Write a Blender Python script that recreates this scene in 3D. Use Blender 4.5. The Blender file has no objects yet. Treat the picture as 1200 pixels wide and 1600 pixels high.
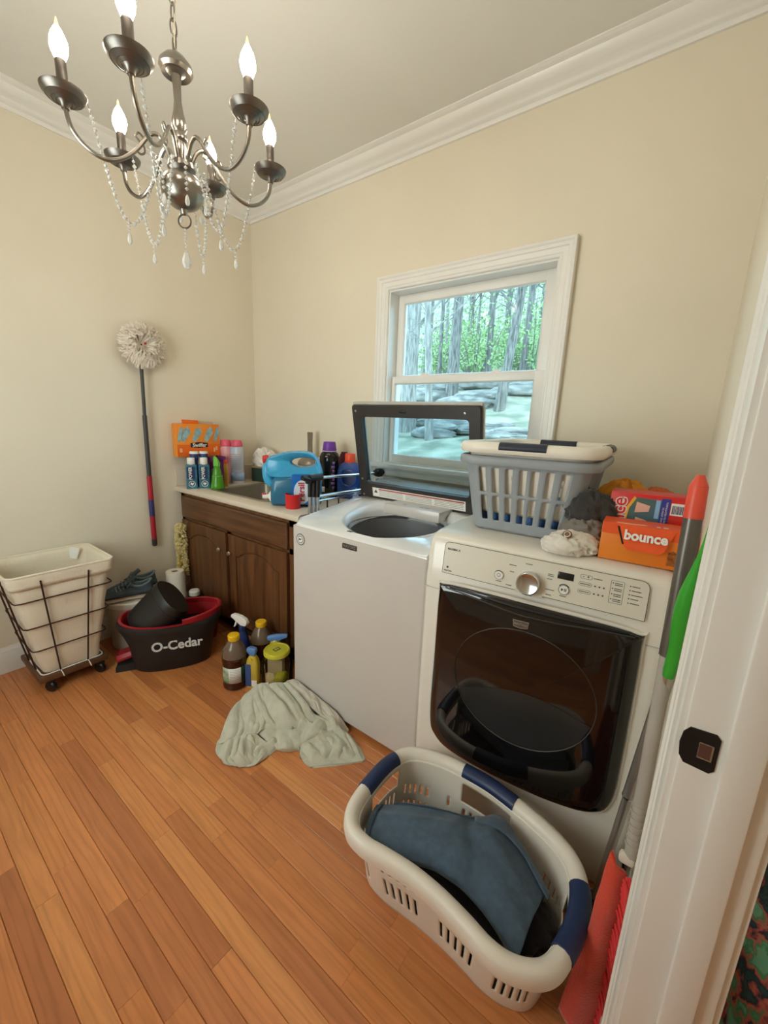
import bpy, bmesh, math, random
from mathutils import Vector, Matrix, noise
PI = math.pi
RNG = random.Random(11)
scene = bpy.context.scene
col = scene.collection

# ---------------------------------------------------------------- camera
cam_d = bpy.data.cameras.new('camera')
cam_d.sensor_fit = 'VERTICAL'
cam_d.sensor_height = 36.0
cam_d.sensor_width = 27.0
cam_d.lens = 636.1354 / 1600 * 36.0
cam_d.clip_start = 0.02
cam_d.clip_end = 200
cam = bpy.data.objects.new('camera', cam_d)
col.objects.link(cam)
_r = Vector((0.79877617, 0.60036141, 0.03902318))
_u = Vector((-0.15919167, 0.14836142, 0.97603632))
_w = Vector((-0.58018501, 0.78584672, -0.2140801))
cam.matrix_world = Matrix(((_r.x, _u.x, -_w.x, 2.608), (_r.y, _u.y, -_w.y, -1.89541),
                           (_r.z, _u.z, -_w.z, 1.31214), (0, 0, 0, 1)))
scene.camera = cam

# ---------------------------------------------------------------- world and exposure
world = bpy.data.worlds.new('overcast_sky')
scene.world = world
world.use_nodes = True
_bg = world.node_tree.nodes['Background']
_bg.inputs['Color'].default_value = (0.52, 0.80, 1.0, 1)
_bg.inputs['Strength'].default_value = 4.5
scene.view_settings.view_transform = 'Standard'
scene.view_settings.look = 'None'
scene.view_settings.gamma = 1.0
scene.view_settings.use_curve_mapping = False
scene.view_settings.exposure = 0.2
BULB_STRENGTH = 80.0
HALL_STRENGTH = 34.0
FILL_LIGHT = 19.0  # power of the added fill light behind the viewer
scene.cycles.use_denoising = True
scene.cycles.max_bounces = 7
scene.cycles.diffuse_bounces = 4
scene.cycles.glossy_bounces = 3
scene.cycles.transmission_bounces = 4
scene.cycles.transparent_max_bounces = 6
scene.cycles.use_light_tree = False
scene.cycles.use_adaptive_sampling = True
scene.cycles.adaptive_threshold = 0.06
# added warm fill light, just outside a made-up window behind the viewer
_al = bpy.data.lights.new('added_fill_light', 'AREA')
_al.shape = 'RECTANGLE'
_al.size = 0.95
_al.size_y = 1.2
_al.energy = FILL_LIGHT
_al.color = (1.0, 0.755, 0.52)
_alo = bpy.data.objects.new('added_fill_light', _al)
col.objects.link(_alo)
_alo.location = (1.225, -2.56, 1.35)
_alo.rotation_euler = (math.radians(90), 0, 0)

# ---------------------------------------------------------------- helpers
def lin(c):
    out = []
    for v in c[:3]:
        v = v / 255.0
        out.append(v / 12.92 if v <= 0.04045 else ((v + 0.055) / 1.055) ** 2.4)
    return tuple(out) + (1.0,)

def node(nt, t, **kw):
    n = nt.nodes.new(t)
    for k, v in kw.items():
        setattr(n, k, v)
    return n

MATS = {}
def mat(name, rgb=(200, 200, 200), rough=0.5, metal=0.0, var=0.06, vscale=9.0, bump=0.0, bscale=90.0,
        coat=0.0, trans=0.0, ior=1.45, emit=0.0, stretch=(1, 1, 1), sheen=0.0, rgb2=None, alpha=1.0, spec=0.5):
    """procedural principled material: noise-varied colour, optional noise bump"""
    if name in MATS:
        return MATS[name]
    m = bpy.data.materials.new(name)
    m.use_nodes = True
    nt = m.node_tree
    b = nt.nodes['Principled BSDF']
    tc = node(nt, 'ShaderNodeTexCoord')
    mp = node(nt, 'ShaderNodeMapping')
    mp.inputs['Scale'].default_value = stretch
    nt.links.new(tc.outputs['Object'], mp.inputs['Vector'])
    nz = node(nt, 'ShaderNodeTexNoise')
    nz.inputs['Scale'].default_value = vscale
    nz.inputs['Detail'].default_value = 4
    nt.links.new(mp.outputs['Vector'], nz.inputs['Vector'])
    cr = node(nt, 'ShaderNodeValToRGB')
    c = lin(rgb)
    if rgb2 is not None:
        c0, c1 = lin(rgb2), c
    else:
        c0 = tuple(max(0, x * (1 - var)) for x in c[:3]) + (1,)
        c1 = tuple(min(1, x * (1 + var)) for x in c[:3]) + (1,)
    cr.color_ramp.elements[0].position = 0.35
    cr.color_ramp.elements[1].position = 0.65
    cr.color_ramp.elements[0].color = c0
    cr.color_ramp.elements[1].color = c1
    nt.links.new(nz.outputs['Fac'], cr.inputs['Fac'])
    nt.links.new(cr.outputs['Color'], b.inputs['Base Color'])
    b.inputs['Roughness'].default_value = rough
    b.inputs['Metallic'].default_value = metal
    b.inputs['Coat Weight'].default_value = coat
    b.inputs['Coat Roughness'].default_value = 0.08
    b.inputs['Transmission Weight'].default_value = trans
    b.inputs['IOR'].default_value = ior
    b.inputs['Specular IOR Level'].default_value = spec
    b.inputs['Sheen Weight'].default_value = sheen
    b.inputs['Alpha'].default_value = alpha
    if emit:
        b.inputs['Emission Color'].default_value = c
        b.inputs['Emission Strength'].default_value = emit
    if bump:
        n2 = node(nt, 'ShaderNodeTexNoise')
        n2.inputs['Scale'].default_value = bscale
        n2.inputs['Detail'].default_value = 3
        nt.links.new(mp.outputs['Vector'], n2.inputs['Vector'])
        bp = node(nt, 'ShaderNodeBump')
        bp.inputs['Strength'].default_value = bump
        bp.inputs['Distance'].default_value = 0.004
        nt.links.new(n2.outputs['Fac'], bp.inputs['Height'])
        nt.links.new(bp.outputs['Normal'], b.inputs['Normal'])
    MATS[name] = m
    return m

def glass_mat(name, tint=(255, 255, 255), refl=0.12, rough=0.0):
    """thin clear sheet: transparent with fresnel reflection (lets light through)"""
    if name in MATS:
        return MATS[name]
    m = bpy.data.materials.new(name)
    m.use_nodes = True
    nt = m.node_tree
    nt.nodes.clear()
    out = node(nt, 'ShaderNodeOutputMaterial')
    mix = node(nt, 'ShaderNodeMixShader')
    tr = node(nt, 'ShaderNodeBsdfTransparent')
    gl = node(nt, 'ShaderNodeBsdfGlossy')
    fr = node(nt, 'ShaderNodeLayerWeight')
    fr.inputs['Blend'].default_value = refl
    tr.inputs['Color'].default_value = lin(tint)
    gl.inputs['Roughness'].default_value = rough
    nt.links.new(fr.outputs['Fresnel'], mix.inputs['Fac'])
    nt.links.new(tr.outputs[0], mix.inputs[1])
    nt.links.new(gl.outputs[0], mix.inputs[2])
    nt.links.new(mix.outputs[0], out.inputs['Surface'])
    MATS[name] = m
    return m

def catmull(pts, n, closed=False):
    pts = [Vector(p) for p in pts]
    out = []
    L = len(pts)
    segs = L if closed else L - 1
    for i in range(segs):
        if closed:
            p0, p1, p2, p3 = pts[(i - 1) % L], pts[i], pts[(i + 1) % L], pts[(i + 2) % L]
        else:
            p0, p1, p2, p3 = pts[max(i - 1, 0)], pts[i], pts[i + 1], pts[min(i + 2, L - 1)]
        for k in range(n):
            t = k / n
            out.append(0.5 * ((2 * p1) + (p2 - p0) * t + (2 * p0 - 5 * p1 + 4 * p2 - p3) * t * t
                              + (3 * p1 - p0 - 3 * p2 + p3) * t ** 3))
    if not closed:
        out.append(pts[-1].copy())
    return out

class MB:
    def __init__(self):
        self.v, self.f = [], []
    def add(self, vs, fs, M=None):
        o = len(self.v)
        for p in vs:
            p = Vector(p)
            if M is not None:
                p = M @ p
            self.v.append(p)
        for q in fs:
            self.f.append(tuple(i + o for i in q))
        return self
    def bm(self, b, M=None):
        b.verts.index_update()
        self.add([v.co.copy() for v in b.verts], [[v.index for v in f.verts] for f in b.faces], M)
        b.free()
        return self
    def box(self, x0, y0, z0, x1, y1, z1, r=0.0, seg=2, M=None):
        b = bmesh.new()
        bmesh.ops.create_cube(b, size=1)
        bmesh.ops.scale(b, vec=(x1 - x0, y1 - y0, z1 - z0), verts=b.verts)
        bmesh.ops.translate(b, vec=((x0 + x1) / 2, (y0 + y1) / 2, (z0 + z1) / 2), verts=b.verts)
        if r:
            bmesh.ops.bevel(b, geom=list(b.edges), offset=r, segments=seg, profile=0.5, affect='EDGES')
        return self.bm(b, M)
    def loft(self, rings, cap0=True, cap1=True, closed=True, M=None):
        n = len(rings[0])
        vs = [p for r in rings for p in r]
        fs = []
        for i in range(len(rings) - 1):
            for j in range(n if closed else n - 1):
                a, b = i * n + j, i * n + (j + 1) % n
                fs.append((a, b, b + n, a + n))
        if cap0:
            fs.append(tuple(range(n))[::-1])
        if cap1:
            fs.append(tuple((len(rings) - 1) * n + j for j in range(n)))
        return self.add(vs, fs, M)
    def tube(self, path, r, seg=8, closed=False, cap=True, flat=1.0, M=None):
        P = [Vector(p) for p in path]
        L = len(P)
        rr = r if isinstance(r, (list, tuple)) else [r] * L
        rings = []
        nprev = None
        for i in range(L):
            if closed:
                t = P[(i + 1) % L] - P[(i - 1) % L]
            else:
                t = P[min(i + 1, L - 1)] - P[max(i - 1, 0)]
            if t.length < 1e-9:
                t = Vector((0, 0, 1))
            t.normalize()
            if nprev is None:
                ref = Vector((0, 0, 1)) if abs(t.z) < 0.9 else Vector((1, 0, 0))
                nn = t.cross(ref).normalized()
            else:
                nn = nprev - t * nprev.dot(t)
                nn = nn.normalized() if nn.length > 1e-6 else t.orthogonal().normalized()
            nprev = nn
            bb = t.cross(nn)
            rings.append([P[i] + nn * (math.cos(2 * PI * k / seg) * rr[i]) + bb * (math.sin(2 * PI * k / seg) * rr[i] * flat)
                          for k in range(seg)])
        if closed:
            rings.append(rings[0])
            return self.loft(rings, False, False, M=M)
        return self.loft(rings, cap, cap, M=M)
    def lathe(self, prof, seg=24, c=(0, 0), sx=1.0, sy=1.0, a0=0.0, a1=None, cap=True, M=None):
        full = a1 is None
        n = seg if full else seg + 1
        span = 2 * PI if full else a1 - a0
        rings = []
        for r, z in prof:
            rings.append([Vector((c[0] + r * sx * math.cos(a0 + span * k / seg), c[1] + r * sy * math.sin(a0 + span * k / seg), z))
                          for k in range(n)])
        return self.loft(rings, cap and full, cap and full, closed=full, M=M)
    def prism(self, poly, d0, d1, axis='y', M=None):
        """extrude a 2D polygon; axis y: poly is (x,z); axis x: poly is (y,z); axis z: poly is (x,y)"""
        f = {'y': lambda p, d: (p[0], d, p[1]), 'x': lambda p, d: (d, p[0], p[1]), 'z': lambda p, d: (p[0], p[1], d)}[axis]
        return self.loft([[f(p, d0) for p in poly], [f(p, d1) for p in poly]], M=M)
    def build(self, name, m, parent=None, smooth=38, loc=None, rot=None, solid=0.0, sub=0, off=-1.0):
        me = bpy.data.meshes.new(name)
        me.from_pydata([tuple(p) for p in self.v], [], self.f)
        b = bmesh.new()
        b.from_mesh(me)
        bmesh.ops.recalc_face_normals(b, faces=b.faces)
        b.to_mesh(me)
        b.free()
        if smooth:
            for p in me.polygons:
                p.use_smooth = True
            me.set_sharp_from_angle(angle=math.radians(smooth))
        me.materials.append(m)
        o = bpy.data.objects.new(name, me)
        col.objects.link(o)
        if parent is not None:
            o.parent = parent
        if loc is not None:
            o.location = loc
        if rot is not None:
            o.rotation_euler = rot
        if solid:
            s = o.modifiers.new('thickness', 'SOLIDIFY')
            s.thickness = solid
            s.offset = off
        if sub:
            s = o.modifiers.new('smooth', 'SUBSURF')
            s.levels = sub
            s.render_levels = sub
        return o

def thing(name, label, cat, loc=(0, 0, 0), rz=0.0, group=None, rot=None):
    o = bpy.data.objects.new(name, None)
    o.empty_display_size = 0.05
    col.objects.link(o)
    o.location = loc
    o.rotation_euler = rot if rot else (0, 0, rz)
    o['label'] = label
    o['category'] = cat
    if group:
        o['group'] = group
    return o

def tag(o, label, cat, group=None, kind=None):
    o['label'] = label
    o['category'] = cat
    if group:
        o['group'] = group
    if kind:
        o['kind'] = kind
    return o

def struct(o, label=None):
    o['kind'] = 'structure'
    if label:
        o['label'] = label
    return o

def root(name, loc=(0, 0, 0), rz=0.0):
    o = bpy.data.objects.new(name, None)
    o.empty_display_size = 0.05
    col.objects.link(o)
    o.location = loc
    o.rotation_euler = (0, 0, rz)
    return o

def text(s, size, m, parent, loc, rot=(PI / 2, 0, 0), name='lettering', ext=0.0006, sx=1.0, align='CENTER', bold=0.0, shear=0.0):
    cu = bpy.data.curves.new('txt', 'FONT')
    cu.body = s
    cu.size = size
    cu.extrude = ext
    cu.align_x = align
    cu.align_y = 'CENTER'
    cu.offset = bold
    cu.shear = shear
    cu.resolution_u = 3
    tmp = bpy.data.objects.new('txt', cu)
    col.objects.link(tmp)
    dg = bpy.context.evaluated_depsgraph_get()
    me = bpy.data.meshes.new_from_object(tmp.evaluated_get(dg))
    bpy.data.objects.remove(tmp)
    bpy.data.curves.remove(cu)
    me.name = name
    me.materials.clear()
    me.materials.append(m)
    o = bpy.data.objects.new(name, me)
    col.objects.link(o)
    o.parent = parent
    o.location = loc
    o.rotation_euler = rot
    o.scale = (sx, 1, 1)
    return o

def patch(ctrl, nu, nv, wob=0.0, wscale=12.0, seed=0, crease=0.0, cscale=11.0):
    """smooth surface through rows of control points; crease adds ridged wrinkles along z"""
    rows = [catmull(r, nu) for r in ctrl]
    n = len(rows[0])
    cols = [catmull([r[i] for r in rows], nv) for i in range(n)]
    mv = len(cols[0])
    vs = []
    for i in range(n):
        for j in range(mv):
            p = cols[i][j].copy()
            if wob:
                q = p * wscale + Vector((seed * 3.1, seed * 1.7, seed))
                p += Vector((noise.noise(q), noise.noise(q + Vector((9, 0, 0))), noise.noise(q + Vector((0, 9, 0))))) * wob
            if crease:
                uu, vv = i / n, j / mv
                wq = noise.noise(Vector((uu * 1.5 + seed, vv * 1.5, seed * 2.1)))
                c1 = noise.noise(Vector((uu * cscale + wq * 1.2 + seed * 3.3, vv * cscale * 0.28, seed * .7)))
                c2 = noise.noise(Vector((uu * cscale * 2.1 + wq * 2 - seed * 1.7, vv * cscale * 0.6, seed * 1.3)))
                e = min(1.0, 4.0 * min(i, n - 1 - i) / n + 0.25) * min(1.0, 4.0 * min(j, mv - 1 - j) / mv + 0.25)
                p.z = max(0.004, p.z + crease * e * ((3.2 * abs(c1) - 1) * 0.8 + (3.0 * abs(c2) - 1) * 0.25))
            vs.append(p)
    fs = [(i * mv + j, (i + 1) * mv + j, (i + 1) * mv + j + 1, i * mv + j + 1) for i in range(n - 1) for j in range(mv - 1)]
    return MB().add(vs, fs)

def sstep(a, b, x):
    t = min(1, max(0, (x - a) / (b - a)))
    return t * t * (3 - 2 * t)

def rrect(hx, hy, r, n=5, cx=0.0, cy=0.0):
    """rounded rectangle loop in xy"""
    out = []
    for (sx, sy, a0) in ((1, 1, 0), (-1, 1, PI / 2), (-1, -1, PI), (1, -1, 3 * PI / 2)):
        for k in range(n + 1):
            a = a0 + PI / 2 * k / n
            out.append((cx + sx * (hx - r) + r * math.cos(a), cy + sy * (hy - r) + r * math.sin(a)))
    return out
# ================================================================ materials of the room
WALL = mat('cream_wall_paint', (230, 220, 200), 0.62, var=0.015, vscale=2.5, bump=0.12, bscale=260)
CEIL = mat('white_ceiling_paint', (226, 223, 216), 0.7, var=0.015, vscale=2, bump=0.1, bscale=200)
TRIM = mat('white_trim_gloss', (236, 233, 228), 0.32, var=0.015, vscale=6)
WHITE = mat('white_plastic', (238, 236, 230), 0.35, var=0.02)
BLACK = mat('black_plastic', (22, 22, 24), 0.38, var=0.1)
CHROME = mat('chrome_metal', (205, 208, 212), 0.16, metal=1.0, var=0.03)
PANE = glass_mat('clear_window_glass', (244, 250, 250), 0.1)

def plank_material():
    m = bpy.data.materials.new('oak_plank')
    m.use_nodes = True
    nt = m.node_tree
    b = nt.nodes['Principled BSDF']
    geo = node(nt, 'ShaderNodeNewGeometry')
    oi = node(nt, 'ShaderNodeObjectInfo')
    off = node(nt, 'ShaderNodeVectorMath', operation='SCALE')
    comb = node(nt, 'ShaderNodeCombineXYZ')
    nt.links.new(oi.outputs['Random'], comb.inputs['X'])
    nt.links.new(oi.outputs['Random'], comb.inputs['Z'])
    nt.links.new(comb.outputs[0], off.inputs[0])
    off.inputs['Scale'].default_value = 37.0
    add = node(nt, 'ShaderNodeVectorMath', operation='ADD')
    nt.links.new(geo.outputs['Position'], add.inputs[0])
    nt.links.new(off.outputs[0], add.inputs[1])
    mp = node(nt, 'ShaderNodeMapping')
    mp.inputs['Scale'].default_value = (2.2, 24, 1)
    nt.links.new(add.outputs[0], mp.inputs['Vector'])
    nz = node(nt, 'ShaderNodeTexNoise')
    nz.inputs['Scale'].default_value = 1.6
    nz.inputs['Detail'].default_value = 6
    nz.inputs['Distortion'].default_value = 1.6
    nt.links.new(mp.outputs[0], nz.inputs['Vector'])
    mp2 = node(nt, 'ShaderNodeMapping')
    mp2.inputs['Scale'].default_value = (1.1, 13, 1)
    nt.links.new(add.outputs[0], mp2.inputs['Vector'])
    wv = node(nt, 'ShaderNodeTexWave', wave_type='BANDS', bands_direction='Y')
    wv.inputs['Scale'].default_value = 1.1
    wv.inputs['Distortion'].default_value = 11.0
    wv.inputs['Detail'].default_value = 2.5
    wv.inputs['Detail Scale'].default_value = 1.3
    nt.links.new(mp2.outputs[0], wv.inputs['Vector'])
    wr_ = node(nt, 'ShaderNodeValToRGB')
    wr_.color_ramp.elements[0].position = 0.02
    wr_.color_ramp.elements[0].color = (0.70, 0.64, 0.58, 1)
    wr_.color_ramp.elements[1].position = 0.40
    wr_.color_ramp.elements[1].color = (1, 1, 1, 1)
    nt.links.new(wv.outputs['Fac'], wr_.inputs['Fac'])
    grain = node(nt, 'ShaderNodeValToRGB')
    e = grain.color_ramp.elements
    e[0].position = 0.30
    e[0].color = (0.60, 0.56, 0.52, 1)
    e[1].position = 0.62
    e[1].color = (1, 1, 1, 1)
    nt.links.new(nz.outputs['Fac'], grain.inputs['Fac'])
    tone = node(nt, 'ShaderNodeValToRGB')
    cols = [(0.0, (184, 112, 66)), (0.2, (208, 132, 78)), (0.45, (220, 142, 84)), (0.7, (210, 132, 72)), (1.0, (236, 166, 104))]
    tr = tone.color_ramp
    tr.elements[0].position, tr.elements[0].color = 0.0, lin(cols[0][1])
    tr.elements[1].position, tr.elements[1].color = 1.0, lin(cols[-1][1])
    for p, c in cols[1:-1]:
        k = tr.elements.new(p)
        k.color = lin(c)
    nt.links.new(oi.outputs['Random'], tone.inputs['Fac'])
    mul = node(nt, 'ShaderNodeMixRGB', blend_type='MULTIPLY')
    mul.inputs['Fac'].default_value = 0.42
    nt.links.new(tone.outputs[0], mul.inputs[1])
    nt.links.new(grain.outputs[0], mul.inputs[2])
    mul2 = node(nt, 'ShaderNodeMixRGB', blend_type='MULTIPLY')
    mul2.inputs['Fac'].default_value = 0.38
    nt.links.new(mul.outputs[0], mul2.inputs[1])
    nt.links.new(wr_.outputs[0], mul2.inputs[2])
    nt.links.new(mul2.outputs[0], b.inputs['Base Color'])
    b.inputs['Roughness'].default_value = 0.33
    b.inputs['Coat Weight'].default_value = 0.25
    b.inputs['Coat Roughness'].default_value = 0.2
    bp = node(nt, 'ShaderNodeBump')
    bp.inputs['Strength'].default_value = 0.12
    bp.inputs['Distance'].default_value = 0.002
    nt.links.new(nz.outputs['Fac'], bp.inputs['Height'])
    nt.links.new(bp.outputs[0], b.inputs['Normal'])
    return m
OAK = plank_material()

# ================================================================ room shell
XR, YF, ZC = 2.660, -2.42, 2.655          # right wall face, front wall face, ceiling
HX = 2.757                                 # hall face of the right wall
DJ0, DJ1, DZ = -1.28, -2.06, 2.05         # door opening

fl = struct(MB().box(-0.1, YF - 0.1, -0.06, 4.4, 0.1, -0.012).build('floor', mat('subfloor', (70, 42, 26), 0.8), smooth=0),
            'orange brown oak strip floor of narrow boards')
BW = 0.056
pm = MB()
pm.box(0, 0.0006, -0.012, 1, BW - 0.0006, 0.0)
_b = bmesh.new()
_c = 0.0012
prof = [(0.0004, -0.012), (0.0004, -_c), (_c + 0.0004, 0), (BW - _c - 0.0004, 0), (BW - 0.0004, -_c), (BW - 0.0004, -0.012)]
pm = MB().loft([[(0.0004, y, z) for y, z in prof], [(0.9996, y, z) for y, z in prof]])
plank0 = pm.build('plank', OAK, fl, smooth=0)
pmesh = plank0.data
y_start = -1.4797 + 27 * BW
first = True
row = 0
fixed = {-1.4797: [1.3]}
y = y_start
while y > YF - BW:
    x = -RNG.uniform(0.0, 0.9)
    row += 1
    while x < XR:
        L = RNG.choice([0.32, 0.45, 0.55, 0.62, 0.75, 0.85, 0.95, 1.1])
        x0, x1 = max(x, 0.0), min(x + L, XR + 0.0)
        x += L
        if x1 - x0 < 0.02:
            continue
        if y > -0.02 - BW and False:
            continue
        if first:
            p = plank0
            first = False
        else:
            p = bpy.data.objects.new('plank', pmesh)
            col.objects.link(p)
            p.parent = fl
        p.location = (x0, y, 0)
        p.scale = (x1 - x0, 1, 1)
    y -= BW
# threshold and hall boards joined (outside the room)
hall = MB()
yy = -3.0
while yy < 0.1:
    hall.box(XR, yy + 0.0005, -0.012, 4.4, yy + BW - 0.0005, 0.0)
    yy += BW
ho = hall.build('plank_field', OAK, fl, smooth=0)
ho['kind'] = 'stuff'

struct(MB().box(-0.1, YF - 0.1, ZC, 4.4, 0.14, ZC + 0.1).build('ceiling', CEIL, smooth=0), 'flat white ceiling')
struct(MB().box(-0.12, YF - 0.1, -0.06, 0, 0.14, ZC).build('wall_left', WALL, smooth=0), 'cream painted wall with the mop')
wf = MB()
wf.box(-0.12, YF - 0.12, -0.06, 0.75, YF, ZC).box(1.70, YF - 0.12, -0.06, 4.4, YF, ZC).box(0.75, YF - 0.12, -0.06, 1.70, YF, 0.75).box(0.75, YF - 0.12, 1.95, 1.70, YF, ZC)
struct(wf.build('wall_front', WALL, smooth=0), 'cream wall opposite the window')
# window wall with its hole
WX0, WX1, WZ0, WZ1 = 1.188, 2.052, 1.085, 1.998
wb = MB()
wb.box(0, 0, -0.06, WX0, 0.14, ZC).box(WX1, 0, -0.06, 4.4, 0.14, ZC)
wb.box(WX0, 0, -0.06, WX1, 0.14, WZ0).box(WX0, 0, WZ1, WX1, 0.14, ZC)
struct(wb.build('wall_back', WALL, smooth=0), 'cream painted wall with the window')
wr = MB()
wr.box(XR, DJ0 + 0.015, -0.06, HX, 0.0, ZC).box(XR, YF, -0.06, HX, DJ1 - 0.015, ZC).box(XR, DJ1 - 0.015, DZ + 0.015, HX, DJ0 + 0.015, ZC)
struct(wr.build('wall_right', WALL, smooth=0), 'cream wall with the doorway')
struct(MB().box(4.401, YF - 0.12, -0.06, 4.5, 0.14, ZC).build('wall_hall', WALL, smooth=0), 'cream far wall of the hall')
# made-up window behind the viewer, added to let the fill light in
W2X0, W2X1, W2Z0, W2Z1 = 0.75, 1.70, 0.75, 1.95
w2 = struct(root('fill_window', (0, YF, 0)), 'unseen window added behind the viewer for the fill light')
f2 = MB()
for x_ in (W2X0, W2X1 - 0.04):
    f2.box(x_, -0.09, W2Z0, x_ + 0.04, -0.03, W2Z1, 0.004)
for z_ in (W2Z0, 1.33, W2Z1 - 0.04):
    f2.box(W2X0, -0.09, z_, W2X1, -0.03, z_ + 0.04, 0.004)
f2.build('sash', TRIM, w2)
MB().box(W2X0 + .02, -0.062, W2Z0 + .02, W2X1 - .02, -0.058, W2Z1 - .02).build('pane', PANE, w2, smooth=0)
MB().loft([[(W2X0 - o, y, W2Z0 - o), (W2X1 + o, y, W2Z0 - o), (W2X1 + o, y, W2Z1 + o), (W2X0 - o, y, W2Z1 + o)] for o, y in ((0.0, -0.12), (0.0, 0.012), (0.02, 0.016), (0.06, 0.024), (0.066, 0.0))], False, False).build('casing', TRIM, w2, smooth=30)

# crown moulding, one mitred loop
prof = [(0, 2.571), (0.010, 2.571), (0.013, 2.578), (0.013, 2.586), (0.020, 2.590), (0.026, 2.598), (0.034, 2.606), (0.048, 2.614),
        (0.062, 2.626), (0.070, 2.636), (0.072, 2.640), (0.082, 2.642), (0.086, 2.648), (0.094, 2.650), (0.094, 2.656)]
def room_loop(o, z):
    return [(o, -o, z), (XR - o, -o, z), (XR - o, YF + o, z), (o, YF + o, z)]
cm = MB()
L4 = [room_loop(o, z) for o, z in prof]
cm.loft(L4, False, False)
struct(cm.build('trim_1', TRIM, smooth=50), 'white crown moulding around the ceiling')

# baseboards
def baseboard(name, p0, p1, nx, ny):
    pr = [(0, 0), (0.015, 0), (0.015, 0.095), (0.011, 0.105), (0.011, 0.115), (0.005, 0.125), (0.004, 0.133), (0, 0.135)]
    r0 = [(p0[0] + nx * o, p0[1] + ny * o, z) for o, z in pr]
    r1 = [(p1[0] + nx * o, p1[1] + ny * o, z) for o, z in pr]
    struct(MB().loft([r0, r1]).build(name, TRIM, smooth=30), 'white baseboard at the foot of the wall')
baseboard('baseboard_left', (0, 0), (0, YF), 1, 0)
baseboard('baseboard_front', (0, YF), (XR, YF), 0, 1)
baseboard('baseboard_back', (0, 0), (XR, 0), 0, -1)
baseboard('baseboard_right', (XR, 0), (XR, DJ0 + 0.07), -1, 0)

# ================================================================ window
win = struct(root('window_1', (0, 0, 0)), 'white double hung window looking onto woods')
def sweep_rect(x0, z0, x1, z1, prof):
    """prof: (outward offset, y) swept around a rectangle with mitres"""
    return [[(x0 - o, y, z0 - o), (x1 + o, y, z0 - o), (x1 + o, y, z1 + o), (x0 - o, y, z1 + o)] for o, y in prof]
cp = [(0.0, 0.002), (0.0, -0.010), (0.004, -0.013), (0.012, -0.013), (0.015, -0.016), (0.034, -0.018), (0.038, -0.022), (0.050, -0.023),
      (0.056, -0.028), (0.064, -0.028), (0.067, -0.024), (0.067, 0.002)]
MB().loft(sweep_rect(WX0, WZ0, WX1, WZ1, cp), False, False).build('casing', TRIM, win, smooth=30)
# reveal lining
MB().loft(sweep_rect(WX0, WZ0, WX1, WZ1, [(0.001, 0.0), (-0.008, 0.0), (-0.008, 0.13), (0.001, 0.13)]), False, False).build('jamb_lining', TRIM, win, smooth=0)
MB().box(WX0 - 0.08, -0.05, WZ0 - 0.022, WX1 + 0.08, 0.035, WZ0 + 0.002, 0.004).build('sill', TRIM, win)
def sash(nm, x0, z0, x1, z1, gx0, gz0, gx1, gz1, y0, y1):
    s = MB()
    s.box(x0, y0, z0, gx0, y1, z1, 0.003).box(gx1, y0, z0, x1, y1, z1, 0.003)
    s.box(gx0 - .002, y0, z0, gx1 + .002, y1, gz0, 0.003).box(gx0 - .002, y0, gz1, gx1 + .002, y1, z1, 0.003)
    so = s.build(nm, TRIM, win)
    MB().box(gx0 - 0.004, (y0 + y1) / 2 - 0.002, gz0 - 0.004, gx1 + 0.004, (y0 + y1) / 2 + 0.002, gz1 + 0.004).build('pane', PANE, so, smooth=0)
    g = MB().loft(sweep_rect(gx0, gz0, gx1, gz1, [(0.0, y0 + .001), (-0.005, y0 + 0.012), (0.002, y0 + 0.012)]), False, False)
    g.build('glazing_bead', TRIM, so, smooth=0)
    return so
sash('upper_sash', 1.197, 1.545, 2.043, 1.990, 1.236, 1.572, 1.982, 1.946, 0.075, 0.108)
lo = sash('lower_sash', 1.197, 1.090, 2.043, 1.566, 1.217, 1.133, 1.988, 1.527, 0.040, 0.074)
for x in (1.40, 1.80):
    MB().lathe([(0.026, 1.566), (0.026, 1.572), (0.016, 1.580), (0.0, 1.581)], 16, (x, 0.058), 1, 0.45).build('sash_lock', TRIM, lo)

# ================================================================ doorway
door = struct(root('door_1', (XR, 0, 0)), 'white door frame with black strike plate')
def part_w(mb, name, m, parent, **kw):
    o = mb.build(name, m, parent, **kw)
    o.location = -Vector(parent.location)
    return o
JX0, JX1 = XR - 0.001, HX + 0.001
j = MB()
j.box(JX0, DJ0, 0, JX1, DJ0 + 0.02, DZ + .02, 0.002).box(JX0, DJ1 - 0.02, 0, JX1, DJ1, DZ + .02, 0.002).box(JX0, DJ1, DZ, JX1, DJ0, DZ + 0.02, 0.002)
part_w(j, 'jamb', TRIM, door)
s = MB()
sx0 = XR + 0.042
s.box(sx0, DJ0 - 0.011, 0, sx0 + 0.036, DJ0 + .001, DZ, 0.003).box(sx0, DJ1 - .001, 0, sx0 + 0.036, DJ1 + 0.011, DZ, 0.003)
s.box(sx0, DJ1, DZ - 0.011, sx0 + 0.036, DJ0, DZ + .001, 0.003)
part_w(s, 'door_stop', TRIM, door)
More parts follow.
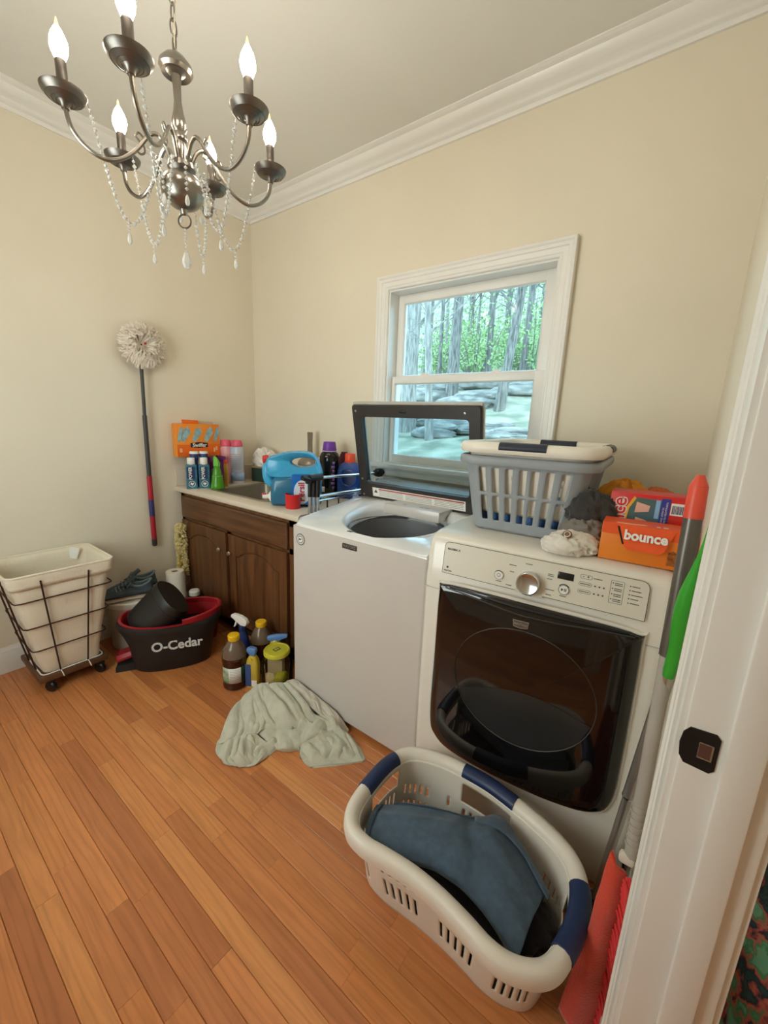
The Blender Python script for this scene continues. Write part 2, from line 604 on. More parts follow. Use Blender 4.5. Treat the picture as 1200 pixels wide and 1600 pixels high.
# casing with a stepped colonial profile, both sides of the wall
cpf = [(0.0, 0.0), (0.0, 0.008), (0.006, 0.010), (0.012, 0.009), (0.016, 0.0105), (0.030, 0.0125), (0.034, 0.0115), (0.038, 0.0145),
       (0.048, 0.0155), (0.052, 0.0185), (0.060, 0.0185), (0.064, 0.016), (0.064, 0.0)]
def casing(face, sgn):
    rings = []
    for o, t in cpf:
        xx = face - sgn * t
        a = 0.006 + o
        rings.append([(xx, DJ0 + a, 0), (xx, DJ0 + a, DZ + a), (xx, DJ1 - a, DZ + a), (xx, DJ1 - a, 0)])
    return MB().loft(rings, False, False, closed=False)
part_w(casing(XR, 1), 'casing', TRIM, door, smooth=25)
part_w(casing(HX, -1), 'casing', TRIM, door, smooth=25)
# strike plate: black plate with lip rounding over the room edge, latch hole in it
zs = 0.915
sp = MB()
sk = []
x_in, x_out = XR - 0.004, XR + 0.036
hh = 0.0285
for yy2 in (DJ0 - 0.0018, DJ0 + 0.0005):
    sk.append([(x, yy2, z) for x, z in ((x_out - 0.005, zs - hh), (x_out, zs - hh + 0.006), (x_out, zs + hh - 0.006), (x_out - 0.005, zs + hh),
              (x_in + 0.008, zs + hh - .002), (x_in + .002, zs + hh * 0.6), (x_in, zs), (x_in + .002, zs - hh * 0.6), (x_in + 0.008, zs - hh + .002))])
sp.loft(sk)
spo = part_w(sp, 'strike_plate', BLACK, door)
spo['label'] = 'black strike plate with latch hole'
hb = MB().box(XR + 0.016, DJ0 - 0.0026, zs - 0.0115, XR + 0.031, DJ0 - 0.0017, zs + 0.0115)
hbo = hb.build('latch_rim', CHROME, spo, smooth=0)
MB().box(XR + 0.0165, DJ0 - 0.0032, zs - 0.0095, XR + 0.0292, DJ0 - 0.0025, zs + 0.0100, 0.0002).build('latch_hole', mat('raw_latch_wood', (92, 58, 50), 0.7), spo, smooth=0)
# ================================================================ chandelier
NICKEL = mat('brushed_nickel', (150, 144, 136), 0.30, metal=1.0, var=0.12, vscale=14)
NICKEL_D = mat('dark_brushed_nickel', (122, 116, 110), 0.38, metal=1.0, var=0.15, vscale=14)
CRYSTAL = mat('clear_crystal', (252, 252, 250), 0.04, trans=0.45, ior=1.5, var=0.02)
BULB = bpy.data.materials.new('lit_bulb_glass')
BULB.use_nodes = True
_nt = BULB.node_tree
_b = _nt.nodes['Principled BSDF']
_tc = node(_nt, 'ShaderNodeTexCoord')
_nz = node(_nt, 'ShaderNodeTexNoise')
_cr = node(_nt, 'ShaderNodeValToRGB')
_nt.links.new(_tc.outputs['Object'], _nz.inputs['Vector'])
_nt.links.new(_nz.outputs['Fac'], _cr.inputs['Fac'])
_cr.color_ramp.elements[0].color = (1.0, 0.87, 0.69, 1)
_cr.color_ramp.elements[1].color = (1.0, 0.89, 0.73, 1)
_nt.links.new(_cr.outputs['Color'], _b.inputs['Emission Color'])
_b.inputs['Emission Strength'].default_value = BULB_STRENGTH
BULB_TIP = mat('amber_bulb_tip', (255, 214, 130), 0.2, emit=2.0, var=0.02)

CX, CY = 1.359, -1.207
ch = thing('chandelier', 'brushed nickel six-arm candle chandelier with hanging crystal strands', 'chandelier', (CX, CY, 1.70))
B0 = 1.70
def Z(z):
    return z - B0
# canopy, chain, stem
MB().lathe([(0.0, Z(2.654)), (0.062, Z(2.654)), (0.060, Z(2.640)), (0.035, Z(2.622)), (0.012, Z(2.615)), (0.0, Z(2.614))], 24).build('ceiling_canopy', NICKEL, ch)
z = 2.612
k = 0
while z > 2.262:
    path = []
    for i in range(16):
        a = 2 * PI * i / 16
        px, pz = 0.0085 * math.cos(a), 0.020 * math.sin(a)
        path.append((px, 0, Z(z - 0.020) + pz) if k % 2 == 0 else (0, px, Z(z - 0.020) + pz))
    MB().tube(path, 0.0022, 6, closed=True).build('chain_link', NICKEL, ch)
    z -= 0.0335
    k += 1
zt = z
MB().tube([(0.005, 0.004, Z(2.61)), (0.011, -0.006, Z(2.5)), (0.006, 0.008, Z(2.38)), (0.010, -0.004, Z(2.28)), (0, 0, Z(2.225))], 0.0018, 6).build('power_cord', mat('clear_cord', (190, 180, 160), 0.4), ch)
MB().lathe([(0.0, Z(2.258)), (0.005, Z(2.255)), (0.006, Z(2.234)), (0.026, Z(2.226)), (0.040, Z(2.210)), (0.042, Z(2.198)), (0.036, Z(2.190)),
            (0.024, Z(2.194)), (0.012, Z(2.186)), (0.0, Z(2.186))], 28).build('top_cap', NICKEL, ch)
MB().lathe([(0.0, Z(2.188)), (0.013, Z(2.186)), (0.010, Z(2.165)), (0.0095, Z(2.13)), (0.013, Z(2.105)), (0.018, Z(2.085)), (0.0195, Z(2.07)), (0.014, Z(2.058)),
            (0.0185, Z(2.05)), (0.0185, Z(2.042)), (0.013, Z(2.036)), (0.016, Z(2.02)), (0.013, Z(2.0)), (0.018, Z(1.985)), (0.0, Z(1.985))], 24).build('column', NICKEL, ch)
MB().lathe([(0.0, Z(1.99)), (0.034, Z(1.985)), (0.036, Z(1.972)), (0.030, Z(1.962)), (0.016, Z(1.958)), (0.0, Z(1.958))], 24).build('arm_hub', NICKEL_D, ch)
ball = []
for i in range(17):
    a = -PI / 2 + PI * i / 16
    ball.append((max(0.0, 0.056 * math.cos(a)), Z(1.921) + 0.048 * math.sin(a)))
MB().lathe(ball[::-1], 36).build('ball', NICKEL, ch)
MB().lathe([(0.0, Z(1.876)), (0.010, Z(1.874)), (0.007, Z(1.862)), (0.0, Z(1.860))], 14).build('finial', NICKEL, ch)
MB().tube([(0.0175 * math.cos(2 * PI * i / 24) * 0.8, 0.0175 * math.cos(2 * PI * i / 24) * 0.6, Z(1.846) + 0.0175 * math.sin(2 * PI * i / 24)) for i in range(24)], 0.0022, 8, closed=True).build('ring', NICKEL_D, ch)

def bead(mb, p, r, ang=0.0, long=1.0):
    vs = [(0, 0, r * long), (0, 0, -r * long)] + [(r * math.cos(ang + PI / 3 * i), r * math.sin(ang + PI / 3 * i), 0) for i in range(6)]
    fs = []
    for i in range(6):
        a, b = 2 + i, 2 + (i + 1) % 6
        fs += [(0, a, b), (1, b, a)]
    mb.add([Vector(v) + Vector(p) for v in vs], fs)
def drop(p, h, w):
    return MB().lathe([(0.0, p[2]), (w * .25, p[2] - h * .15), (w * .45, p[2] - h * .45), (w * .5, p[2] - h * .7), (w * .3, p[2] - h * .93), (0.0, p[2] - h)], 6, (p[0], p[1]))
mbs = MB()
zz = 1.826
while zz > 1.775:
    bead(mbs, (0, 0, Z(zz)), 0.0045)
    zz -= 0.009
mbs.build('crystal_strand', CRYSTAL, ch, smooth=0)
drop((0, 0, Z(1.772)), 0.050, 0.026).build('crystal_drop', CRYSTAL, ch, smooth=0)

for k6 in range(6):
    a = 4.373 + k6 * PI / 3
    ca, sa = math.cos(a), math.sin(a)
    def P(r, z, t=0.0):
        return (r * ca - t * sa, r * sa + t * ca, Z(z))
    arm = MB().tube(catmull([P(0.020, 1.970), P(0.026, 1.990), P(0.040, 2.022), P(0.058, 2.035), P(0.078, 2.022), P(0.105, 1.985), P(0.140, 1.952),
                             P(0.180, 1.938), P(0.218, 1.953), P(0.242, 1.982), P(0.250, 2.018)], 6), 0.0052, 8)
    ao = arm.build('arm', NICKEL, ch)
    # small scroll at the arm root
    MB().tube(catmull([P(0.085, 2.012), P(0.098, 2.024), P(0.105, 2.014), P(0.097, 2.004), P(0.088, 1.995), P(0.088, 1.982), P(0.098, 1.976), P(0.108, 1.984)], 5), 0.0026, 6).build('scroll', NICKEL, ao)
    c0 = P(0.25, 0)[:2]
    MB().lathe([(0.0, Z(2.016)), (0.008, Z(2.017)), (0.010, Z(2.026)), (0.016, Z(2.031)), (0.018, Z(2.030)), (0.024, Z(2.034)), (0.026, Z(2.033)), (0.036, Z(2.039)), (0.038, Z(2.0385)), (0.0455, Z(2.047)), (0.0475, Z(2.053)), (0.045, Z(2.054)), (0.040, Z(2.051)), (0.024, Z(2.046)), (0.0, Z(2.046))],
               28, c0).build('drip_pan', NICKEL_D, ch)
    sl = MB().lathe([(0.0, Z(2.043)), (0.0115, Z(2.043)), (0.0115, Z(2.112)), (0.010, Z(2.116)), (0.0, Z(2.116))], 16, c0).build('candle_sleeve', NICKEL_D, ch)
    bp = [(0.0, Z(2.115)), (0.0105, Z(2.115)), (0.0125, Z(2.120)), (0.0175, Z(2.132)), (0.0190, Z(2.142)), (0.0178, Z(2.152)), (0.0135, Z(2.164)), (0.0085, Z(2.174)), (0.0050, Z(2.180)), (0, Z(2.180))]
    bo = MB().lathe(bp, 12, c0).build('bulb', BULB, ch)
    MB().lathe([(0.005, Z(2.1799)), (0.0032, Z(2.187)), (0.0018, Z(2.194)), (0.0, Z(2.199))], 10, c0).build('bulb_tip', BULB_TIP, bo)
    # long crystal swag from the drip pan in towards the hub
    cpts = catmull([P(0.204, 2.046), P(0.196, 2.004), P(0.180, 1.930), P(0.160, 1.850), P(0.143, 1.812), P(0.125, 1.806), P(0.106, 1.830), P(0.088, 1.880), P(0.070, 1.935), P(0.058, 1.975)], 14)
    sm = MB()
    acc = 0.0
    last = Vector(cpts[0])
    bi = 0
    for q in cpts[1:]:
        acc += (q - last).length
        last = q
        if acc >= 0.0115:
            acc = 0.0
            bead(sm, q, 0.0062 if bi % 2 else 0.0048, bi, 1.15)
            bi += 1
    so = sm.build('crystal_strand', CRYSTAL, ch, smooth=0)
    MB().tube(cpts[::3], 0.0006, 4).build('strand_wire', NICKEL, so)
    low = P(0.138, 1.802)
    sm = MB()
    bead(sm, (low[0], low[1], low[2] - 0.004), 0.0045)
    bead(sm, (low[0], low[1], low[2] - 0.014), 0.004)
    so2 = sm.build('crystal_strand', CRYSTAL, ch, smooth=0)
    drop((low[0], low[1], low[2] - 0.019), 0.030, 0.012).build('crystal_drop', CRYSTAL, ch, smooth=0)
    # short cluster beside the ball
    a2 = a + PI / 6
    sm = MB()
    for q in range(6):
        bead(sm, (0.060 * math.cos(a2), 0.060 * math.sin(a2), Z(1.965) - q * 0.0125), 0.0052, q)
    sm.build('crystal_strand', CRYSTAL, ch, smooth=0)
    drop((0.060 * math.cos(a2), 0.060 * math.sin(a2), Z(1.890)), 0.028, 0.012).build('crystal_drop', CRYSTAL, ch, smooth=0)
# ================================================================ washer
ENAMEL = mat('white_enamel', (208, 201, 195), 0.28, var=0.01, coat=0.3)
ENAMEL_TOP = mat('glossy_white_lid', (236, 236, 236), 0.10, var=0.01, coat=0.6)
DRUM = mat('dark_steel_drum', (150, 150, 152), 0.4, metal=0.35, var=0.08)
LIDFRAME = mat('dark_lid_frame', (52, 48, 46), 0.4, var=0.06)
LIDGLASS = glass_mat('lid_glass', (225, 232, 235), 0.14)
INK = mat('dark_grey_ink', (70, 68, 66), 0.6)
SILVER = mat('brushed_silver', (178, 178, 176), 0.3, metal=0.9, var=0.06)
PAPER = mat('white_paper_label', (236, 234, 228), 0.6, var=0.02)

WL, WR, WF, WB = 1.248, 1.944, -0.733, -0.06
wa = thing('washing_machine', 'white top-loading washing machine with its dark framed lid open', 'washing machine', (WL, WF, 0))
def wpart(mb, name, m, parent=None, **kw):
    o = mb.build(name, m, parent or wa, **kw)
    if parent is None:
        o.location = (-WL, -WF, 0)
    return o
_bl = [[(p[0], p[1], zq) for p in rrect((WR - WL) / 2 - i_, (WB - WF) / 2 - i_, 0.014, 5, (WL + WR) / 2, (WF + WB) / 2)] for i_, zq in ((0.004, 0.025), (0.0, 0.030), (0.0, 0.855), (0.003, 0.8575), (0.012, 0.8578))]
wpart(MB().loft(_bl, True, False), 'body', ENAMEL)
for (x, y) in ((WL + .05, WF + .05), (WR - .05, WF + .05), (WL + .05, WB - .05), (WR - .05, WB - .05)):
    wpart(MB().lathe([(0.022, 0.0), (0.022, 0.02), (0.012, 0.026), (0.0, 0.026)], 12, (x, y)), 'foot', BLACK)
# sloping deck with round opening
def deck_z(y):
    t = (y - WF) / (-0.30 - WF)
    return 0.884 + 0.052 * min(1.0, max(0.0, t)) - 0.016 * max(0.0, 1 - t * 9) ** 2
OCX, OCY, OR = 1.635, -0.475, 0.215
YB = -0.27
outer, inner = [], []
N = 72
hx0, hx1, hy0, hy1 = WL + 0.004, WR - 0.004, WF + 0.002, YB
for i in range(N):
    a = 2 * PI * i / N
    dx, dy = math.cos(a), math.sin(a)
    tx = ((hx1 if dx > 0 else hx0) - OCX) / dx if abs(dx) > 1e-6 else 1e9
    ty = ((hy1 if dy > 0 else hy0) - OCY) / dy if abs(dy) > 1e-6 else 1e9
    t = min(tx, ty)
    outer.append((OCX + dx * t, OCY + dy * t))
    inner.append((dx, dy))
rings = []
rings.append([(x, y, 0.858) for x, y in outer])
rings.append([(x, y, deck_z(y) - 0.012) for x, y in outer])
def shr(p, d):
    return (p[0] + (OCX - p[0]) * d, p[1] + (OCY - p[1]) * d)
rings.append([(shr(p, .012)[0], shr(p, .012)[1], deck_z(p[1]) - 0.003) for p in outer])
rings.append([(shr(p, .04)[0], shr(p, .04)[1], deck_z(p[1])) for p in outer])
for f, dz in ((1.14, 0.0), (1.07, -0.006), (1.02, -0.018), (1.0, -0.030), (1.0, -0.045), (0.99, -0.06)):
    rr = []
    for i, (dx, dy) in enumerate(inner):
        x, y = OCX + dx * OR * f, OCY + dy * OR * f
        if f > 1.1:   # do not pass the outer edge
            ox, oy = shr(outer[i], 0.08)
            if math.hypot(x - OCX, y - OCY) > math.hypot(ox - OCX, oy - OCY):
                x, y = ox, oy
        rr.append((x, y, deck_z(y) + dz))
    rings.append(rr)
wpart(MB().loft(rings, False, False), 'deck', ENAMEL_TOP, smooth=50)
tub = MB().lathe([(OR - 0.004, 0.872), (OR + 0.004, 0.862), (OR + 0.012, 0.85), (OR + 0.012, 0.84)], 48, (OCX, OCY), cap=False)
wpart(tub, 'tub_ring', mat('grey_tub_ring', (120, 120, 122), 0.4), smooth=50)
wpart(MB().lathe([(OR + 0.008, 0.868), (OR + 0.004, 0.80), (OR + 0.004, 0.42), (OR - 0.03, 0.40), (0.06, 0.40), (0.05, 0.46), (0.0, 0.47)], 48, (OCX, OCY), cap=False), 'tub', DRUM, smooth=50)
# bleach dispenser box over the opening
wpart(MB().box(1.50, -0.40, 0.900, 1.795, -0.268, 0.948, 0.006, 2), 'dispenser', ENAMEL)
for x in (1.58, 1.67, 1.70):
    wpart(MB().box(x, -0.36, 0.9475, x + 0.022, -0.357, 0.9487), 'dispenser_mark', INK, smooth=0)
# rear console
cz = [(-0.262, 0.925), (-0.262, 0.936), (-0.22, 0.955), (-0.16, 1.00), (-0.11, 1.012), (-0.065, 1.012), (-0.06, 1.0), (-0.06, 0.85), (-0.27, 0.85)]
con = wpart(MB().prism(cz, WL + 0.01, WR - 0.01, 'x'), 'console', mat('grey_console', (168, 168, 166), 0.35), smooth=40)
Mk = Matrix.Translation((1.66, -0.19, 0.978)) @ Matrix.Rotation(math.radians(37), 4, 'X')
MB().lathe([(0.033, 0.0), (0.033, 0.010), (0.028, 0.018), (0.0, 0.019)], 24, M=Mk).build('knob', CHROME, con)
# lid: leaning frame with glass, hinged at the back of the deck
lh = Vector((WL + 0.012, -0.262, 0.930))
dirv = Vector((0, -0.095, 0.463))
LL = dirv.length
dv = dirv.normalized()
nv = Vector((0, -dv.z, dv.y))           # towards the viewer
LW = WR - WL - 0.026
ML = Matrix(((1, 0, 0, lh.x), (0, nv.y, dv.y, lh.y), (0, nv.z, dv.z, lh.z), (0, 0, 0, 1)))
# local: x across, y towards viewer, z up along the lid
lid = root('lid', (0, 0, 0))
lid.parent = wa
lid.matrix_local = Matrix.Translation((-WL, -WF, 0)) @ ML
def lring(inset, y, top=0.0, bot=0.0, r=0.012, n=4):
    x0, x1, z0, z1 = inset, LW - inset, bot, LL - top
    out = []
    for (cx_, cz_, a0) in ((x1 - r, z1 - r, 0), (x0 + r, z1 - r, PI / 2), (x0 + r, z0 + r, PI), (x1 - r, z0 + r, 1.5 * PI)):
        for q in range(n + 1):
            a = a0 + PI / 2 * q / n
            out.append((cx_ + r * math.cos(a), y, cz_ + r * math.sin(a)))
    return out
OI = (0.052, 0.055, 0.085)    # opening insets: side, top, bottom
fr = MB().loft([lring(0.004, -0.012, .004, .004), lring(0.0, -0.006), lring(0.0, 0.010), lring(0.004, 0.016, .004, .004),
                lring(OI[0], 0.016, OI[1], OI[2], 0.016), lring(OI[0] + .002, -0.012, OI[1], OI[2], 0.016), lring(0.004, -0.012, .004, .004)], False, False)
fr.build('lid_frame', LIDFRAME, lid, smooth=40)
MB().loft([lring(0.0, -0.008), lring(-0.002, -0.020), lring(0.006, -0.026, .006, .006), lring(OI[0] - .004, -0.026, OI[1] - .004, OI[2] - .004, .016),
           lring(OI[0] - .004, -0.010, OI[1] - .004, OI[2] - .004, .016)], False, False).build('lid_shell', mat('lid_shell_white', (214, 210, 204), 0.3), lid, smooth=40)
MB().box(0.0, -0.022, LL - 0.004, LW, 0.002, LL + 0.012, 0.005, 2).build('lid_edge', mat('lid_edge_grey', (186, 182, 174), 0.35), lid)
MB().box(OI[0] - 0.008, -0.003, OI[2] - 0.008, LW - OI[0] + 0.008, 0.001, LL - OI[1] + 0.008).build('lid_glass', LIDGLASS, lid, smooth=0)
for (x, z) in ((0.026, LL - 0.028), (LW - 0.07, LL - 0.030), (0.024, 0.105), (0.024, 0.022)):
    MB().lathe([(0.006, 0.0), (0.005, 0.002), (0, 0.0025)], 12, M=Matrix.Translation((x, 0.016, z)) @ Matrix.Rotation(-PI / 2, 4, 'X')).build('screw', SILVER, lid)
MB().box(LW * .42, 0.016, LL - 0.034, LW * .47, 0.020, LL - 0.026, 0.001).build('latch_slot', BLACK, lid)
wl = MB().box(0.085, 0.0162, 0.020, 0.60, 0.0172, 0.066).build('warning_label', PAPER, lid, smooth=0)
MB().box(0.125, 0.0172, 0.056, 0.595, 0.0176, 0.062).build('red_band', mat('warning_red', (178, 62, 48), 0.5), lid, smooth=0)
MB().prism([(0.095, 0.040), (0.117, 0.040), (0.106, 0.058)], 0.0172, 0.0177, 'y').build('warning_triangle', INK, lid, smooth=0)
GREYINK = mat('pale_grey_ink', (168, 164, 158), 0.6)
for (x0, x1) in ((0.125, 0.27), (0.285, 0.43), (0.445, 0.59)):
    for z in (0.027, 0.0345, 0.042, 0.0495):
        MB().box(x0, 0.0172, z, x1, 0.0175, z + 0.003).build('print_line', GREYINK, lid, smooth=0)
wpart(MB().box(WL + 0.02, -0.272, 0.925, WL + 0.032, -0.252, 0.965, 0.002).box(WL + 0.02, -0.286, 0.925, WL + 0.032, -0.268, 0.934, 0.002), 'hinge', BLACK)
# badge and round sticker on the front
bd = wpart(MB().box(1.551, WF - 0.003, 0.817, 1.626, WF + 0.001, 0.838, 0.001), 'badge', mat('dark_badge', (74, 70, 68), 0.35, metal=0.5))
text('MAYTAG', 0.0165, SILVER, bd, (1.5885, WF - 0.0034, 0.8275), sx=0.95, bold=0.0004)
stx, stz = 1.303, 0.800
Mst = Matrix.Translation((stx, WF, stz)) @ Matrix.Rotation(PI / 2, 4, 'X')
st = wpart(MB().lathe([(0.0, 0.0), (0.027, 0.0), (0.027, 0.0016), (0.0, 0.0016)], 28, M=Mst), 'sticker', mat('sticker_grey', (150, 146, 142), 0.4))
MB().lathe([(0.021, 0.0014), (0.021, 0.0019), (0.018, 0.0019), (0.018, 0.0014)], 28, M=Mst, cap=False).build('sticker_ring', PAPER, st)
MB().lathe([(0.0, 0.0016), (0.0125, 0.0016), (0.0125, 0.0021), (0.0, 0.0021)], 24, M=Mst).build('sticker_centre', PAPER, st)
MB().prism([(stx - .009, stz - .004), (stx - .002, stz - .004), (stx + .008, stz + .002), (stx + .009, stz + .006), (stx + .002, stz + .003), (stx - .003, stz + .006), (stx - .008, stz + .003)], WF - 0.0026, WF - 0.002, 'y').build('sticker_emblem', INK, st, smooth=0)
for i in range(14):
    a = 2 * PI * i / 14
    MB().box(-0.0022, -0.0012, 0.0015, 0.0022, 0.0012, 0.0019, M=Mst @ Matrix.Translation((0.024 * math.cos(a), 0.024 * math.sin(a), 0)) @ Matrix.Rotation(a + PI / 2, 4, 'Z')).build('sticker_letter', INK, st, smooth=0)
wpart(MB().box(1.555, -0.715, deck_z(-.71) - .0005, 1.578, -0.703, deck_z(-.71) + 0.0012), 'deck_mark', INK, smooth=0)

# ================================================================ dryer (local: x across the front, y into the depth)
DY = thing('clothes_dryer', 'white front-loading clothes dryer with a black glass door', 'dryer', (1.985, -0.820, 0), math.radians(4))
DW, DD, DH = 0.655, 0.66, 0.982
DENAMEL = mat('dryer_enamel', (232, 226, 216), 0.25, var=0.01, coat=0.4)
# body: side profile (y,z) with rounded, sloping top front
prof = [(0.045, 0.0), (0.03, 0.02), (0.012, 0.10), (0.0, 0.20), (-0.004, 0.40), (0.0, 0.845), (0.004, 0.862), (0.012, 0.945), (0.018, 0.962), (0.030, 0.975), (0.055, 0.982),
        (0.10, 0.984), (0.55, 0.984), (0.63, 0.984), (0.66, 0.97), (0.66, 0.0)]
rings = []
for x, ins in ((0.0, 0.022), (0.004, 0.010), (0.012, 0.003), (0.026, 0.0), (DW - 0.026, 0.0), (DW - 0.012, 0.003), (DW - 0.004, 0.010), (DW, 0.022)):
    ring = []
    for (y, zq) in prof:
        cy_, cz_ = 0.33, 0.45
        yy = y + ins if y < 0.1 else (y - ins if y > 0.6 else y)
        z2 = zq - ins if zq > 0.9 else zq
        ring.append((x, yy, max(0.0, z2)))
    rings.append(ring)
MB().loft(rings).build('body', DENAMEL, DY, smooth=45)
MB().box(0.002, -0.0028, 0.806, 0.062, 0.004, 0.8085).box(0.607, -0.0028, 0.806, 0.652, 0.004, 0.8085).build('front_seam', mat('seam_shadow', (196, 191, 182), 0.5), DY, smooth=0)
# control panel: a thin raised outline on the sloping fascia
tilt = math.atan2(0.012, 0.09)
MP = Matrix.Translation((0, -0.0005, 0.862)) @ Matrix.Rotation(-tilt, 4, 'X')     # local x, y out(-), z up the fascia
cp_ = root('control_panel', (0, 0, 0))
cp_.parent = DY
cp_.matrix_local = MP
def outline(pts, w, y0, y1, m, name, parent):
    """thin closed line following a loop of (x,z) points"""
    P = [Vector((p[0], 0, p[1])) for p in pts]
    path = [Vector((p.x, (y0 + y1) / 2, p.z)) for p in P]
    return MB().tube(path, w, 4, closed=True).build(name, m, parent, smooth=0)
def rloop(x0, z0, x1, z1, r0, n=4):
    out = []
    for (cx_, cz_, a0, r) in ((x1, z1, 0, r0[1]), (x0, z1, PI / 2, r0[0]), (x0, z0, PI, r0[2]), (x1, z0, 1.5 * PI, r0[3])):
        sx = -1 if a0 in (0, 1.5 * PI) else 1
        sz = -1 if a0 in (0, PI / 2) else 1
        for q in range(n + 1):
            a = a0 + PI / 2 * q / n
            out.append((cx_ + sx * r + r * math.cos(a), cz_ + sz * r + r * math.sin(a)))
    return out
MB().prism(rloop(0.062, 0.004, 0.598, 0.101, (0.014, 0.018, 0.001, 0.001)), -0.004, 0.003, 'y').build('fascia', mat('fascia_cream', (222, 216, 202), 0.35, var=0.01), cp_, smooth=0)
outline(rloop(0.062, 0.004, 0.598, 0.101, (0.014, 0.018, 0.001, 0.001)), 0.0007, -0.004, -0.004, INK, 'fascia_outline', cp_)
FY = -0.0041
RX = Matrix.Rotation(PI / 2, 4, 'X')
# dial
kx, kz = 0.322, 0.033
kb = MB().prism([(0.288, -0.0015), (0.361, -0.0015), (0.359, 0.033), (0.289, 0.033)], FY - 0.0006, FY + .001, 'y').build('dial_plate', mat('dial_plate', (214, 208, 194), 0.35), cp_, smooth=0)
kn = MB().lathe([(0.0, 0.0), (0.0325, 0.0), (0.0325, 0.006), (0.031, 0.022), (0.0285, 0.0245), (0.027, 0.0235), (0.0, 0.0225)], 40, M=Matrix.Translation((kx, FY, kz)) @ RX).build('dial', CHROME, cp_)
# round buttons
for (x, zq, nm) in ((0.237, 0.036, 'power_button'), (0.411, 0.036, 'start_button')):
    bt = MB().lathe([(0.0, 0.0), (0.0135, 0.0), (0.013, 0.003), (0.0, 0.0032)], 24, M=Matrix.Translation((x, FY, zq)) @ RX).build(nm, WHITE, cp_)
    MB().tube([(x + 0.0125 * math.cos(2 * PI * i / 24), FY - 0.003, zq + 0.0125 * math.sin(2 * PI * i / 24)) for i in range(24)], 0.0012, 5, closed=True).build('button_ring', SILVER, cp_)
    if nm == 'start_button':
        MB().prism([(x - .006, zq - .004), (x - .006, zq + .004), (x, zq)], FY - 0.0042, FY - .003, 'y').build('button_mark', INK, cp_, smooth=0)
        MB().box(x + .002, FY - .0042, zq - .004, x + .0033, FY - .003, zq + .004).box(x + .005, FY - .0042, zq - .004, x + .0063, FY - .003, zq + .004).build('button_mark', INK, cp_, smooth=0)
        MB().tube([(x + 0.0145 * math.cos(PI * (0.2 + 0.6 * i / 8)), FY - 0.001, zq + 0.0145 * math.sin(PI * (0.2 + 0.6 * i / 8))) for i in range(9)], 0.0012, 4).build('button_arc', INK, cp_, smooth=0)
    else:
        MB().tube([(x + 0.0045 * math.cos(2 * PI * i / 14), FY - 0.0036, zq + 0.0045 * math.sin(2 * PI * i / 14)) for i in range(14)], 0.0006, 4, closed=True).build('button_mark', INK, cp_, smooth=0)
        MB().tube([(x + 0.0125 * math.cos(PI * (0.2 + 0.6 * i / 8)), FY - 0.0045, zq + 0.0125 * math.sin(PI * (0.2 + 0.6 * i / 8))) for i in range(9)], 0.0009, 4).build('button_arc', INK, cp_, smooth=0)
MB().box(0.391, FY - 0.001, 0.063, 0.431, FY + .001, 0.082, 0.0008).build('display', mat('display_black', (34, 34, 38), 0.15), cp_)
# key outlines and tiny legends
for (x, zq, w, h) in ((0.459, 0.082, 0.028, 0.0105), (0.459, 0.063, 0.030, 0.0095), (0.459, 0.043, 0.030, 0.0095)):
    ko = outline(rloop(x - w / 2, zq - h / 2, x + w / 2, zq + h / 2, (h * .45,) * 4), 0.0004, FY, FY, INK, 'key_outline', cp_)
text('-  +', 0.011, INK, cp_, (0.459, FY - .0003, 0.0825), ext=0.0002, bold=0.0003)
def legend(x, zq, w, n=1, h=0.0022):
    mb = MB()
    for q in range(n):
        xx = x
        while xx < x + w:
            l = 0.0016 + RNG.random() * 0.0012
            mb.box(xx, FY - 0.0003, zq - q * 0.0045, min(xx + l, x + w), FY + .0002, zq - q * 0.0045 + h)
            xx += l + 0.0006
    mb.build('legend_print', INK, cp_, smooth=0)
for a in ((0.447, 0.062, 0.024), (0.447, 0.042, 0.024), (0.476, 0.081, 0.020), (0.262, 0.071, 0.020), (0.266, 0.052, 0.012), (0.260, 0.012, 0.016),
          (0.306, 0.083, 0.018), (0.367, 0.068, 0.015, 2), (0.366, 0.055, 0.013), (0.366, 0.026, 0.022, 1), (0.368, 0.012, 0.014, 1), (0.230, 0.017, 0.016), (0.403, 0.017, 0.016), (0.308, -0.003, 0.026, 1, 0.0016)):
    legend(*a)
for q, zq in enumerate((0.081, 0.067, 0.053, 0.040)):
    legend(0.5245, zq, 0.017, 2)
    MB().lathe([(0.0, 0), (0.0016, 0), (0.0016, 0.0004), (0, 0.0004)], 8, M=Matrix.Translation((0.5205, FY, zq + .001)) @ RX).build('indicator', INK, cp_)
for q, zq in enumerate((0.081, 0.0705, 0.060, 0.050, 0.039)):
    legend(0.562, zq, 0.016 + 0.004 * (q % 3), 1)
    MB().lathe([(0.0, 0), (0.0016, 0), (0.0016, 0.0004), (0, 0.0004)], 8, M=Matrix.Translation((0.5580, FY, zq + .001)) @ RX).build('indicator', INK, cp_)
for zq in (0.063, 0.043):
    for x in (0.482, 0.492, 0.502):
        MB().lathe([(0.0, 0), (0.0022, 0), (0.0022, 0.0004), (0, 0.0004)], 8, M=Matrix.Translation((x, FY, zq)) @ RX).build('indicator', INK, cp_)
outline(rloop(0.516, 0.031, 0.545, 0.088, (0.002,) * 4), 0.0004, FY, FY, INK, 'key_outline', cp_)
text('MAXIMA X', 0.0085, INK, cp_, (0.092, FY - .0003, 0.080), ext=0.0002, bold=0.0003)
text('MAYTAG', 0.0062, INK, cp_, (0.080, FY - .0003, 0.0125), ext=0.0002, bold=0.0002)
MB().lathe([(0.0, 0), (0.0035, 0), (0.0035, 0.0004), (0, 0.0004)], 12, M=Matrix.Translation((0.078, FY, 0.0235)) @ RX).build('emblem', INK, cp_)

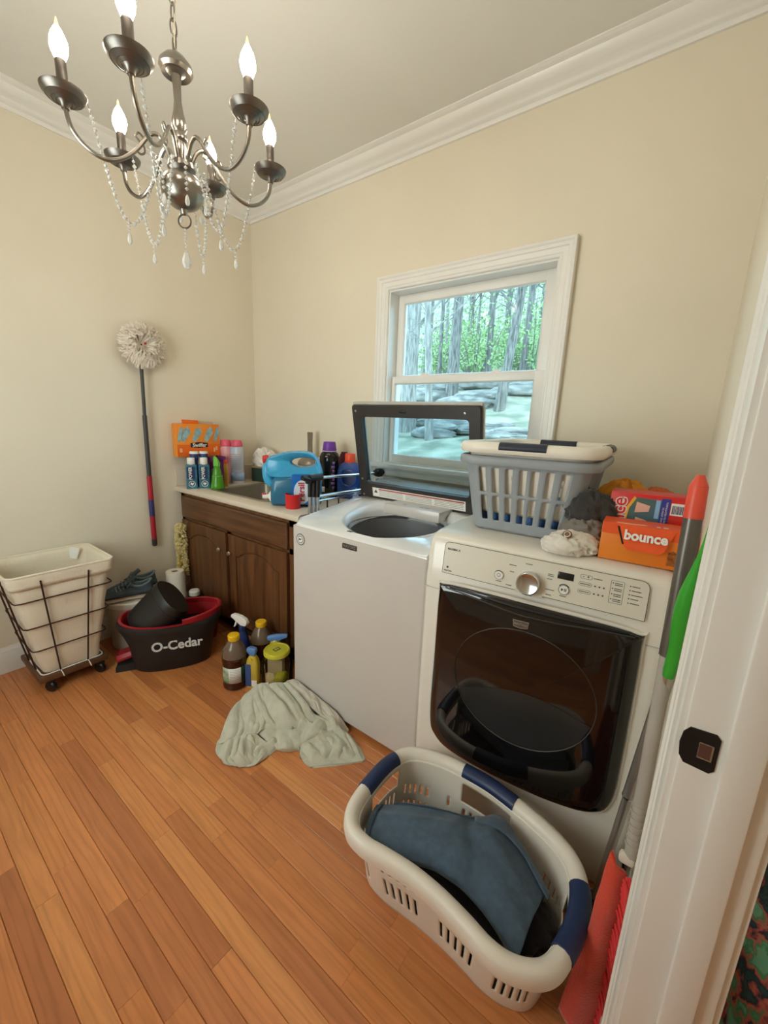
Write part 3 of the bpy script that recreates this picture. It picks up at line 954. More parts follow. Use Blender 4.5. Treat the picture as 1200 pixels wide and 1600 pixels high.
# door
DOORF = mat('black_door_frame', (14, 14, 15), 0.08, var=0.1, coat=0.6)
dr = root('door', (0, 0, 0))
dr.parent = DY
dloop = catmull([(0.075, 0, 0.832), (0.062, 0, 0.808), (0.060, 0, 0.60), (0.060, 0, 0.36), (0.085, 0, 0.295), (0.15, 0, 0.268), (0.30, 0, 0.262), (0.46, 0, 0.268), (0.56, 0, 0.290),
                 (0.600, 0, 0.345), (0.606, 0, 0.50), (0.602, 0, 0.80), (0.590, 0, 0.832), (0.45, 0, 0.841), (0.20, 0, 0.841)], 5, closed=True)
def dring(f, y):
    c = Vector((0.333, 0, 0.55))
    return [Vector((c.x + (p.x - c.x) * f, y - 0.014 * (1 - ((p.x - c.x) * f / 0.28) ** 2), c.z + (p.z - c.z) * f)) for p in dloop]
MB().loft([dring(1.022, 0.002), dring(1.022, -0.004), dring(1.012, -0.009), dring(1.0, -0.008)], False, False).build('door_surround', DENAMEL, dr, smooth=60)
MB().loft([dring(1.0, 0.0), dring(1.0, -0.012), dring(0.985, -0.017), dring(0.9, -0.0182), dring(0.6, -0.0185), dring(0.3, -0.0185), dring(0.02, -0.0185)], False, True).build('door_glass', mat('smoked_black_glass', (16, 14, 14), 0.045, var=0.2, coat=0.5, spec=0.6), dr, smooth=60)
# handle groove along the door's top, emblem
def top_y(x):
    return -0.0185 - 0.014 * (1 - ((x - 0.333) / 0.28) ** 2)
gp = [(x, top_y(x) + 0.0005, 0.829 - 0.020 * math.exp(-((x - .333) / .16) ** 2)) for x in [0.085 + 0.5 * i / 24 for i in range(25)]]
MB().tube(gp, 0.0028, 6).build('handle_lip', mat('grip_lip', (52, 52, 54), 0.2), dr)
gp2 = [(x, top_y(x) + 0.002, 0.834 - 0.006 * math.exp(-((x - .333) / .16) ** 2)) for x in [0.10 + 0.47 * i / 24 for i in range(25)]]
MB().tube(gp2, 0.0045, 6).build('handle_recess', BLACK, dr)
ey = top_y(0.32)
em = MB().prism([(0.298, 0.794), (0.342, 0.796), (0.340, 0.776), (0.320, 0.772), (0.301, 0.774)], ey - 0.004, ey + 0.001, 'y').build('emblem', CHROME, dr, smooth=0)
MB().prism([(0.3005, 0.7915), (0.3395, 0.793), (0.338, 0.778), (0.320, 0.7745), (0.303, 0.7765)], ey - 0.0046, ey - 0.0035, 'y').build('emblem_face', mat('emblem_grey', (110, 108, 106), 0.35, metal=0.6), dr, smooth=0)
text('MAYTAG', 0.0095, SILVER, dr, (0.3203, ey - 0.0049, 0.784), sx=0.9, ext=0.0003, bold=0.0003)
# the round window bowl showing as a faint ring behind the glass
RINGM = mat('window_bowl_ring', (84, 80, 78), 0.25)
rp = []
for i in range(48):
    a = 2 * PI * i / 48
    x = 0.335 + 0.198 * math.cos(a)
    zq = 0.585 + 0.180 * math.sin(a)
    rp.append((x, top_y(x) + 0.0008, zq))
MB().tube(rp, 0.0042, 6, closed=True, flat=0.35).build('window_ring', RINGM, dr)
rp = []
for i in range(22):
    t = i / 21
    x = 0.152 + 0.345 * t
    zq = 0.512 + 0.050 * math.sin(PI * t * 0.9) + 0.03 * t
    rp.append((x, top_y(x) + 0.0008, zq))
_lo = []
for i in range(22):
    a = PI * 1.14 + (PI * 2 - 0.20 - PI * 1.14) * i / 21
    x = 0.335 + 0.194 * math.cos(a)
    _lo.append((x, top_y(x) + 0.0004 - 0.0009, 0.585 + 0.176 * math.sin(a)))
_up = [(p[0], p[1] - 0.0013, p[2]) for p in rp]
MB().loft([_up, [((a_[0] + b_[0]) / 2, (a_[1] + b_[1]) / 2 - .0006, (a_[2] + b_[2]) / 2) for a_, b_ in zip(_up, _lo)], _lo], False, False, closed=False).build('window_bowl', mat('window_bowl_grey', (46, 45, 45), 0.16), dr, smooth=60)
# ================================================================ sink cabinet
def wood_mat(name, a, b_, sc=(30, 30, 2.2), rough=0.38):
    m = mat(name, a, rough, var=0.1, vscale=1.2, stretch=sc, rgb2=b_, coat=0.15, bump=0.05, bscale=8)
    return m
WOODV = wood_mat('stained_wood_upright', (112, 72, 42), (84, 52, 29))
WOODH = wood_mat('stained_wood_across', (108, 70, 42), (80, 50, 28), (2.2, 30, 30))
KNOB = mat('satin_knob', (200, 196, 186), 0.25, metal=0.9)
CF = -0.595      # cabinet face
CXL, CXR = 0.012, 1.165
cab = thing('sink_cabinet', 'dark brown wooden sink cabinet with two arched panel doors', 'cabinet', (CXL, CF, 0))
def cpart(mb, name, m, parent=None, **kw):
    o = mb.build(name, m, parent or cab, **kw)
    if parent is None:
        o.location = (-CXL, -CF, 0)
    return o
body = MB()
body.box(CXL, CF, 0.09, CXL + 0.018, -0.016, 0.83).box(CXR - 0.018, CF, 0.09, CXR, -0.016, 0.83)
body.box(CXL, CF, 0.09, CXR, -0.016, 0.108).box(CXL, -0.03, 0.09, CXR, -0.016, 0.83)
cpart(body, 'body', WOODV, smooth=0)
ff = MB()
ff.box(CXL, CF, 0.09, CXL + 0.035, CF + 0.019, 0.83).box(CXR - 0.10, CF, 0.09, CXR, CF + 0.019, 0.83).box(0.515, CF, 0.09, 0.565, CF + 0.019, 0.66)
ff.box(CXL, CF, 0.79, CXR, CF + 0.019, 0.83).box(CXL, CF, 0.645, CXR, CF + 0.019, 0.675).box(CXL, CF, 0.09, CXR, CF + 0.019, 0.125)
cpart(ff, 'face_frame', WOODV, smooth=0)
cpart(MB().box(CXL + .01, CF + 0.06, 0.0, CXR - .01, CF + 0.075, 0.095), 'toe_kick', mat('dark_toe_kick', (52, 34, 22), 0.6), smooth=0)
dfp = MB()
x0, x1, z0, z1 = 0.034, 1.062, 0.668, 0.806
ins = [(0.0, CF), (0.0, CF - 0.012), (0.010, CF - 0.019)]
dfp.loft([[(x0 + i, y, z0 + i), (x1 - i, y, z0 + i), (x1 - i, y, z1 - i), (x0 + i, y, z1 - i)] for i, y in ins], False, True)
cpart(dfp, 'false_drawer_front', WOODH, smooth=0)
def cab_door(x0, x1, z0, z1, kx):
    st, rl = 0.062, 0.062
    fy = CF - 0.018
    def arch(inset, y):
        a0, a1, b0, b1 = x0 + st + inset, x1 - st - inset, z0 + rl + inset, z1 - rl - inset
        pts = [(a0, y, b0), (a1, y, b0), (a1, y, b1 - 0.055)]
        w = (a1 - a0) / 2
        c = (a0 + a1) / 2
        for q in range(1, 20):
            t = q / 20
            xx = a1 + (a0 - a1) * t
            u = (xx - c) / w
            sh = 0.0 if abs(u) > 0.86 else 1.0
            h = 0.055 * (1 - (abs(u) / 0.86) ** 2.2) if abs(u) < 0.86 else 0.0
            pts.append((xx, y, b1 - 0.055 + h))
        pts.append((a0, y, b1 - 0.055))
        return pts
    dm = MB()
    dm.box(x0, CF - 0.008, z0, x1, CF, z1)
    dm.box(x0, fy, z0, x0 + st, CF - 0.007, z1, 0.002).box(x1 - st, fy, z0, x1, CF - 0.007, z1, 0.002)
    dm.box(x0 + st - .001, fy, z0, x1 - st + .001, CF - 0.007, z0 + rl, 0.002)
    top = [(p[0], p[2]) for p in arch(0.0, 0)[2:]]          # right spring point over the arch to the left one
    dm.prism([(x1 - st + .001, z1)] + [(x1 - st + .001, top[0][1])] + top[1:-1] + [(x0 + st - .001, top[-1][1]), (x0 + st - .001, z1)], fy, CF - 0.007, 'y')
    d = cpart(dm, 'door', WOODV, smooth=0)
    # raised arched panel standing in its recess
    cpart(MB().loft([arch(0.006, CF - 0.0075), arch(0.007, fy + 0.004), arch(0.036, fy - 0.002)], False, True), 'raised_panel', WOODV, d, smooth=25)
    Mk = Matrix.Translation((kx, fy, z1 - 0.105)) @ Matrix.Rotation(PI / 2, 4, 'X')
    cpart(MB().lathe([(0.0, 0.0), (0.007, 0.0), (0.0055, 0.010), (0.012, 0.016), (0.014, 0.022), (0.011, 0.028), (0.0, 0.030)], 18, M=Mk), 'knob', KNOB, d)
cab_door(0.034, 0.524, 0.115, 0.652, 0.482)
cab_door(0.556, 1.062, 0.115, 0.652, 0.585)

# countertop with rolled front edge, backsplash, cut-out for the sink
LAM = mat('beige_laminate', (214, 202, 184), 0.4, var=0.05, vscale=220)
CT0, CT1, CTF = 0.001, 1.172, -0.632
SX0, SX1, SY0, SY1 = 0.27, 0.80, -0.53, -0.13
ct = thing('countertop', 'beige laminate countertop with rounded front edge and backsplash', 'countertop', (CT0, CTF, 0.83))
def tpart(mb, name, m, **kw):
    o = mb.build(name, m, ct, **kw)
    o.location = (-CT0, -CTF, -0.83)
    return o
tp = MB()
tp.prism([(CTF + 0.012, 0.830), (CTF + 0.003, 0.836), (CTF, 0.848), (CTF + 0.003, 0.861), (CTF + 0.014, 0.868), (SY0, 0.868), (SY0, 0.830)], CT0, CT1, 'x')
tp.box(CT0, SY0, 0.830, SX0, -0.002, 0.868).box(SX1, SY0, 0.830, CT1, -0.002, 0.868).box(SX0, SY1, 0.830, SX1, -0.002, 0.868)
tpart(tp, 'slab', LAM, smooth=40)
tpart(MB().box(CT0, -0.022, 0.868, CT1, -0.001, 0.972, 0.004), 'backsplash', LAM)
tpart(MB().box(CT0, CTF + 0.006, 0.868, CT0 + 0.02, -0.022, 0.972, 0.004), 'side_splash', LAM)
tpart(MB().prism([(CTF + 0.012, 0.830), (CTF + 0.003, 0.836), (CTF, 0.848), (CTF + 0.003, 0.861), (CTF + 0.014, 0.868), (-0.004, 0.868), (-0.004, 0.83)], CT1, CT1 + 0.0015, 'x'), 'end_strip', mat('grey_edge_strip', (178, 172, 166), 0.4), smooth=0)

STEEL = mat('sink_steel', (150, 140, 126), 0.34, metal=0.45, var=0.08, vscale=5)
sk = thing('kitchen_sink', 'stainless steel drop-in sink behind the wooden cabinet front', 'sink', ((SX0 + SX1) / 2, (SY0 + SY1) / 2, 0.70))
hx, hy = (SX1 - SX0) / 2, (SY1 - SY0) / 2
def zr(zq, loop):
    return [(p[0], p[1], zq - 0.70) for p in loop]
MB().loft([zr(0.8682, rrect(hx + 0.022, hy + 0.022, 0.05)), zr(0.8715, rrect(hx + 0.020, hy + 0.020, 0.05)), zr(0.8715, rrect(hx + 0.004, hy + 0.004, 0.05)), zr(0.866, rrect(hx - 0.004, hy - 0.004, 0.05)),
           zr(0.73, rrect(hx - 0.012, hy - 0.012, 0.05)), zr(0.705, rrect(hx - 0.035, hy - 0.035, 0.04)), zr(0.70, rrect(hx - 0.12, hy - 0.10, 0.04)), zr(0.699, rrect(0.02, 0.02, 0.02))], False, True).build('basin', STEEL, sk, smooth=50)
MB().lathe([(0.0, 0.004), (0.03, 0.004), (0.042, 0.003), (0.042, 0.0), (0, 0)], 24).build('drain', CHROME, sk)
DKM = mat('tarnished_faucet', (150, 142, 132), 0.3, metal=0.7, var=0.12)
fc = thing('faucet', 'dull metal sink faucet with its lever handle raised', 'faucet', (0.665, -0.082, 0.868))
MB().lathe([(0.0, 0.0), (0.06, 0.0), (0.06, 0.006), (0.05, 0.014), (0.034, 0.018), (0.030, 0.12), (0.032, 0.14), (0.0, 0.15)], 24).build('base', DKM, fc)
MB().tube(catmull([(0, 0, 0.09), (0.0, -0.05, 0.125), (0, -0.11, 0.140), (0, -0.165, 0.130), (0, -0.175, 0.105)], 6), [0.016] * 6 * 4 + [0.014], 12).build('spout', DKM, fc)
MB().lathe([(0.0, 0.125), (0.072, 0.148), (0.080, 0.168), (0.074, 0.188), (0.052, 0.208), (0.028, 0.226), (0.0, 0.23)], 28).build('handle_dome', DKM, fc)
hl = MB().loft([[(sx * w, y0, z_) for sx, y0 in ((-1, -.006), (1, -.006), (1, .006), (-1, .006))] for w, z_ in ((0.022, 0.215), (0.017, 0.25), (0.016, 0.30), (0.019, 0.362), (0.018, 0.368))])
hl.build('lever', DKM, fc, smooth=30)

# ================================================================ generic bottle
def bottle(name, label, cat, loc, prof, m, cap=None, capm=None, sx=1.0, sy=1.0, rz=0.0, group=None, seg=24):
    t = thing(name, label, cat, loc, rz, group)
    MB().lathe(prof, seg, sx=sx, sy=sy).build('bottle_body', m, t)
    if cap:
        MB().lathe(cap, seg if sx == sy else 20).build('cap', capm, t)
    return t
def band(t, r, z0, z1, a0, a1, m, name='label', sx=1.0, sy=1.0):
    return MB().lathe([(r, z0), (r, z1)], 20, a0=a0, a1=a1, sx=sx, sy=sy, cap=False).build(name, m, t, solid=0.0006, off=1.0)
FACE = -PI / 2 + 0.55       # direction towards the viewer from the counter
# things on the counter --------------------------------------------------
CZ = 0.868
TEAL = mat('teal_bottle_print', (64, 128, 150), 0.35, var=0.25, vscale=30, rgb2=(40, 84, 112))
NAVYP = mat('navy_print', (32, 58, 100), 0.4)
for i, (x, y, lb) in enumerate(((0.163, -0.598, 'teal cleaner box bottle with white cap, nearest the left wall'), (0.193, -0.533, 'teal cleaner box bottle with white cap, beside the green spray bottle'))):
    t = thing('cleaner_bottle', lb, 'bottle', (x, y, CZ), math.radians(62), 'teal cleaner bottles on the counter')
    hw, hd = 0.032, 0.026
    rr = [[(p[0], p[1], zq) for p in rrect(hw * f, hd * f, 0.008 * f)] for f, zq in ((0.97, 0), (1, 0.004), (1, 0.136), (0.96, 0.143), (0.72, 0.150))]
    MB().loft(rr).build('bottle_body', TEAL, t)
    MB().lathe([(0.022, 0.148), (0.022, 0.152), (0.0225, 0.153), (0.0215, 0.186), (0.019, 0.189), (0, 0.189)], 20).build('cap', WHITE, t)
    MB().box(-0.026, -hd - 0.0006, 0.062, 0.020, -hd + .001, 0.134).build('label_panel', NAVYP, t, smooth=0)
    text('POWER', 0.026, PAPER, t, (-0.006, -hd - 0.0012, 0.096), (PI / 2, -PI / 2, 0), sx=0.85, bold=0.0006)
    MB().tube([(0.018 * math.cos(2 * PI * q / 20), -hd - 0.0008, 0.030 + 0.018 * math.sin(2 * PI * q / 20)) for q in range(20)], 0.0016, 5, closed=True).build('logo_ring', PAPER, t)
    MB().prism([(-.010, .026), (-.004, .026), (0, .019), (.004, .026), (.010, .030), (.008, .038), (0, .034), (-.006, .042)], -hd - 0.0012, -hd, 'y').build('logo', PAPER, t, smooth=0)
BLUEC = mat('deep_blue_bottle', (52, 70, 128), 0.35, var=0.1)
for i, (x, y, lb) in enumerate(((0.112, -0.548, 'dark blue bottle with white top, left of its twin under the orange box'), (0.126, -0.494, 'dark blue bottle with white top, right of its twin under the orange box'))):
    t = thing('freshener_bottle', lb, 'bottle', (x, y, CZ), 0, 'dark blue bottles behind the teal pair')
    MB().lathe([(0.0, 0), (0.023, 0), (0.024, 0.004), (0.021, 0.10), (0.0205, 0.13), (0.022, 0.16), (0.0265, 0.205), (0.0265, 0.214), (0, 0.214)], 22).build('bottle_body', BLUEC, t)
    MB().lathe([(0.027, 0.208), (0.0275, 0.216), (0.024, 0.222), (0, 0.223)], 22).build('cap', WHITE, t)
    MB().box(-0.004, -0.0035, -0.0035, 0.004, 0.0035, 0.0035, M=Matrix.Translation((0.0235 * math.cos(FACE), 0.0235 * math.sin(FACE), 0.175)) @ Matrix.Rotation(FACE + PI / 2, 4, 'Z')).build('print_mark', PAPER, t, smooth=0)
# purple caddy that carries the orange box
cd = thing('storage_caddy', 'purple plastic caddy with handle slot behind the green spray bottle', 'caddy', (0.100, -0.405, CZ), math.radians(90))
PURP = mat('purple_plastic', (112, 52, 110), 0.4)
cw = MB().loft([[(p[0], p[1], zq) for p in rrect(hx_, hy_, 0.012)] for hx_, hy_, zq in ((0.050, 0.040, 0), (0.052, 0.044, 0.14), (0.056, 0.048, 0.15), (0.050, 0.042, 0.152), (0.044, 0.036, 0.02))], True, True)
cw.build('tub', PURP, cd)
for x_ in (-0.054, 0.038):
    MB().box(x_, -0.050, 0.150, x_ + 0.016, 0.052, 0.186, 0.006).build('handle', PURP, cd)
# orange duster refill box
bx = thing('refill_box', 'open orange box of duster refills with white cloth pictures, against the left wall', 'box', (0.022, -0.490, 1.055), math.radians(90))
ORB = mat('orange_card', (238, 128, 44), 0.5, var=0.1, vscale=5, rgb2=(246, 156, 52))
ORD = mat('deep_orange_card', (240, 112, 30), 0.5, var=0.04)
MB().box(-0.142, -0.055, 0.0, 0.142, 0.0, 0.202, 0.002).build('carton', ORB, bx)
MB().box(-0.142, -0.0557, 0.0, 0.142, -0.0545, 0.075).build('lower_print', ORD, bx, smooth=0)
MB().prism([(-0.10, 0.200), (0.005, 0.200), (0.000, 0.226), (-0.104, 0.228)], -0.053, -0.0515, 'y').build('open_flap', ORD, bx, smooth=0)
MB().prism([(0.0, 0.200), (0.138, 0.200), (0.126, 0.216), (0.004, 0.224)], -0.004, -0.0025, 'y').build('open_flap', mat('bare_card', (206, 190, 168), 0.6), bx, smooth=0)
CLOTHP = mat('duster_print', (168, 196, 200), 0.6, rgb2=(128, 168, 178), vscale=40)
for x in (-0.118, -0.085, -0.012, 0.066, 0.122):
    w = 0.022 if abs(x) > 0.1 else 0.034
    MB().prism([(x - w, 0.105), (x - w * .4, 0.088), (x + w, 0.150), (x + w * .5, 0.188), (x - w * .2, 0.170)], -0.0563, -0.0545, 'y').build('picture', CLOTHP, bx, smooth=0)
lt = MB().prism([(-0.058, 0.058), (0.0, 0.052), (0.058, 0.058), (0.058, 0.084), (0.0, 0.090), (-0.058, 0.084)], -0.0568, -0.0545, 'y').build('logo_plate', mat('logo_black', (28, 26, 28), 0.5), bx, smooth=0)
text('Swiffer', 0.034, PAPER, bx, (0.0, -0.0574, 0.070), sx=1.0, bold=0.0006, shear=0.15)
MB().box(-0.128, -0.0565, 0.028, -0.112, -0.0545, 0.052).box(0.098, -0.0565, 0.026, 0.108, -0.0545, 0.052).box(0.112, -0.0565, 0.036, 0.124, -0.0545, 0.060).build('small_print', mat('pale_orange_print', (250, 190, 140), 0.5), bx, smooth=0)
# green spray bottle, cone shaped
GREENB = mat('translucent_green', (96, 178, 50), 0.18, trans=0.35, var=0.1)
t = thing('spray_bottle', 'translucent green cone-shaped spray bottle on the counter edge', 'bottle', (0.262, -0.487, CZ), 0.5)
MB().lathe([(0, 0), (0.040, 0), (0.042, 0.006), (0.040, 0.02), (0.031, 0.075), (0.0305, 0.082), (0.028, 0.084), (0.021, 0.125), (0.015, 0.142), (0.0, 0.143)], 24).build('bottle_body', GREENB, t)
MB().loft([[(p[0] + dx, p[1], zq) for p in rrect(a, b2, 0.004)] for a, b2, dx, zq in ((0.016, 0.013, 0, 0.140), (0.017, 0.013, 0, 0.158), (0.014, 0.011, -0.002, 0.175), (0.010, 0.009, -0.008, 0.190), (0.005, 0.006, -0.013, 0.199))]).build('spray_head', mat('leaf_green_plastic', (110, 190, 70), 0.4), t)
MB().tube([(0.012, 0, 0.165), (0.018, 0, 0.150), (0.016, 0, 0.132)], 0.003, 6).build('trigger', MATS['leaf_green_plastic'], t)
MB().tube([(0.0315 * math.cos(2 * PI * q / 24), 0.0315 * math.sin(2 * PI * q / 24), 0.079) for q in range(24)], 0.0016, 6, closed=True).build('waist_ring', MATS['leaf_green_plastic'], t)
# tan slim bottle with orange cap
t = thing('slim_bottle', 'slim tan bottle with orange cap standing by the sink', 'bottle', (0.222, -0.400, CZ), 0.4)
MB().box(-0.012, -0.008, 0, 0.012, 0.008, 0.146, 0.003).build('bottle_body', mat('tan_plastic', (202, 152, 66), 0.45), t)
MB().loft([[(p[0], p[1], zq) for p in rrect(a, b2, 0.003)] for a, b2, zq in ((0.011, 0.008, 0.146), (0.012, 0.008, 0.165), (0.008, 0.006, 0.170))]).build('cap', mat('orange_red_plastic', (222, 84, 60), 0.4), t)
t = thing('scour_cloth', 'folded grey green cleaning cloth between the bottles on the counter', 'cloth', (0.196, -0.462, CZ), 0.3)
MB().box(-0.022, -0.016, 0, 0.022, 0.016, 0.115, 0.012, 3).build('fold', mat('grey_green_cloth', (112, 124, 112), 0.9, var=0.2, vscale=40, bump=0.6, bscale=60), t)
# pink-capped scent beads
PINKT = mat('pale_pink_blue_print', (206, 200, 206), 0.3, var=0.1, rgb2=(176, 190, 212), vscale=12)
PINKC = mat('pink_cap', (226, 92, 116), 0.35)
for (x, y, lb, m) in ((0.155, -0.270, 'pale pink and blue bottle with pink cap, the front one of two', PINKT), (0.080, -0.305, 'pink bottle with pink cap, partly hidden behind its twin', mat('rose_bottle', (224, 160, 164), 0.35))):
    t = thing('scent_bottle', lb, 'bottle', (x, y, CZ), 0.6, 'pink capped bottles by the sink')
    MB().lathe([(0, 0), (0.046, 0), (0.048, 0.006), (0.045, 0.05), (0.041, 0.12), (0.044, 0.18), (0.047, 0.22), (0.043, 0.245), (0.030, 0.252), (0.0, 0.253)], 26, sx=1.0, sy=0.72).build('bottle_body', m, t)
    MB().lathe([(0.036, 0.250), (0.038, 0.256), (0.033, 0.288), (0.030, 0.291), (0, 0.292)], 22, sx=1, sy=0.8).build('cap', PINKC, t)
    if m is PINKT:
        band(t, 0.0485, 0.02, 0.075, -PI * .95, -.05, mat('pale_blue_print', (150, 176, 214), 0.35), sx=1, sy=.72)
        for q in range(8):
            band(t, 0.0482, 0.100 + q * 0.0135, 0.1035 + q * 0.0135, -PI * .78, -PI * .22, GREYINK, 'print_line', sx=0.985, sy=.71)
# crumpled white bag and dark box behind the jug
t = thing('sponge_box', 'dark green scouring box below the crumpled white plastic bag', 'box', (0.225, -0.095, CZ), 0.12)
MB().box(-0.10, -0.035, 0, 0.115, 0.05, 0.108, 0.004).build('carton', mat('kraft_card', (176, 146, 108), 0.6), t)
MB().box(-0.098, -0.0365, 0.004, 0.045, -0.034, 0.098).build('dark_print', mat('bottle_green_print', (44, 64, 54), 0.5), t, smooth=0)

def lump(name, m, parent, c, rad, seed, amp=0.25, fs=(4, 4, 4), nu=48, nv=28, flat=True, ridged=True):
    """crumpled cloth-like lump with ridged folds; flat underside"""
    vs, fs_ = [], []
    for j in range(nv + 1):
        th = PI * j / nv
        for i in range(nu):
            ph = 2 * PI * i / nu
            d = Vector((math.sin(th) * math.cos(ph), math.sin(th) * math.sin(ph), math.cos(th)))
            q = Vector((d.x * fs[0], d.y * fs[1], d.z * fs[2])) + Vector((seed * 7.3, seed * 1.9, seed * 4.1))
            n1 = noise.noise(q)
            n2 = noise.noise(q * 2.3)
            n = (1 - 2.2 * abs(n1)) * 0.7 + (1 - 2.2 * abs(n2)) * 0.3 if ridged else n1
            s = 1 + amp * n
            p = Vector((d.x * rad[0] * s, d.y * rad[1] * s, d.z * rad[2] * s))
            if flat and p.z < -rad[2] * 0.55:
                p.z = -rad[2] * 0.55
            vs.append(p)
    for j in range(nv):
        for i in range(nu):
            a, b2 = j * nu + i, j * nu + (i + 1) % nu
            fs_.append((a, b2, b2 + nu, a + nu))
    o = MB().add([v + Vector(c) for v in vs], fs_).build(name, m, parent, smooth=60)
    return o
t = thing('plastic_bag', 'crumpled white plastic bag lying on the box behind the blue jug', 'bag', (0.235, -0.090, CZ + 0.109))
lump('film', mat('white_bag_film', (240, 232, 226), 0.3, var=0.04), t, (-0.02, 0, 0.042), (0.100, 0.048, 0.072), 3, 0.34, (3, 3, 4))
lump('film', MATS['white_bag_film'], t, (0.075, -0.005, 0.026), (0.065, 0.042, 0.045), 9, 0.4, (3, 3, 4))
# big blue detergent jug lying on its side with spigot
JUGT = mat('sky_blue_jug', (70, 176, 226), 0.22, var=0.05, trans=0.12)
JUGD = mat('deep_blue_liquid', (48, 112, 146), 0.2, var=0.08)
jg = thing('detergent_jug', 'large sky blue detergent jug with red cap and white spigot', 'jug', (0.955, -0.465, CZ), math.radians(48))
# local x along the jug (towards the washer), z up
def sect(x, zb, zt_, hw):
    out = []
    for i in range(20):
        a = 2 * PI * i / 20
        c_, s_ = math.cos(a), math.sin(a)
        e = 0.55
        yy_ = hw * math.copysign(abs(c_) ** e, c_)
        zz_ = (zb + zt_) / 2 + (zt_ - zb) / 2 * math.copysign(abs(s_) ** e, s_)
        out.append((x, yy_, zz_))
    return out
lowr = [sect(-0.118, 0.010, 0.10, 0.055), sect(-0.112, 0.002, 0.135, 0.066), sect(-0.09, 0.0, 0.165, 0.072), sect(0.05, 0.0, 0.178, 0.074), sect(0.112, 0.0, 0.178, 0.072), sect(0.135, 0.004, 0.170, 0.064), sect(0.142, 0.012, 0.155, 0.05)]
MB().loft(lowr).build('jug_body', JUGD, jg, smooth=60)
# upper shell with handle hole: outline in (x,z) with an elliptical hole
oloop = catmull([(-0.118, 0, 0.150), (-0.140, 0, 0.190), (-0.138, 0, 0.235), (-0.120, 0, 0.252), (-0.05, 0, 0.275), (0.03, 0, 0.284), (0.09, 0, 0.276), (0.125, 0, 0.245), (0.142, 0, 0.200), (0.145, 0, 0.165), (0.09, 0, 0.155), (0.0, 0, 0.150)], 5, closed=True)
n_ = len(oloop)
hc = Vector((0.052, 0, 0.228))
hl_ = []
for p in oloop:
    a = math.atan2(p.z - hc.z, p.x - hc.x)
    ca_, sa_ = math.cos(a), math.sin(a)
    hl_.append(Vector((hc.x + 0.062 * ca_, 0, hc.z + 0.024 * sa_)))
def off(loop, k, y, c):
    return [Vector((c.x + (p.x - c.x) * k, y, c.z + (p.z - c.z) * k)) for p in loop]
oc = Vector((0.0, 0, 0.215))
rings = [off(hl_, 1.0, 0.0, hc), off(hl_, 1.02, -0.03, hc), off(hl_, 1.14, -0.050, hc), off(oloop, 0.90, -0.064, oc), off(oloop, 0.97, -0.052, oc), off(oloop, 1.0, -0.03, oc), off(oloop, 1.0, 0.03, oc),
         off(oloop, 0.97, 0.052, oc), off(oloop, 0.90, 0.064, oc), off(hl_, 1.14, 0.050, hc), off(hl_, 1.02, 0.03, hc), off(hl_, 1.0, 0.0, hc)]
MB().loft(rings, False, False).build('jug_shell', JUGT, jg, smooth=60)
MB().tube(catmull([(-0.118, 0, 0.235), (-0.136, 0, 0.19), (-0.132, 0, 0.135), (-0.112, 0, 0.112)], 6), 0.026, 12).build('jug_shoulder', JUGT, jg)
capM = Matrix.Translation((-0.128, 0, 0.236)) @ Matrix.Rotation(-PI / 2 - 0.05, 4, 'Y')
MB().lathe([(0.0, 0), (0.022, 0), (0.023, 0.004), (0.022, 0.026), (0.018, 0.030), (0, 0.030)], 22, M=capM).build('cap', mat('red_cap', (204, 56, 52), 0.35), jg)
spM = Matrix.Translation((-0.112, -0.01, 0.045)) @ Matrix.Rotation(-PI / 2, 4, 'Y')
MB().lathe([(0.0, 0), (0.030, 0), (0.030, 0.008), (0.020, 0.016), (0.012, 0.020), (0.012, 0.05), (0, 0.05)], 20, M=spM).build('spigot', WHITE, jg)
MB().box(-0.165, -0.018, 0.052, -0.142, -0.002, 0.060, 0.002).build('spigot_button', MATS['red_cap'], jg)
MB().prism([(p[0], p[1]) for p in rloop(-0.012, 0.012, 0.128, 0.170, (0.012,) * 4)], -0.0765, -0.070, 'y').build('label', mat('bright_blue_label', (30, 122, 206), 0.35, rgb2=(20, 96, 186), vscale=14), jg, smooth=20)
MB().prism([(0.040 + 0.042 * math.cos(2 * PI * q / 28), 0.078 + 0.062 * math.sin(2 * PI * q / 28)) for q in range(28)], -0.0778, -0.076, 'y').build('label_oval', mat('pale_blue_oval', (214, 228, 242), 0.4), jg, smooth=0)
MB().box(0.090, -0.0772, 0.118, 0.112, -0.076, 0.172).build('label_badge', mat('orange_badge', (226, 120, 70), 0.4, rgb2=(240, 226, 214), vscale=60), jg, smooth=0)
text('Persil', 0.045, mat('persil_red', (196, 28, 48), 0.4), jg, (0.038, -0.0782, 0.080), (PI / 2, -PI / 2, 0), bold=0.0012)
# red dosing cap
t = thing('measuring_cup', 'red plastic dosing cup standing in front of the blue jug', 'cup', (1.025, -0.535, CZ))
MB().lathe([(0, 0), (0.036, 0), (0.0375, 0.003), (0.039, 0.068), (0.0395, 0.074), (0.037, 0.074), (0.035, 0.006), (0, 0.006)], 28).build('cup_wall', mat('cup_red', (206, 40, 44), 0.32), t)
MB().tube([(0.0392 * math.cos(2 * PI * q / 28), 0.0392 * math.sin(2 * PI * q / 28), 0.071) for q in range(28)], 0.0018, 6, closed=True).build('rim', MATS['cup_red'], t)
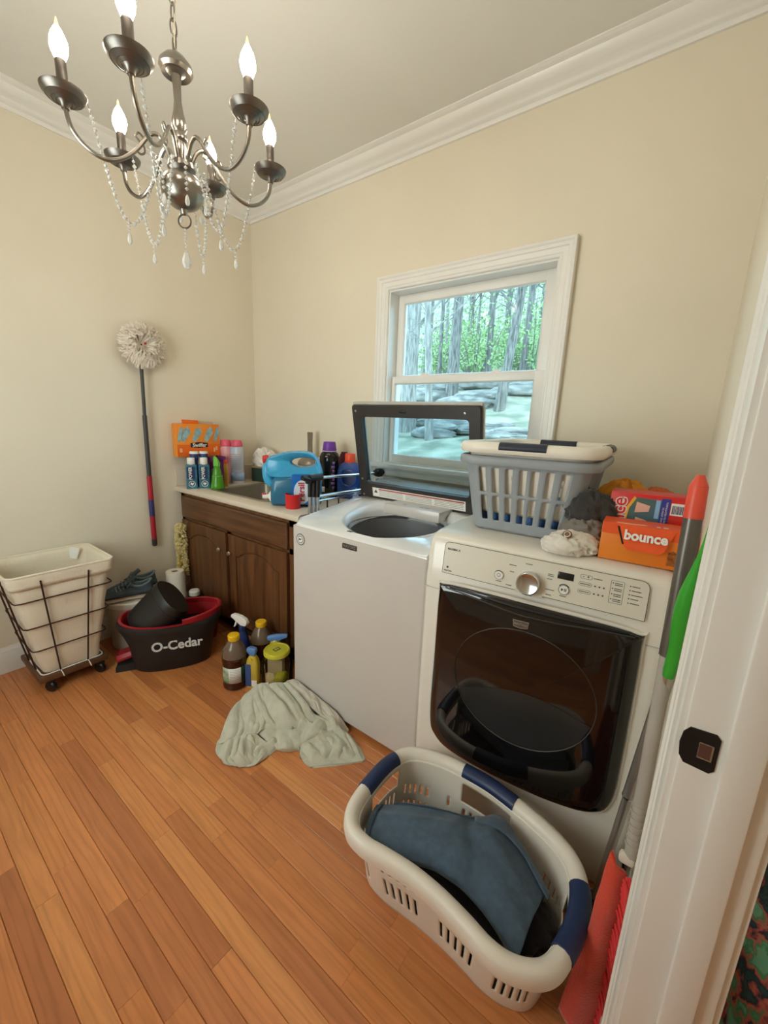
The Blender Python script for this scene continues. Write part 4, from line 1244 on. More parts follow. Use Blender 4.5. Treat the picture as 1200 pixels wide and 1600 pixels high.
# black bottle, purple cap
t = thing('fabric_bottle', 'tall glossy black bottle with purple cap behind the drying rack', 'bottle', (0.905, -0.152, CZ), 0.6)
MB().lathe([(0, 0), (0.054, 0), (0.057, 0.006), (0.057, 0.09), (0.053, 0.14), (0.057, 0.20), (0.058, 0.235), (0.050, 0.258), (0.036, 0.268), (0, 0.269)], 28, sx=1.0, sy=0.72).build('bottle_body', mat('glossy_black_bottle', (20, 20, 22), 0.12, coat=0.4), t)
MB().lathe([(0.0415, 0.266), (0.042, 0.272), (0.0, 0.272)], 24).build('collar', mat('lilac_collar', (206, 190, 214), 0.4), t)
MB().lathe([(0.040, 0.272), (0.041, 0.276), (0.036, 0.318), (0.033, 0.323), (0.012, 0.320), (0, 0.320)], 24).build('cap', mat('violet_cap', (118, 60, 166), 0.35), t)
PLAV = mat('lavender_print', (150, 120, 196), 0.4)
for q in range(7):
    a = -PI / 2 + 0.55
    band(t, 0.0578, 0.05 + q * 0.024, 0.066 + q * 0.024, a - 0.12 - 0.12 * (q % 2), a + 0.14, PLAV, 'print_patch', sx=1, sy=.72)
band(t, 0.058, 0.03, 0.062, -PI / 2 - 0.75, -PI / 2 - 0.35, PAPER, 'barcode', sx=1, sy=.72)
# blue jug, orange cap, with recessed grip
t = thing('laundry_jug', 'dark blue detergent bottle with bright orange cap beside the raised lid', 'bottle', (1.022, -0.100, CZ), 0.45)
BLJ = mat('royal_blue_plastic', (36, 78, 158), 0.25, coat=0.2)
bl = []
for zq, hx_, hy_ in ((0, .068, .042), (0.006, .072, .045), (0.13, .074, .045), (0.17, .070, .043), (0.195, .058, .038), (0.208, .036, .030), (0.212, .03, .027)):
    bl.append([(p[0], p[1], zq) for p in rrect(hx_, hy_, min(hy_ * .8, 0.034), 6)])
MB().loft(bl).build('bottle_body', BLJ, t, smooth=60)
MB().tube(catmull([(-0.030, -0.043, 0.165), (-0.040, -0.045, 0.13), (-0.030, -0.046, 0.09), (0.005, -0.046, 0.075), (0.040, -0.046, 0.09), (0.050, -0.045, 0.13), (0.036, -0.043, 0.165), (0.004, -0.042, 0.176)], 5, closed=True), 0.006, 8, closed=True).build('grip_rim', BLJ, t)
MB().prism([(0.005 + 0.038 * math.cos(2 * PI * q / 24), 0.122 + 0.044 * math.sin(2 * PI * q / 24)) for q in range(24)], -0.0462, -0.044, 'y').build('grip_recess', mat('navy_recess', (22, 44, 98), 0.3), t, smooth=0)
MB().lathe([(0.031, 0.205), (0.032, 0.22), (0.030, 0.222), (0.029, 0.258), (0.026, 0.262), (0, 0.262)], 24).build('cap', mat('vivid_orange_cap', (240, 84, 44), 0.35), t)
MB().prism([(0.03, 0.01), (0.07, 0.01), (0.07, 0.06), (0.05, 0.07)], -0.0464, -0.044, 'y').build('label_corner', mat('white_blue_print', (186, 204, 232), 0.4, rgb2=(70, 110, 190), vscale=70), t, smooth=0)
# grey pump bottle and wine red bottle peeking out behind
t = thing('soap_bottle', 'small pale grey bottle squeezed between blue jug and black bottle', 'bottle', (0.786, -0.126, CZ))
MB().lathe([(0, 0), (0.032, 0), (0.034, 0.005), (0.034, 0.14), (0.028, 0.165), (0.016, 0.175), (0, 0.176)], 20).build('bottle_body', mat('pale_grey_bottle', (176, 180, 180), 0.35), t)
MB().lathe([(0.017, 0.172), (0.017, 0.218), (0, 0.22)], 18).build('cap', WHITE, t)
t = thing('stain_bottle', 'wine red rounded bottle mostly hidden behind the black bottle', 'bottle', (0.930, -0.050, CZ))
MB().lathe([(0, 0), (0.040, 0), (0.042, 0.005), (0.042, 0.18), (0.040, 0.225), (0.03, 0.25), (0, 0.258)], 22, sy=0.5).build('bottle_body', mat('wine_red_plastic', (110, 40, 62), 0.35), t)
MB().lathe([(0.022, 0.245), (0.022, 0.262), (0, 0.264)], 16, sy=0.8).build('cap', mat('wine_red_cap', (96, 34, 54), 0.4), t)

# ================================================================ folded drying rack between counter and washer
ZINC = mat('zinc_tube', (190, 196, 202), 0.22, metal=1.0, var=0.06)
rk = thing('drying_rack', 'folded chrome drying rack with black joints between counter and washer', 'drying rack', (1.206, -0.30, 0))
def rp_(x, y, z_):
    return (x - 1.206, y + 0.30, z_)
for i, x in enumerate((1.192, 1.206, 1.220)):
    y = -0.575 + 0.012 * i
    MB().tube([rp_(x, y, 0.0), rp_(x, y, 0.98)], 0.0085, 10).build('leg', ZINC, rk)
    MB().tube([rp_(x, y, 0.955), rp_(x, y, 1.035)], 0.0105, 10).build('sleeve', BLACK, rk)
for i, x in enumerate((1.196, 1.216)):
    MB().tube([rp_(x, -0.06, 0.0), rp_(x, -0.06, 1.0)], 0.0085, 10).build('leg', ZINC, rk)
MB().tube([rp_(1.206, -0.595, 1.045), rp_(1.206, -0.515, 1.045)], 0.017, 12).build('joint', BLACK, rk)
MB().box(*rp_(1.194, -0.610, 1.02), *rp_(1.218, -0.585, 1.055), 0.006).build('joint', BLACK, rk)
MB().tube([rp_(1.206, -0.595, 1.042), rp_(1.206, -0.635, 1.052)], [0.016, 0.012], 8).build('joint', BLACK, rk)
MB().tube([rp_(1.206, -0.515, 1.043), rp_(1.206, -0.05, 1.034)], 0.0075, 10).build('rail', ZINC, rk)
MB().tube([rp_(1.212, -0.555, 0.955), rp_(1.212, -0.05, 0.952)], 0.0085, 10).build('rail', ZINC, rk)
MB().tube([rp_(1.216, -0.555, 0.935), rp_(1.216, -0.05, 0.934)], 0.005, 8).build('rail', ZINC, rk)
MB().box(*rp_(1.190, -0.085, 1.012), *rp_(1.224, -0.04, 1.058), 0.008).build('joint', BLACK, rk)
MB().tube([rp_(1.206, -0.098, 1.036), rp_(1.206, -0.03, 1.034)], 0.016, 12).build('joint', BLACK, rk)
for y in (-0.48, -0.40, -0.32, -0.24, -0.16):
    MB().tube([rp_(1.214, y, 0.934), rp_(1.214, y, 0.60)], 0.0035, 6).build('wire', BLACK, rk)
# ================================================================ laundry baskets
def loop_normals(lp):
    n = len(lp)
    out = []
    for i in range(n):
        t = (lp[(i + 1) % n] - lp[(i - 1) % n])
        out.append(Vector((t.y, -t.x, 0)).normalized())
    return out
def resample(lp, n):
    L = [0.0]
    m_ = len(lp)
    for i in range(m_):
        L.append(L[-1] + (lp[(i + 1) % m_] - lp[i]).length)
    out = []
    j = 0
    for k in range(n):
        s = L[-1] * k / n
        while L[j + 1] < s:
            j += 1
        f = (s - L[j]) / max(1e-9, L[j + 1] - L[j])
        out.append(lp[j].lerp(lp[(j + 1) % m_], f))
    return out
def basket_walls(top, bot, z0, z1, nt, hole, M=None, bow=0.0):
    """top/bot: matching loops (Vector xy); hole(i, t, n) True skips the cell"""
    n = len(top)
    vs, fs = [], []
    for j in range(nt + 1):
        t = j / nt
        for i in range(n):
            p = bot[i].lerp(top[i], t ** 0.9 if bow else t)
            vs.append(Vector((p.x, p.y, z0 + (z1 - z0) * t)))
    for j in range(nt):
        for i in range(n):
            if hole(i, (j + 0.5) / nt, n):
                continue
            a, b2 = j * n + i, j * n + (i + 1) % n
            fs.append((a, b2, b2 + n, a + n))
    return MB().add(vs, fs)
NAVY = mat('navy_grip', (36, 52, 92), 0.4)

# --- white hip-shaped basket on the floor (world coordinates relative to BC)
BC = Vector((2.30, -1.06, 0))
rim_pts = [(2.000, -1.10), (2.002, -0.99), (2.040, -0.912), (2.138, -0.868), (2.264, -0.858), (2.347, -0.866), (2.444, -0.888), (2.516, -0.915), (2.565, -0.955), (2.592, -1.017), (2.598, -1.085),
           (2.590, -1.15), (2.575, -1.20), (2.545, -1.235), (2.497, -1.258), (2.445, -1.262), (2.382, -1.250), (2.313, -1.241), (2.242, -1.240), (2.172, -1.248), (2.115, -1.256), (2.055, -1.243), (2.015, -1.19)]
lp = catmull([(x - BC.x, y - BC.y, 0) for x, y in rim_pts], 8, closed=True)
NB = 220
lp = resample(lp, NB)
nr = loop_normals(lp)
if sum((nr[i].dot(lp[i])) for i in range(NB)) < 0:
    nr = [-v for v in nr]
wb_ = thing('laundry_basket', 'white kidney-shaped laundry basket with navy grips holding jeans, on the floor', 'laundry basket', BC)
WB = mat('white_basket_plastic', (236, 228, 216), 0.36, var=0.02)
topl = [lp[i] - nr[i] * 0.036 for i in range(NB)]
botl = []
for i in range(NB):
    p = lp[i]
    q = Vector((p.x * (0.92 if p.x < 0 else 0.80), p.y * (0.52 if p.y < 0 else 0.72), 0))
    botl.append(q)
def idx_near(x, y):
    return min(range(NB), key=lambda i: (lp[i] - Vector((x - BC.x, y - BC.y, 0))).length)
hands = [(idx_near(1.998, -1.045), 10), (idx_near(2.300, -0.858), 11), (idx_near(2.598, -1.085), 11)]
def cyc(i, c):
    return abs((i - c + NB // 2) % NB - NB // 2)
def hole_w(i, t, n):
    for c, w in hands:
        d = cyc(i, c)
        if d < w and 0.70 < t < 0.93:
            return True
        if d < w + 1 and 0.44 < t < 0.62 and i % 3 == 0:
            return True
        if d < w + 3 and 0.40 < t < 0.98:
            return False
    # groups of slots: two tiers of vertical slots
    g = i % 22
    if g < 14 and g % 3 < 1:
        if 0.20 < t < 0.46 or 0.54 < t < 0.68:
            return True
    return False
basket_walls(topl, botl, 0.004, 0.268, 40, hole_w).build('wall', WB, wb_, smooth=60, solid=0.0028)
MB().loft([[(p.x, p.y, 0.004) for p in botl], [(p.x, p.y, 0.0) for p in [q * 0.985 for q in botl]]], True, True).build('bottom', WB, wb_)
rimrings = []
for o_, zq in ((-0.037, 0.262), (-0.036, 0.274), (-0.028, 0.285), (-0.014, 0.290), (-0.003, 0.287), (0.003, 0.277), (0.004, 0.262), (0.001, 0.246), (-0.004, 0.2455), (-0.006, 0.255)):
    rimrings.append([(lp[i] + nr[i] * o_) + Vector((0, 0, zq)) for i in range(NB)])
MB().loft(rimrings, False, False).build('rim', WB, wb_, smooth=60)
for c, w in hands:
    rings = []
    for k in range(-w, w + 1):
        i = (c + k) % NB
        rings.append([(lp[i] + nr[i] * (-0.0165 + 0.0235 * math.cos(a_))) + Vector((0, 0, 0.272 + 0.0205 * math.sin(a_))) for a_ in [2 * PI * q / 14 for q in range(14)]])
    MB().loft(rings).build('grip', NAVY, wb_, smooth=60)

# --- grey basket with a white one nested in it, standing on the dryer
def rect_basket(t, m, hx_, hy_, h, bx_, by_, nslots, holes=True):
    n = 240
    tp_ = resample([Vector((p[0], p[1], 0)) for p in rrect(hx_, hy_, 0.055, 8)], n)
    bt_ = []
    for p in tp_:
        bt_.append(Vector((p.x * bx_, p.y * by_, 0)))
    per = 4 * (hx_ + hy_)
    def hole(i, t_, n_):
        p = tp_[i]
        if not holes:
            return False
        if abs(p.x) < hx_ - 0.045 and abs(abs(p.y) - hy_) < 0.004:     # short ends
            k = (p.x + (hx_ - 0.045)) / (2 * (hx_ - 0.045)) * nslots[0]
            if 0.26 < (k % 1.0) < 0.80 and (0.14 < t_ < 0.47 or 0.53 < t_ < 0.86):
                return True
        if abs(p.y) < hy_ - 0.05 and abs(abs(p.x) - hx_) < 0.004:
            k = (p.y + (hy_ - 0.05)) / (2 * (hy_ - 0.05)) * nslots[1]
            if 0.26 < (k % 1.0) < 0.80 and (0.14 < t_ < 0.47 or 0.53 < t_ < 0.86):
                return True
        return False
    return tp_, bt_, hole
GB = mat('grey_basket_plastic', (150, 156, 162), 0.4, var=0.03)
gloc = Vector((2.190, -0.405, 0.985))
gb = thing('laundry_basket', 'grey slotted laundry basket on the dryer with a white basket nested inside', 'laundry basket', gloc, math.radians(4))
GHX, GHY, GH = 0.192, 0.272, 0.235
tp_, bt_, hole_g = rect_basket(gb, GB, GHX, GHY, GH, 0.80, 0.90, (7, 11))
basket_walls(tp_, bt_, 0.004, GH, 44, hole_g).build('wall', GB, gb, smooth=60, solid=0.003)
MB().loft([[(p.x, p.y, 0.004) for p in bt_], [(p.x * .98, p.y * .98, 0.0) for p in bt_]]).build('bottom', GB, gb)
def rim_of(loop, prof, name, m, t):
    nn = loop_normals(loop)
    if sum(nn[i].dot(loop[i]) for i in range(len(loop))) < 0:
        nn = [-v for v in nn]
    MB().loft([[(loop[i] + nn[i] * o_) + Vector((0, 0, zq)) for i in range(len(loop))] for o_, zq in prof], False, False).build(name, m, t, smooth=60)
    return nn
rim_of(tp_, ((-0.002, GH - .012), (-0.002, GH + 0.002), (0.008, GH + 0.006), (0.017, GH + .002), (0.019, GH - 0.010), (0.016, GH - 0.022), (0.0, GH - 0.024)), 'rim', GB, gb)
nb = thing('nested_basket', 'white laundry basket with navy grips nested in the grey basket', 'laundry basket', gloc + Vector((0.002, -0.002, 0.030)), math.radians(4))
WHB = mat('ivory_basket_plastic', (238, 232, 220), 0.34, var=0.02)
tp2, bt2, hole_n = rect_basket(nb, WHB, GHX - 0.004, GHY - 0.004, GH, 0.72, 0.86, (6, 9))
bt2 = [Vector((p.x * 0.76, p.y * 0.86, 0)) for p in tp2]
def hole_n2(i, t_, n_):
    if 0.88 < t_ < 0.97:
        p = tp2[i]
        if abs(p.x) < 0.055 or abs(p.y) < 0.06:
            return True
    return hole_n(i, t_, n_) and 0.2 < t_ < 0.6 and (i // 3) % 4 == 0
basket_walls(tp2, bt2, 0.03, GH + 0.004, 44, hole_n2).build('wall', WHB, nb, smooth=60, solid=0.003)
MB().loft([[(p.x, p.y, 0.03) for p in bt2], [(p.x * .98, p.y * .98, 0.026) for p in bt2]]).build('bottom', WHB, nb)
nn2 = rim_of(tp2, ((-0.010, GH - 0.004), (-0.008, GH + 0.012), (0.004, GH + 0.018), (0.018, GH + 0.016), (0.026, GH + 0.006), (0.026, GH - 0.008), (0.020, GH - 0.016), (0.008, GH - 0.012)), 'rim', WHB, nb)
n2 = len(tp2)
def grips(cond):
    idx = [i for i in range(n2) if cond(tp2[i])]
    if idx[0] == 0 and idx[-1] == n2 - 1:
        k = next(q for q in range(len(idx)) if idx[q + 1] != idx[q] + 1) + 1
        idx = idx[k:] + idx[:k]
    MB().loft([[(tp2[i] + nn2[i] * (0.008 + 0.0205 * math.cos(a_))) + Vector((0, 0, GH + 0.003 + 0.0165 * math.sin(a_))) for a_ in [2 * PI * q / 12 for q in range(12)]] for i in idx]).build('grip', mat('charcoal_navy_grip', (44, 50, 66), 0.4), nb, smooth=60)
grips(lambda p: p.y < -GHY + 0.02 and abs(p.x) < 0.072)
grips(lambda p: p.y > GHY - 0.02 and abs(p.x) < 0.072)
grips(lambda p: p.x > GHX - 0.02 and -0.02 < p.y < 0.13)
# blue cloth at the bottom of the grey basket
bc = thing('folded_cloth', 'blue cloth lying in the bottom of the grey basket', 'cloth', gloc + Vector((0, 0, 0.006)), math.radians(4))
DENB = mat('mid_blue_cloth', (72, 116, 178), 0.85, var=0.25, vscale=18, bump=0.4)
MB().loft([[(p[0], p[1], zq) for p in rrect(a_, b_, 0.04, 5)] for a_, b_, zq in ((0.118, 0.210, 0), (0.124, 0.216, 0.012), (0.128, 0.220, 0.050), (0.118, 0.210, 0.056))]).build('fold', DENB, bc)
MB().loft([[(p[0] + .006, p[1], zq) for p in rrect(a_, b_, 0.04, 5)] for a_, b_, zq in ((0.110, 0.200, 0.050), (0.112, 0.204, 0.056), (0.106, 0.196, 0.060))]).build('fold', DENB, bc)

# --- clothes heap and dryer sheet boxes on the dryer
DT = 0.985
FABW = mat('white_cotton', (226, 220, 210), 0.9, var=0.05, bump=0.3, bscale=120, sheen=0.2)
FABG = mat('charcoal_fleece', (62, 60, 60), 0.95, var=0.15, bump=0.4, bscale=120, sheen=0.3)
FABR = mat('crimson_cloth', (172, 28, 56), 0.9, var=0.12, bump=0.3)
FABO = mat('mustard_cloth', (226, 150, 50), 0.9, var=0.12, bump=0.3)
FABS = mat('mid_grey_cloth', (128, 122, 116), 0.9, var=0.1, bump=0.3)
t = thing('white_garment', 'white cotton garment with a brown button at the dryer front', 'garment', (2.385, -0.705, DT))
lump('cloth', FABW, t, (0.000, 0.006, 0.018), (0.062, 0.046, 0.034), 5, 0.20, (3, 4, 2))
lump('cloth', FABW, t, (-0.020, -0.030, 0.014), (0.048, 0.030, 0.030), 8, 0.3, (3, 3, 2))
Mb = Matrix.Translation((-0.010, -0.036, 0.050)) @ Matrix.Rotation(math.radians(50), 4, 'X')
MB().lathe([(0, 0), (0.012, 0), (0.0125, 0.003), (0.010, 0.005), (0.0, 0.0045)], 20, M=Mb).build('button', mat('brown_button', (122, 92, 66), 0.4), t)
MB().tube([(0.0075 * math.cos(2 * PI * q / 16), 0.0075 * math.sin(2 * PI * q / 16), 0.0052) for q in range(16)], 0.001, 5, closed=True, M=Mb).build('button_ring', PAPER, t)
t = thing('red_garment', 'crimson red cloth tucked under the dark fleece cap', 'garment', (2.432, -0.600, DT))
lump('cloth', FABR, t, (0, 0, 0.026), (0.060, 0.060, 0.045), 12, 0.3, (4, 3, 3))
t = thing('grey_garment', 'grey cloth between the white garment and the black fleece', 'garment', (2.398, -0.640, DT))
lump('cloth', FABS, t, (0, 0, 0.030), (0.060, 0.052, 0.050), 15, 0.3, (4, 4, 3))
t = thing('fleece_cap', 'dark charcoal fleece cap with white emblem on the clothes heap', 'garment', (2.415, -0.585, DT + 0.052))
lump('cloth', FABG, t, (-0.030, -0.014, 0.044), (0.056, 0.062, 0.062), 21, 0.2, (3, 3, 3))
lump('cloth', FABG, t, (0.012, -0.004, 0.040), (0.040, 0.048, 0.052), 24, 0.2, (3, 3, 3))
MB().prism([(-0.014, -0.004), (0.004, -0.007), (0.016, 0.002), (0.010, 0.008), (-0.004, 0.004), (-0.012, 0.006)], -0.001, 0.001, 'y', M=Matrix.Translation((-0.022, -0.064, 0.080)) @ Matrix.Rotation(math.radians(-38), 4, 'X') @ Matrix.Rotation(-0.4, 4, 'Y')).build('emblem', PAPER, t, smooth=0)
t = thing('mustard_garment', 'mustard orange cloth lying behind the red dryer-sheet box', 'garment', (2.490, -0.400, DT))
lump('cloth', FABO, t, (-0.03, 0, 0.060), (0.088, 0.080, 0.106), 31, 0.2, (3, 3, 3))
lump('cloth', mat('rust_cloth', (196, 104, 60), 0.9, var=0.1, bump=0.3), t, (0.055, 0.01, 0.056), (0.080, 0.075, 0.094), 33, 0.2, (3, 3, 3))

def carton(t, w, d, h, m):
    MB().box(0, 0, 0, w, d, h, 0.0012).build('carton', m, t)
ORG = mat('orange_gradient_card', (238, 120, 36), 0.42, var=0.05, vscale=6, rgb2=(232, 138, 44))
REDO = mat('vermilion_card', (238, 92, 42), 0.42, var=0.04)
t = thing('sheet_box', 'orange dryer-sheet box with its front flap torn open', 'box', (2.452, -0.718, DT), math.radians(4))
BWd, BDp, BHt = 0.182, 0.085, 0.098
carton(t, BWd, BDp, BHt, ORG)
MB().box(0.001, -0.0006, 0.070, BWd - .001, .001, BHt).box(0.0, 0.001, BHt - .0004, BWd, BDp - .001, BHt + .0006).build('upper_print', REDO, t, smooth=0)
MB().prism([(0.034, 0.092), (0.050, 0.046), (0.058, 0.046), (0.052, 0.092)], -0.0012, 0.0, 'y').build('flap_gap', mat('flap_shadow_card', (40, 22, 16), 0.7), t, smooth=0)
fl_ = MB().loft([[(0.038, -0.001, 0.096), (0.158, -0.001, 0.096), (0.158, 0.0, 0.098), (0.038, 0.0, 0.098)], [(0.056, -0.018, 0.046), (0.140, -0.018, 0.046), (0.140, -0.0168, 0.0475), (0.056, -0.0168, 0.0475)],
                 [(0.064, -0.019, 0.038), (0.130, -0.019, 0.038), (0.130, -0.0178, 0.0385), (0.064, -0.0178, 0.0385)]])
fl_.build('flap', REDO, t, smooth=0)
text('bounce', 0.034, PAPER, t, (0.098, -0.0130, 0.074), (PI / 2 - math.radians(18), 0, 0), bold=0.0012, sx=0.92)
MB().prism([(0.150, 0.010), (0.170, 0.010), (0.170, 0.042), (0.160, 0.048), (0.150, 0.042)], -0.0012, 0.0, 'y').build('icon_print', mat('dark_amber_print', (120, 66, 24), 0.5, rgb2=(190, 104, 36), vscale=90), t, smooth=0)
MB().prism([(0.030, 0.010), (0.060, 0.006), (0.098, 0.016), (0.092, 0.022), (0.062, 0.014), (0.034, 0.018)], BHt + .0006, BHt + .0012, 'z').build('top_print', mat('pale_peach_print', (246, 206, 176), 0.5), t, smooth=0)
MB().box(0.118, 0.012, BHt + .0005, 0.126, 0.022, BHt + .0012).box(0.132, 0.012, BHt + .0005, 0.142, 0.024, BHt + .0012).build('top_print', MATS['pale_peach_print'], t, smooth=0)
REDC = mat('red_card', (216, 44, 40), 0.4, var=0.05)
t = thing('sheet_box', 'red dryer-sheet box with green and blue picture standing behind the orange one', 'box', (2.446, -0.600, DT), math.radians(3))
RH = 0.165
carton(t, 0.196, 0.095, RH, REDC)
MB().prism([(0.040, 0.060), (0.120, 0.060), (0.120, RH - .012), (0.062, RH - .010), (0.046, RH - .040)], -0.0012, 0.0, 'y').build('picture', mat('meadow_print', (84, 110, 70), 0.45, rgb2=(70, 104, 152), vscale=9), t, smooth=0)
MB().prism([(0.034, 0.055), (0.042, 0.055), (0.048, RH - .042), (0.062, RH - .012), (0.056, RH - .008), (0.042, RH - .038)], -0.0016, 0.0, 'y').build('yellow_arc', mat('amber_arc', (240, 178, 60), 0.45), t, smooth=0)
MB().prism([(0.062, RH - .052), (0.094, RH - .046), (0.096, RH - .030), (0.064, RH - .022)], -0.0018, 0.0, 'y').build('garment_picture', mat('peach_print', (230, 178, 160), 0.5), t, smooth=0)
MB().prism([(0.064, RH - .098), (0.090, RH - .086), (0.092, RH - .070), (0.066, RH - .064)], -0.0018, 0.0, 'y').build('garment_picture', MATS['peach_print'], t, smooth=0)
MB().box(0.108, -0.0018, RH - .062, 0.118, 0, RH - .012).build('pale_blue_strip', mat('pale_sky_print', (140, 184, 222), 0.45), t, smooth=0)
MB().box(0.120, -0.0014, 0.02, 0.140, 0, RH - .006).build('blue_strip', mat('indigo_print', (52, 60, 150), 0.45), t, smooth=0)
text('FORMULATED TO FIGHT WRINKLES', 0.0062, PAPER, t, (0.1325, -0.0017, 0.102), (PI / 2, PI / 2, 0), sx=0.95, ext=0.0002)
text('TO FIGHT STATIC', 0.0062, PAPER, t, (0.1255, -0.0017, 0.112), (PI / 2, PI / 2, 0), sx=0.95, ext=0.0002)
MB().box(0.142, -0.0016, RH - .048, 0.176, 0, RH - .016).build('barcode_panel', PAPER, t, smooth=0)
bars = MB()
xx = 0.145
while xx < 0.173:
    w = RNG.choice((0.0008, 0.0014, 0.002))
    bars.box(xx, -0.002, RH - .044, xx + w, -0.0015, RH - .022)
    xx += w + RNG.choice((0.0008, 0.0014))
bars.build('barcode', mat('slate_ink', (70, 74, 110), 0.5), t, smooth=0)
text('Bounce', 0.052, PAPER, t, (0.024, -0.0016, 0.072), (PI / 2, -PI / 2, 0), bold=0.003)
text('Bounce', 0.052, REDC, t, (0.024, -0.0026, 0.072), (PI / 2, -PI / 2, 0), bold=0.0004)

# ================================================================ jeans and dark clothes in the floor basket
DENIM = mat('slate_blue_denim', (76, 96, 116), 0.92, var=0.12, vscale=60, bump=0.35, bscale=400, sheen=0.2)
DARKC = mat('black_cotton', (24, 24, 28), 0.95, var=0.15, bump=0.35, bscale=150, sheen=0.15)
dk = thing('dark_clothes', 'black clothes heaped under the jeans in the white floor basket', 'clothes', (2.31, -1.055, 0.006))
lump('cloth', DARKC, dk, (-0.02, 0.008, 0.085), (0.205, 0.105, 0.13), 41, 0.12, (3, 3, 3), 56, 30)
lump('cloth', DARKC, dk, (0.11, -0.035, 0.150), (0.120, 0.095, 0.060), 43, 0.2, (4, 4, 3), 48, 24, flat=False)
lump('cloth', DARKC, dk, (-0.05, -0.060, 0.165), (0.135, 0.055, 0.050), 47, 0.22, (5, 4, 3), 48, 24, flat=False)
jl = Vector((2.30, -1.08, 0.20))
jn = thing('denim_jeans', 'faded slate blue denim jeans folded over dark clothes in the basket', 'jeans', jl)
_bk = [(2.052, -1.105, .228), (2.120, -1.060, .246), (2.220, -1.010, .248), (2.285, -0.980, .244), (2.349, -0.930, .243), (2.435, -0.978, .236), (2.506, -1.018, .222)]
_fr = [(2.090, -1.210, .224), (2.149, -1.212, .240), (2.225, -1.178, .248), (2.286, -1.160, .250), (2.360, -1.157, .246), (2.432, -1.174, .236), (2.496, -1.199, .218)]
def _mix(f, bulge):
    out = []
    for k, (a, b2) in enumerate(zip(_bk, _fr)):
        e = math.sin(PI * (k + 0.6) / 7.2)
        out.append((a[0] + (b2[0] - a[0]) * f - 0.006 * math.sin(PI * f) * (k == 0), a[1] + (b2[1] - a[1]) * f, a[2] + (b2[2] - a[2]) * f + bulge * (0.45 + 0.55 * e)))
    return out
rows = [[(p[0], p[1] - 0.006, p[2] - 0.030) for p in _bk], [(p[0], p[1] + 0.002, p[2] - 0.004) for p in _bk], _mix(0.06, 0.006), _mix(0.25, 0.018), _mix(0.40, 0.030), _mix(0.55, 0.028), _mix(0.72, 0.030), _mix(0.88, 0.018), _mix(0.97, 0.006),
        [(p[0], p[1] - 0.001, p[2] - 0.004) for p in _fr], [(p[0], p[1] + 0.006, p[2] - 0.026) for p in _fr]]
po = patch(rows, 12, 6, 0.003, 16, 2, 0.007, 3.2)
def rel(mb, o):
    mb.v = [p - Vector(o) for p in mb.v]
    return mb
rel(po, jl).build('leg', DENIM, jn, smooth=70, solid=0.005)
# second layer: folded-back leg at the back, with a seam line
rows2 = [
    [(2.290, -0.975, .236), (2.352, -0.918, .236), (2.425, -0.955, .232), (2.512, -1.008, .210)],
    [(2.300, -0.990, .262), (2.360, -0.945, .262), (2.430, -0.978, .256), (2.514, -1.026, .228)],
    [(2.310, -1.012, .278), (2.375, -0.990, .276), (2.440, -1.005, .266), (2.516, -1.046, .236)]]
rel(patch(rows2, 8, 8, 0.003, 20, 5), jl).build('leg', DENIM, jn, smooth=70, solid=0.005)
def on_rows(rows_, u, v):
    import itertools
    rr = [catmull(r, 10) for r in rows_]
    k = min(len(rr[0]) - 1, int(u * (len(rr[0]) - 1)))
    cc = catmull([r[k] for r in rr], 6)
    return cc[min(len(cc) - 1, int(v * (len(cc) - 1)))]
STITCH = mat('dark_denim_seam', (54, 72, 94), 0.9)
seam = [on_rows(rows, u, 0.22) + Vector((0, 0, .003)) for u in [0.12 + 0.45 * i / 20 for i in range(21)]]
rel(MB().tube(seam, 0.0022, 5), jl).build('seam', STITCH, jn)
seam = [on_rows(rows, 0.05, v) + Vector((0, 0, .003)) for v in [0.2 + 0.6 * i / 14 for i in range(15)]]
rel(MB().tube(seam, 0.0022, 5), jl).build('seam', STITCH, jn)

for o_ in (wb_, dk, jn):
    o_.location.x -= 0.010

# ================================================================ sage towel heap on the floor
SAGE = mat('sage_terry', (206, 205, 186), 0.95, var=0.06, vscale=30, bump=0.7, bscale=420, sheen=0.35)
tw0 = Vector((1.42, -0.90, 0))
tw = thing('bath_towel', 'crumpled sage green towel heaped on the floor before the washer', 'towel', tw0)
outl = [(1.245, -1.135), (1.225, -1.085), (1.205, -1.03), (1.20, -0.96), (1.165, -0.885), (1.165, -0.83), (1.21, -0.775), (1.285, -0.750), (1.40, -0.747), (1.52, -0.747), (1.60, -0.750), (1.665, -0.765),
        (1.73, -0.79), (1.765, -0.822), (1.735, -0.862), (1.69, -0.915), (1.630, -0.972), (1.585, -0.975), (1.545, -0.958), (1.520, -0.945), (1.492, -0.968), (1.462, -0.992), (1.458, -1.04), (1.452, -1.095),
        (1.410, -1.130), (1.335, -1.168), (1.285, -1.165)]
ol = resample(catmull([(x - tw0.x, y - tw0.y, 0) for x, y in outl], 6, closed=True), 260)
# ridges (x0,y0,x1,y1,height0,height1,width)
RG = [(1.22, -0.80, 1.44, -0.77, .085, .085, .045), (1.20, -0.87, 1.34, -0.885, .072, .080, .040), (1.30, -0.83, 1.44, -0.86, .098, .085, .040), (1.42, -0.765, 1.60, -0.775, .085, .045, .036),
      (1.50, -0.80, 1.62, -0.79, .060, .040, .026), (1.36, -0.97, 1.27, -1.08, .050, .034, .034), (1.40, -0.93, 1.54, -0.84, .062, .046, .026), (1.37, -1.06, 1.31, -1.13, .040, .026, .028),
      (1.57, -0.86, 1.70, -0.84, .034, .018, .036), (1.56, -0.93, 1.64, -0.94, .026, .016, .026), (1.21, -0.96, 1.26, -1.08, .048, .030, .030), (1.43, -1.00, 1.42, -1.08, .034, .020, .020)]
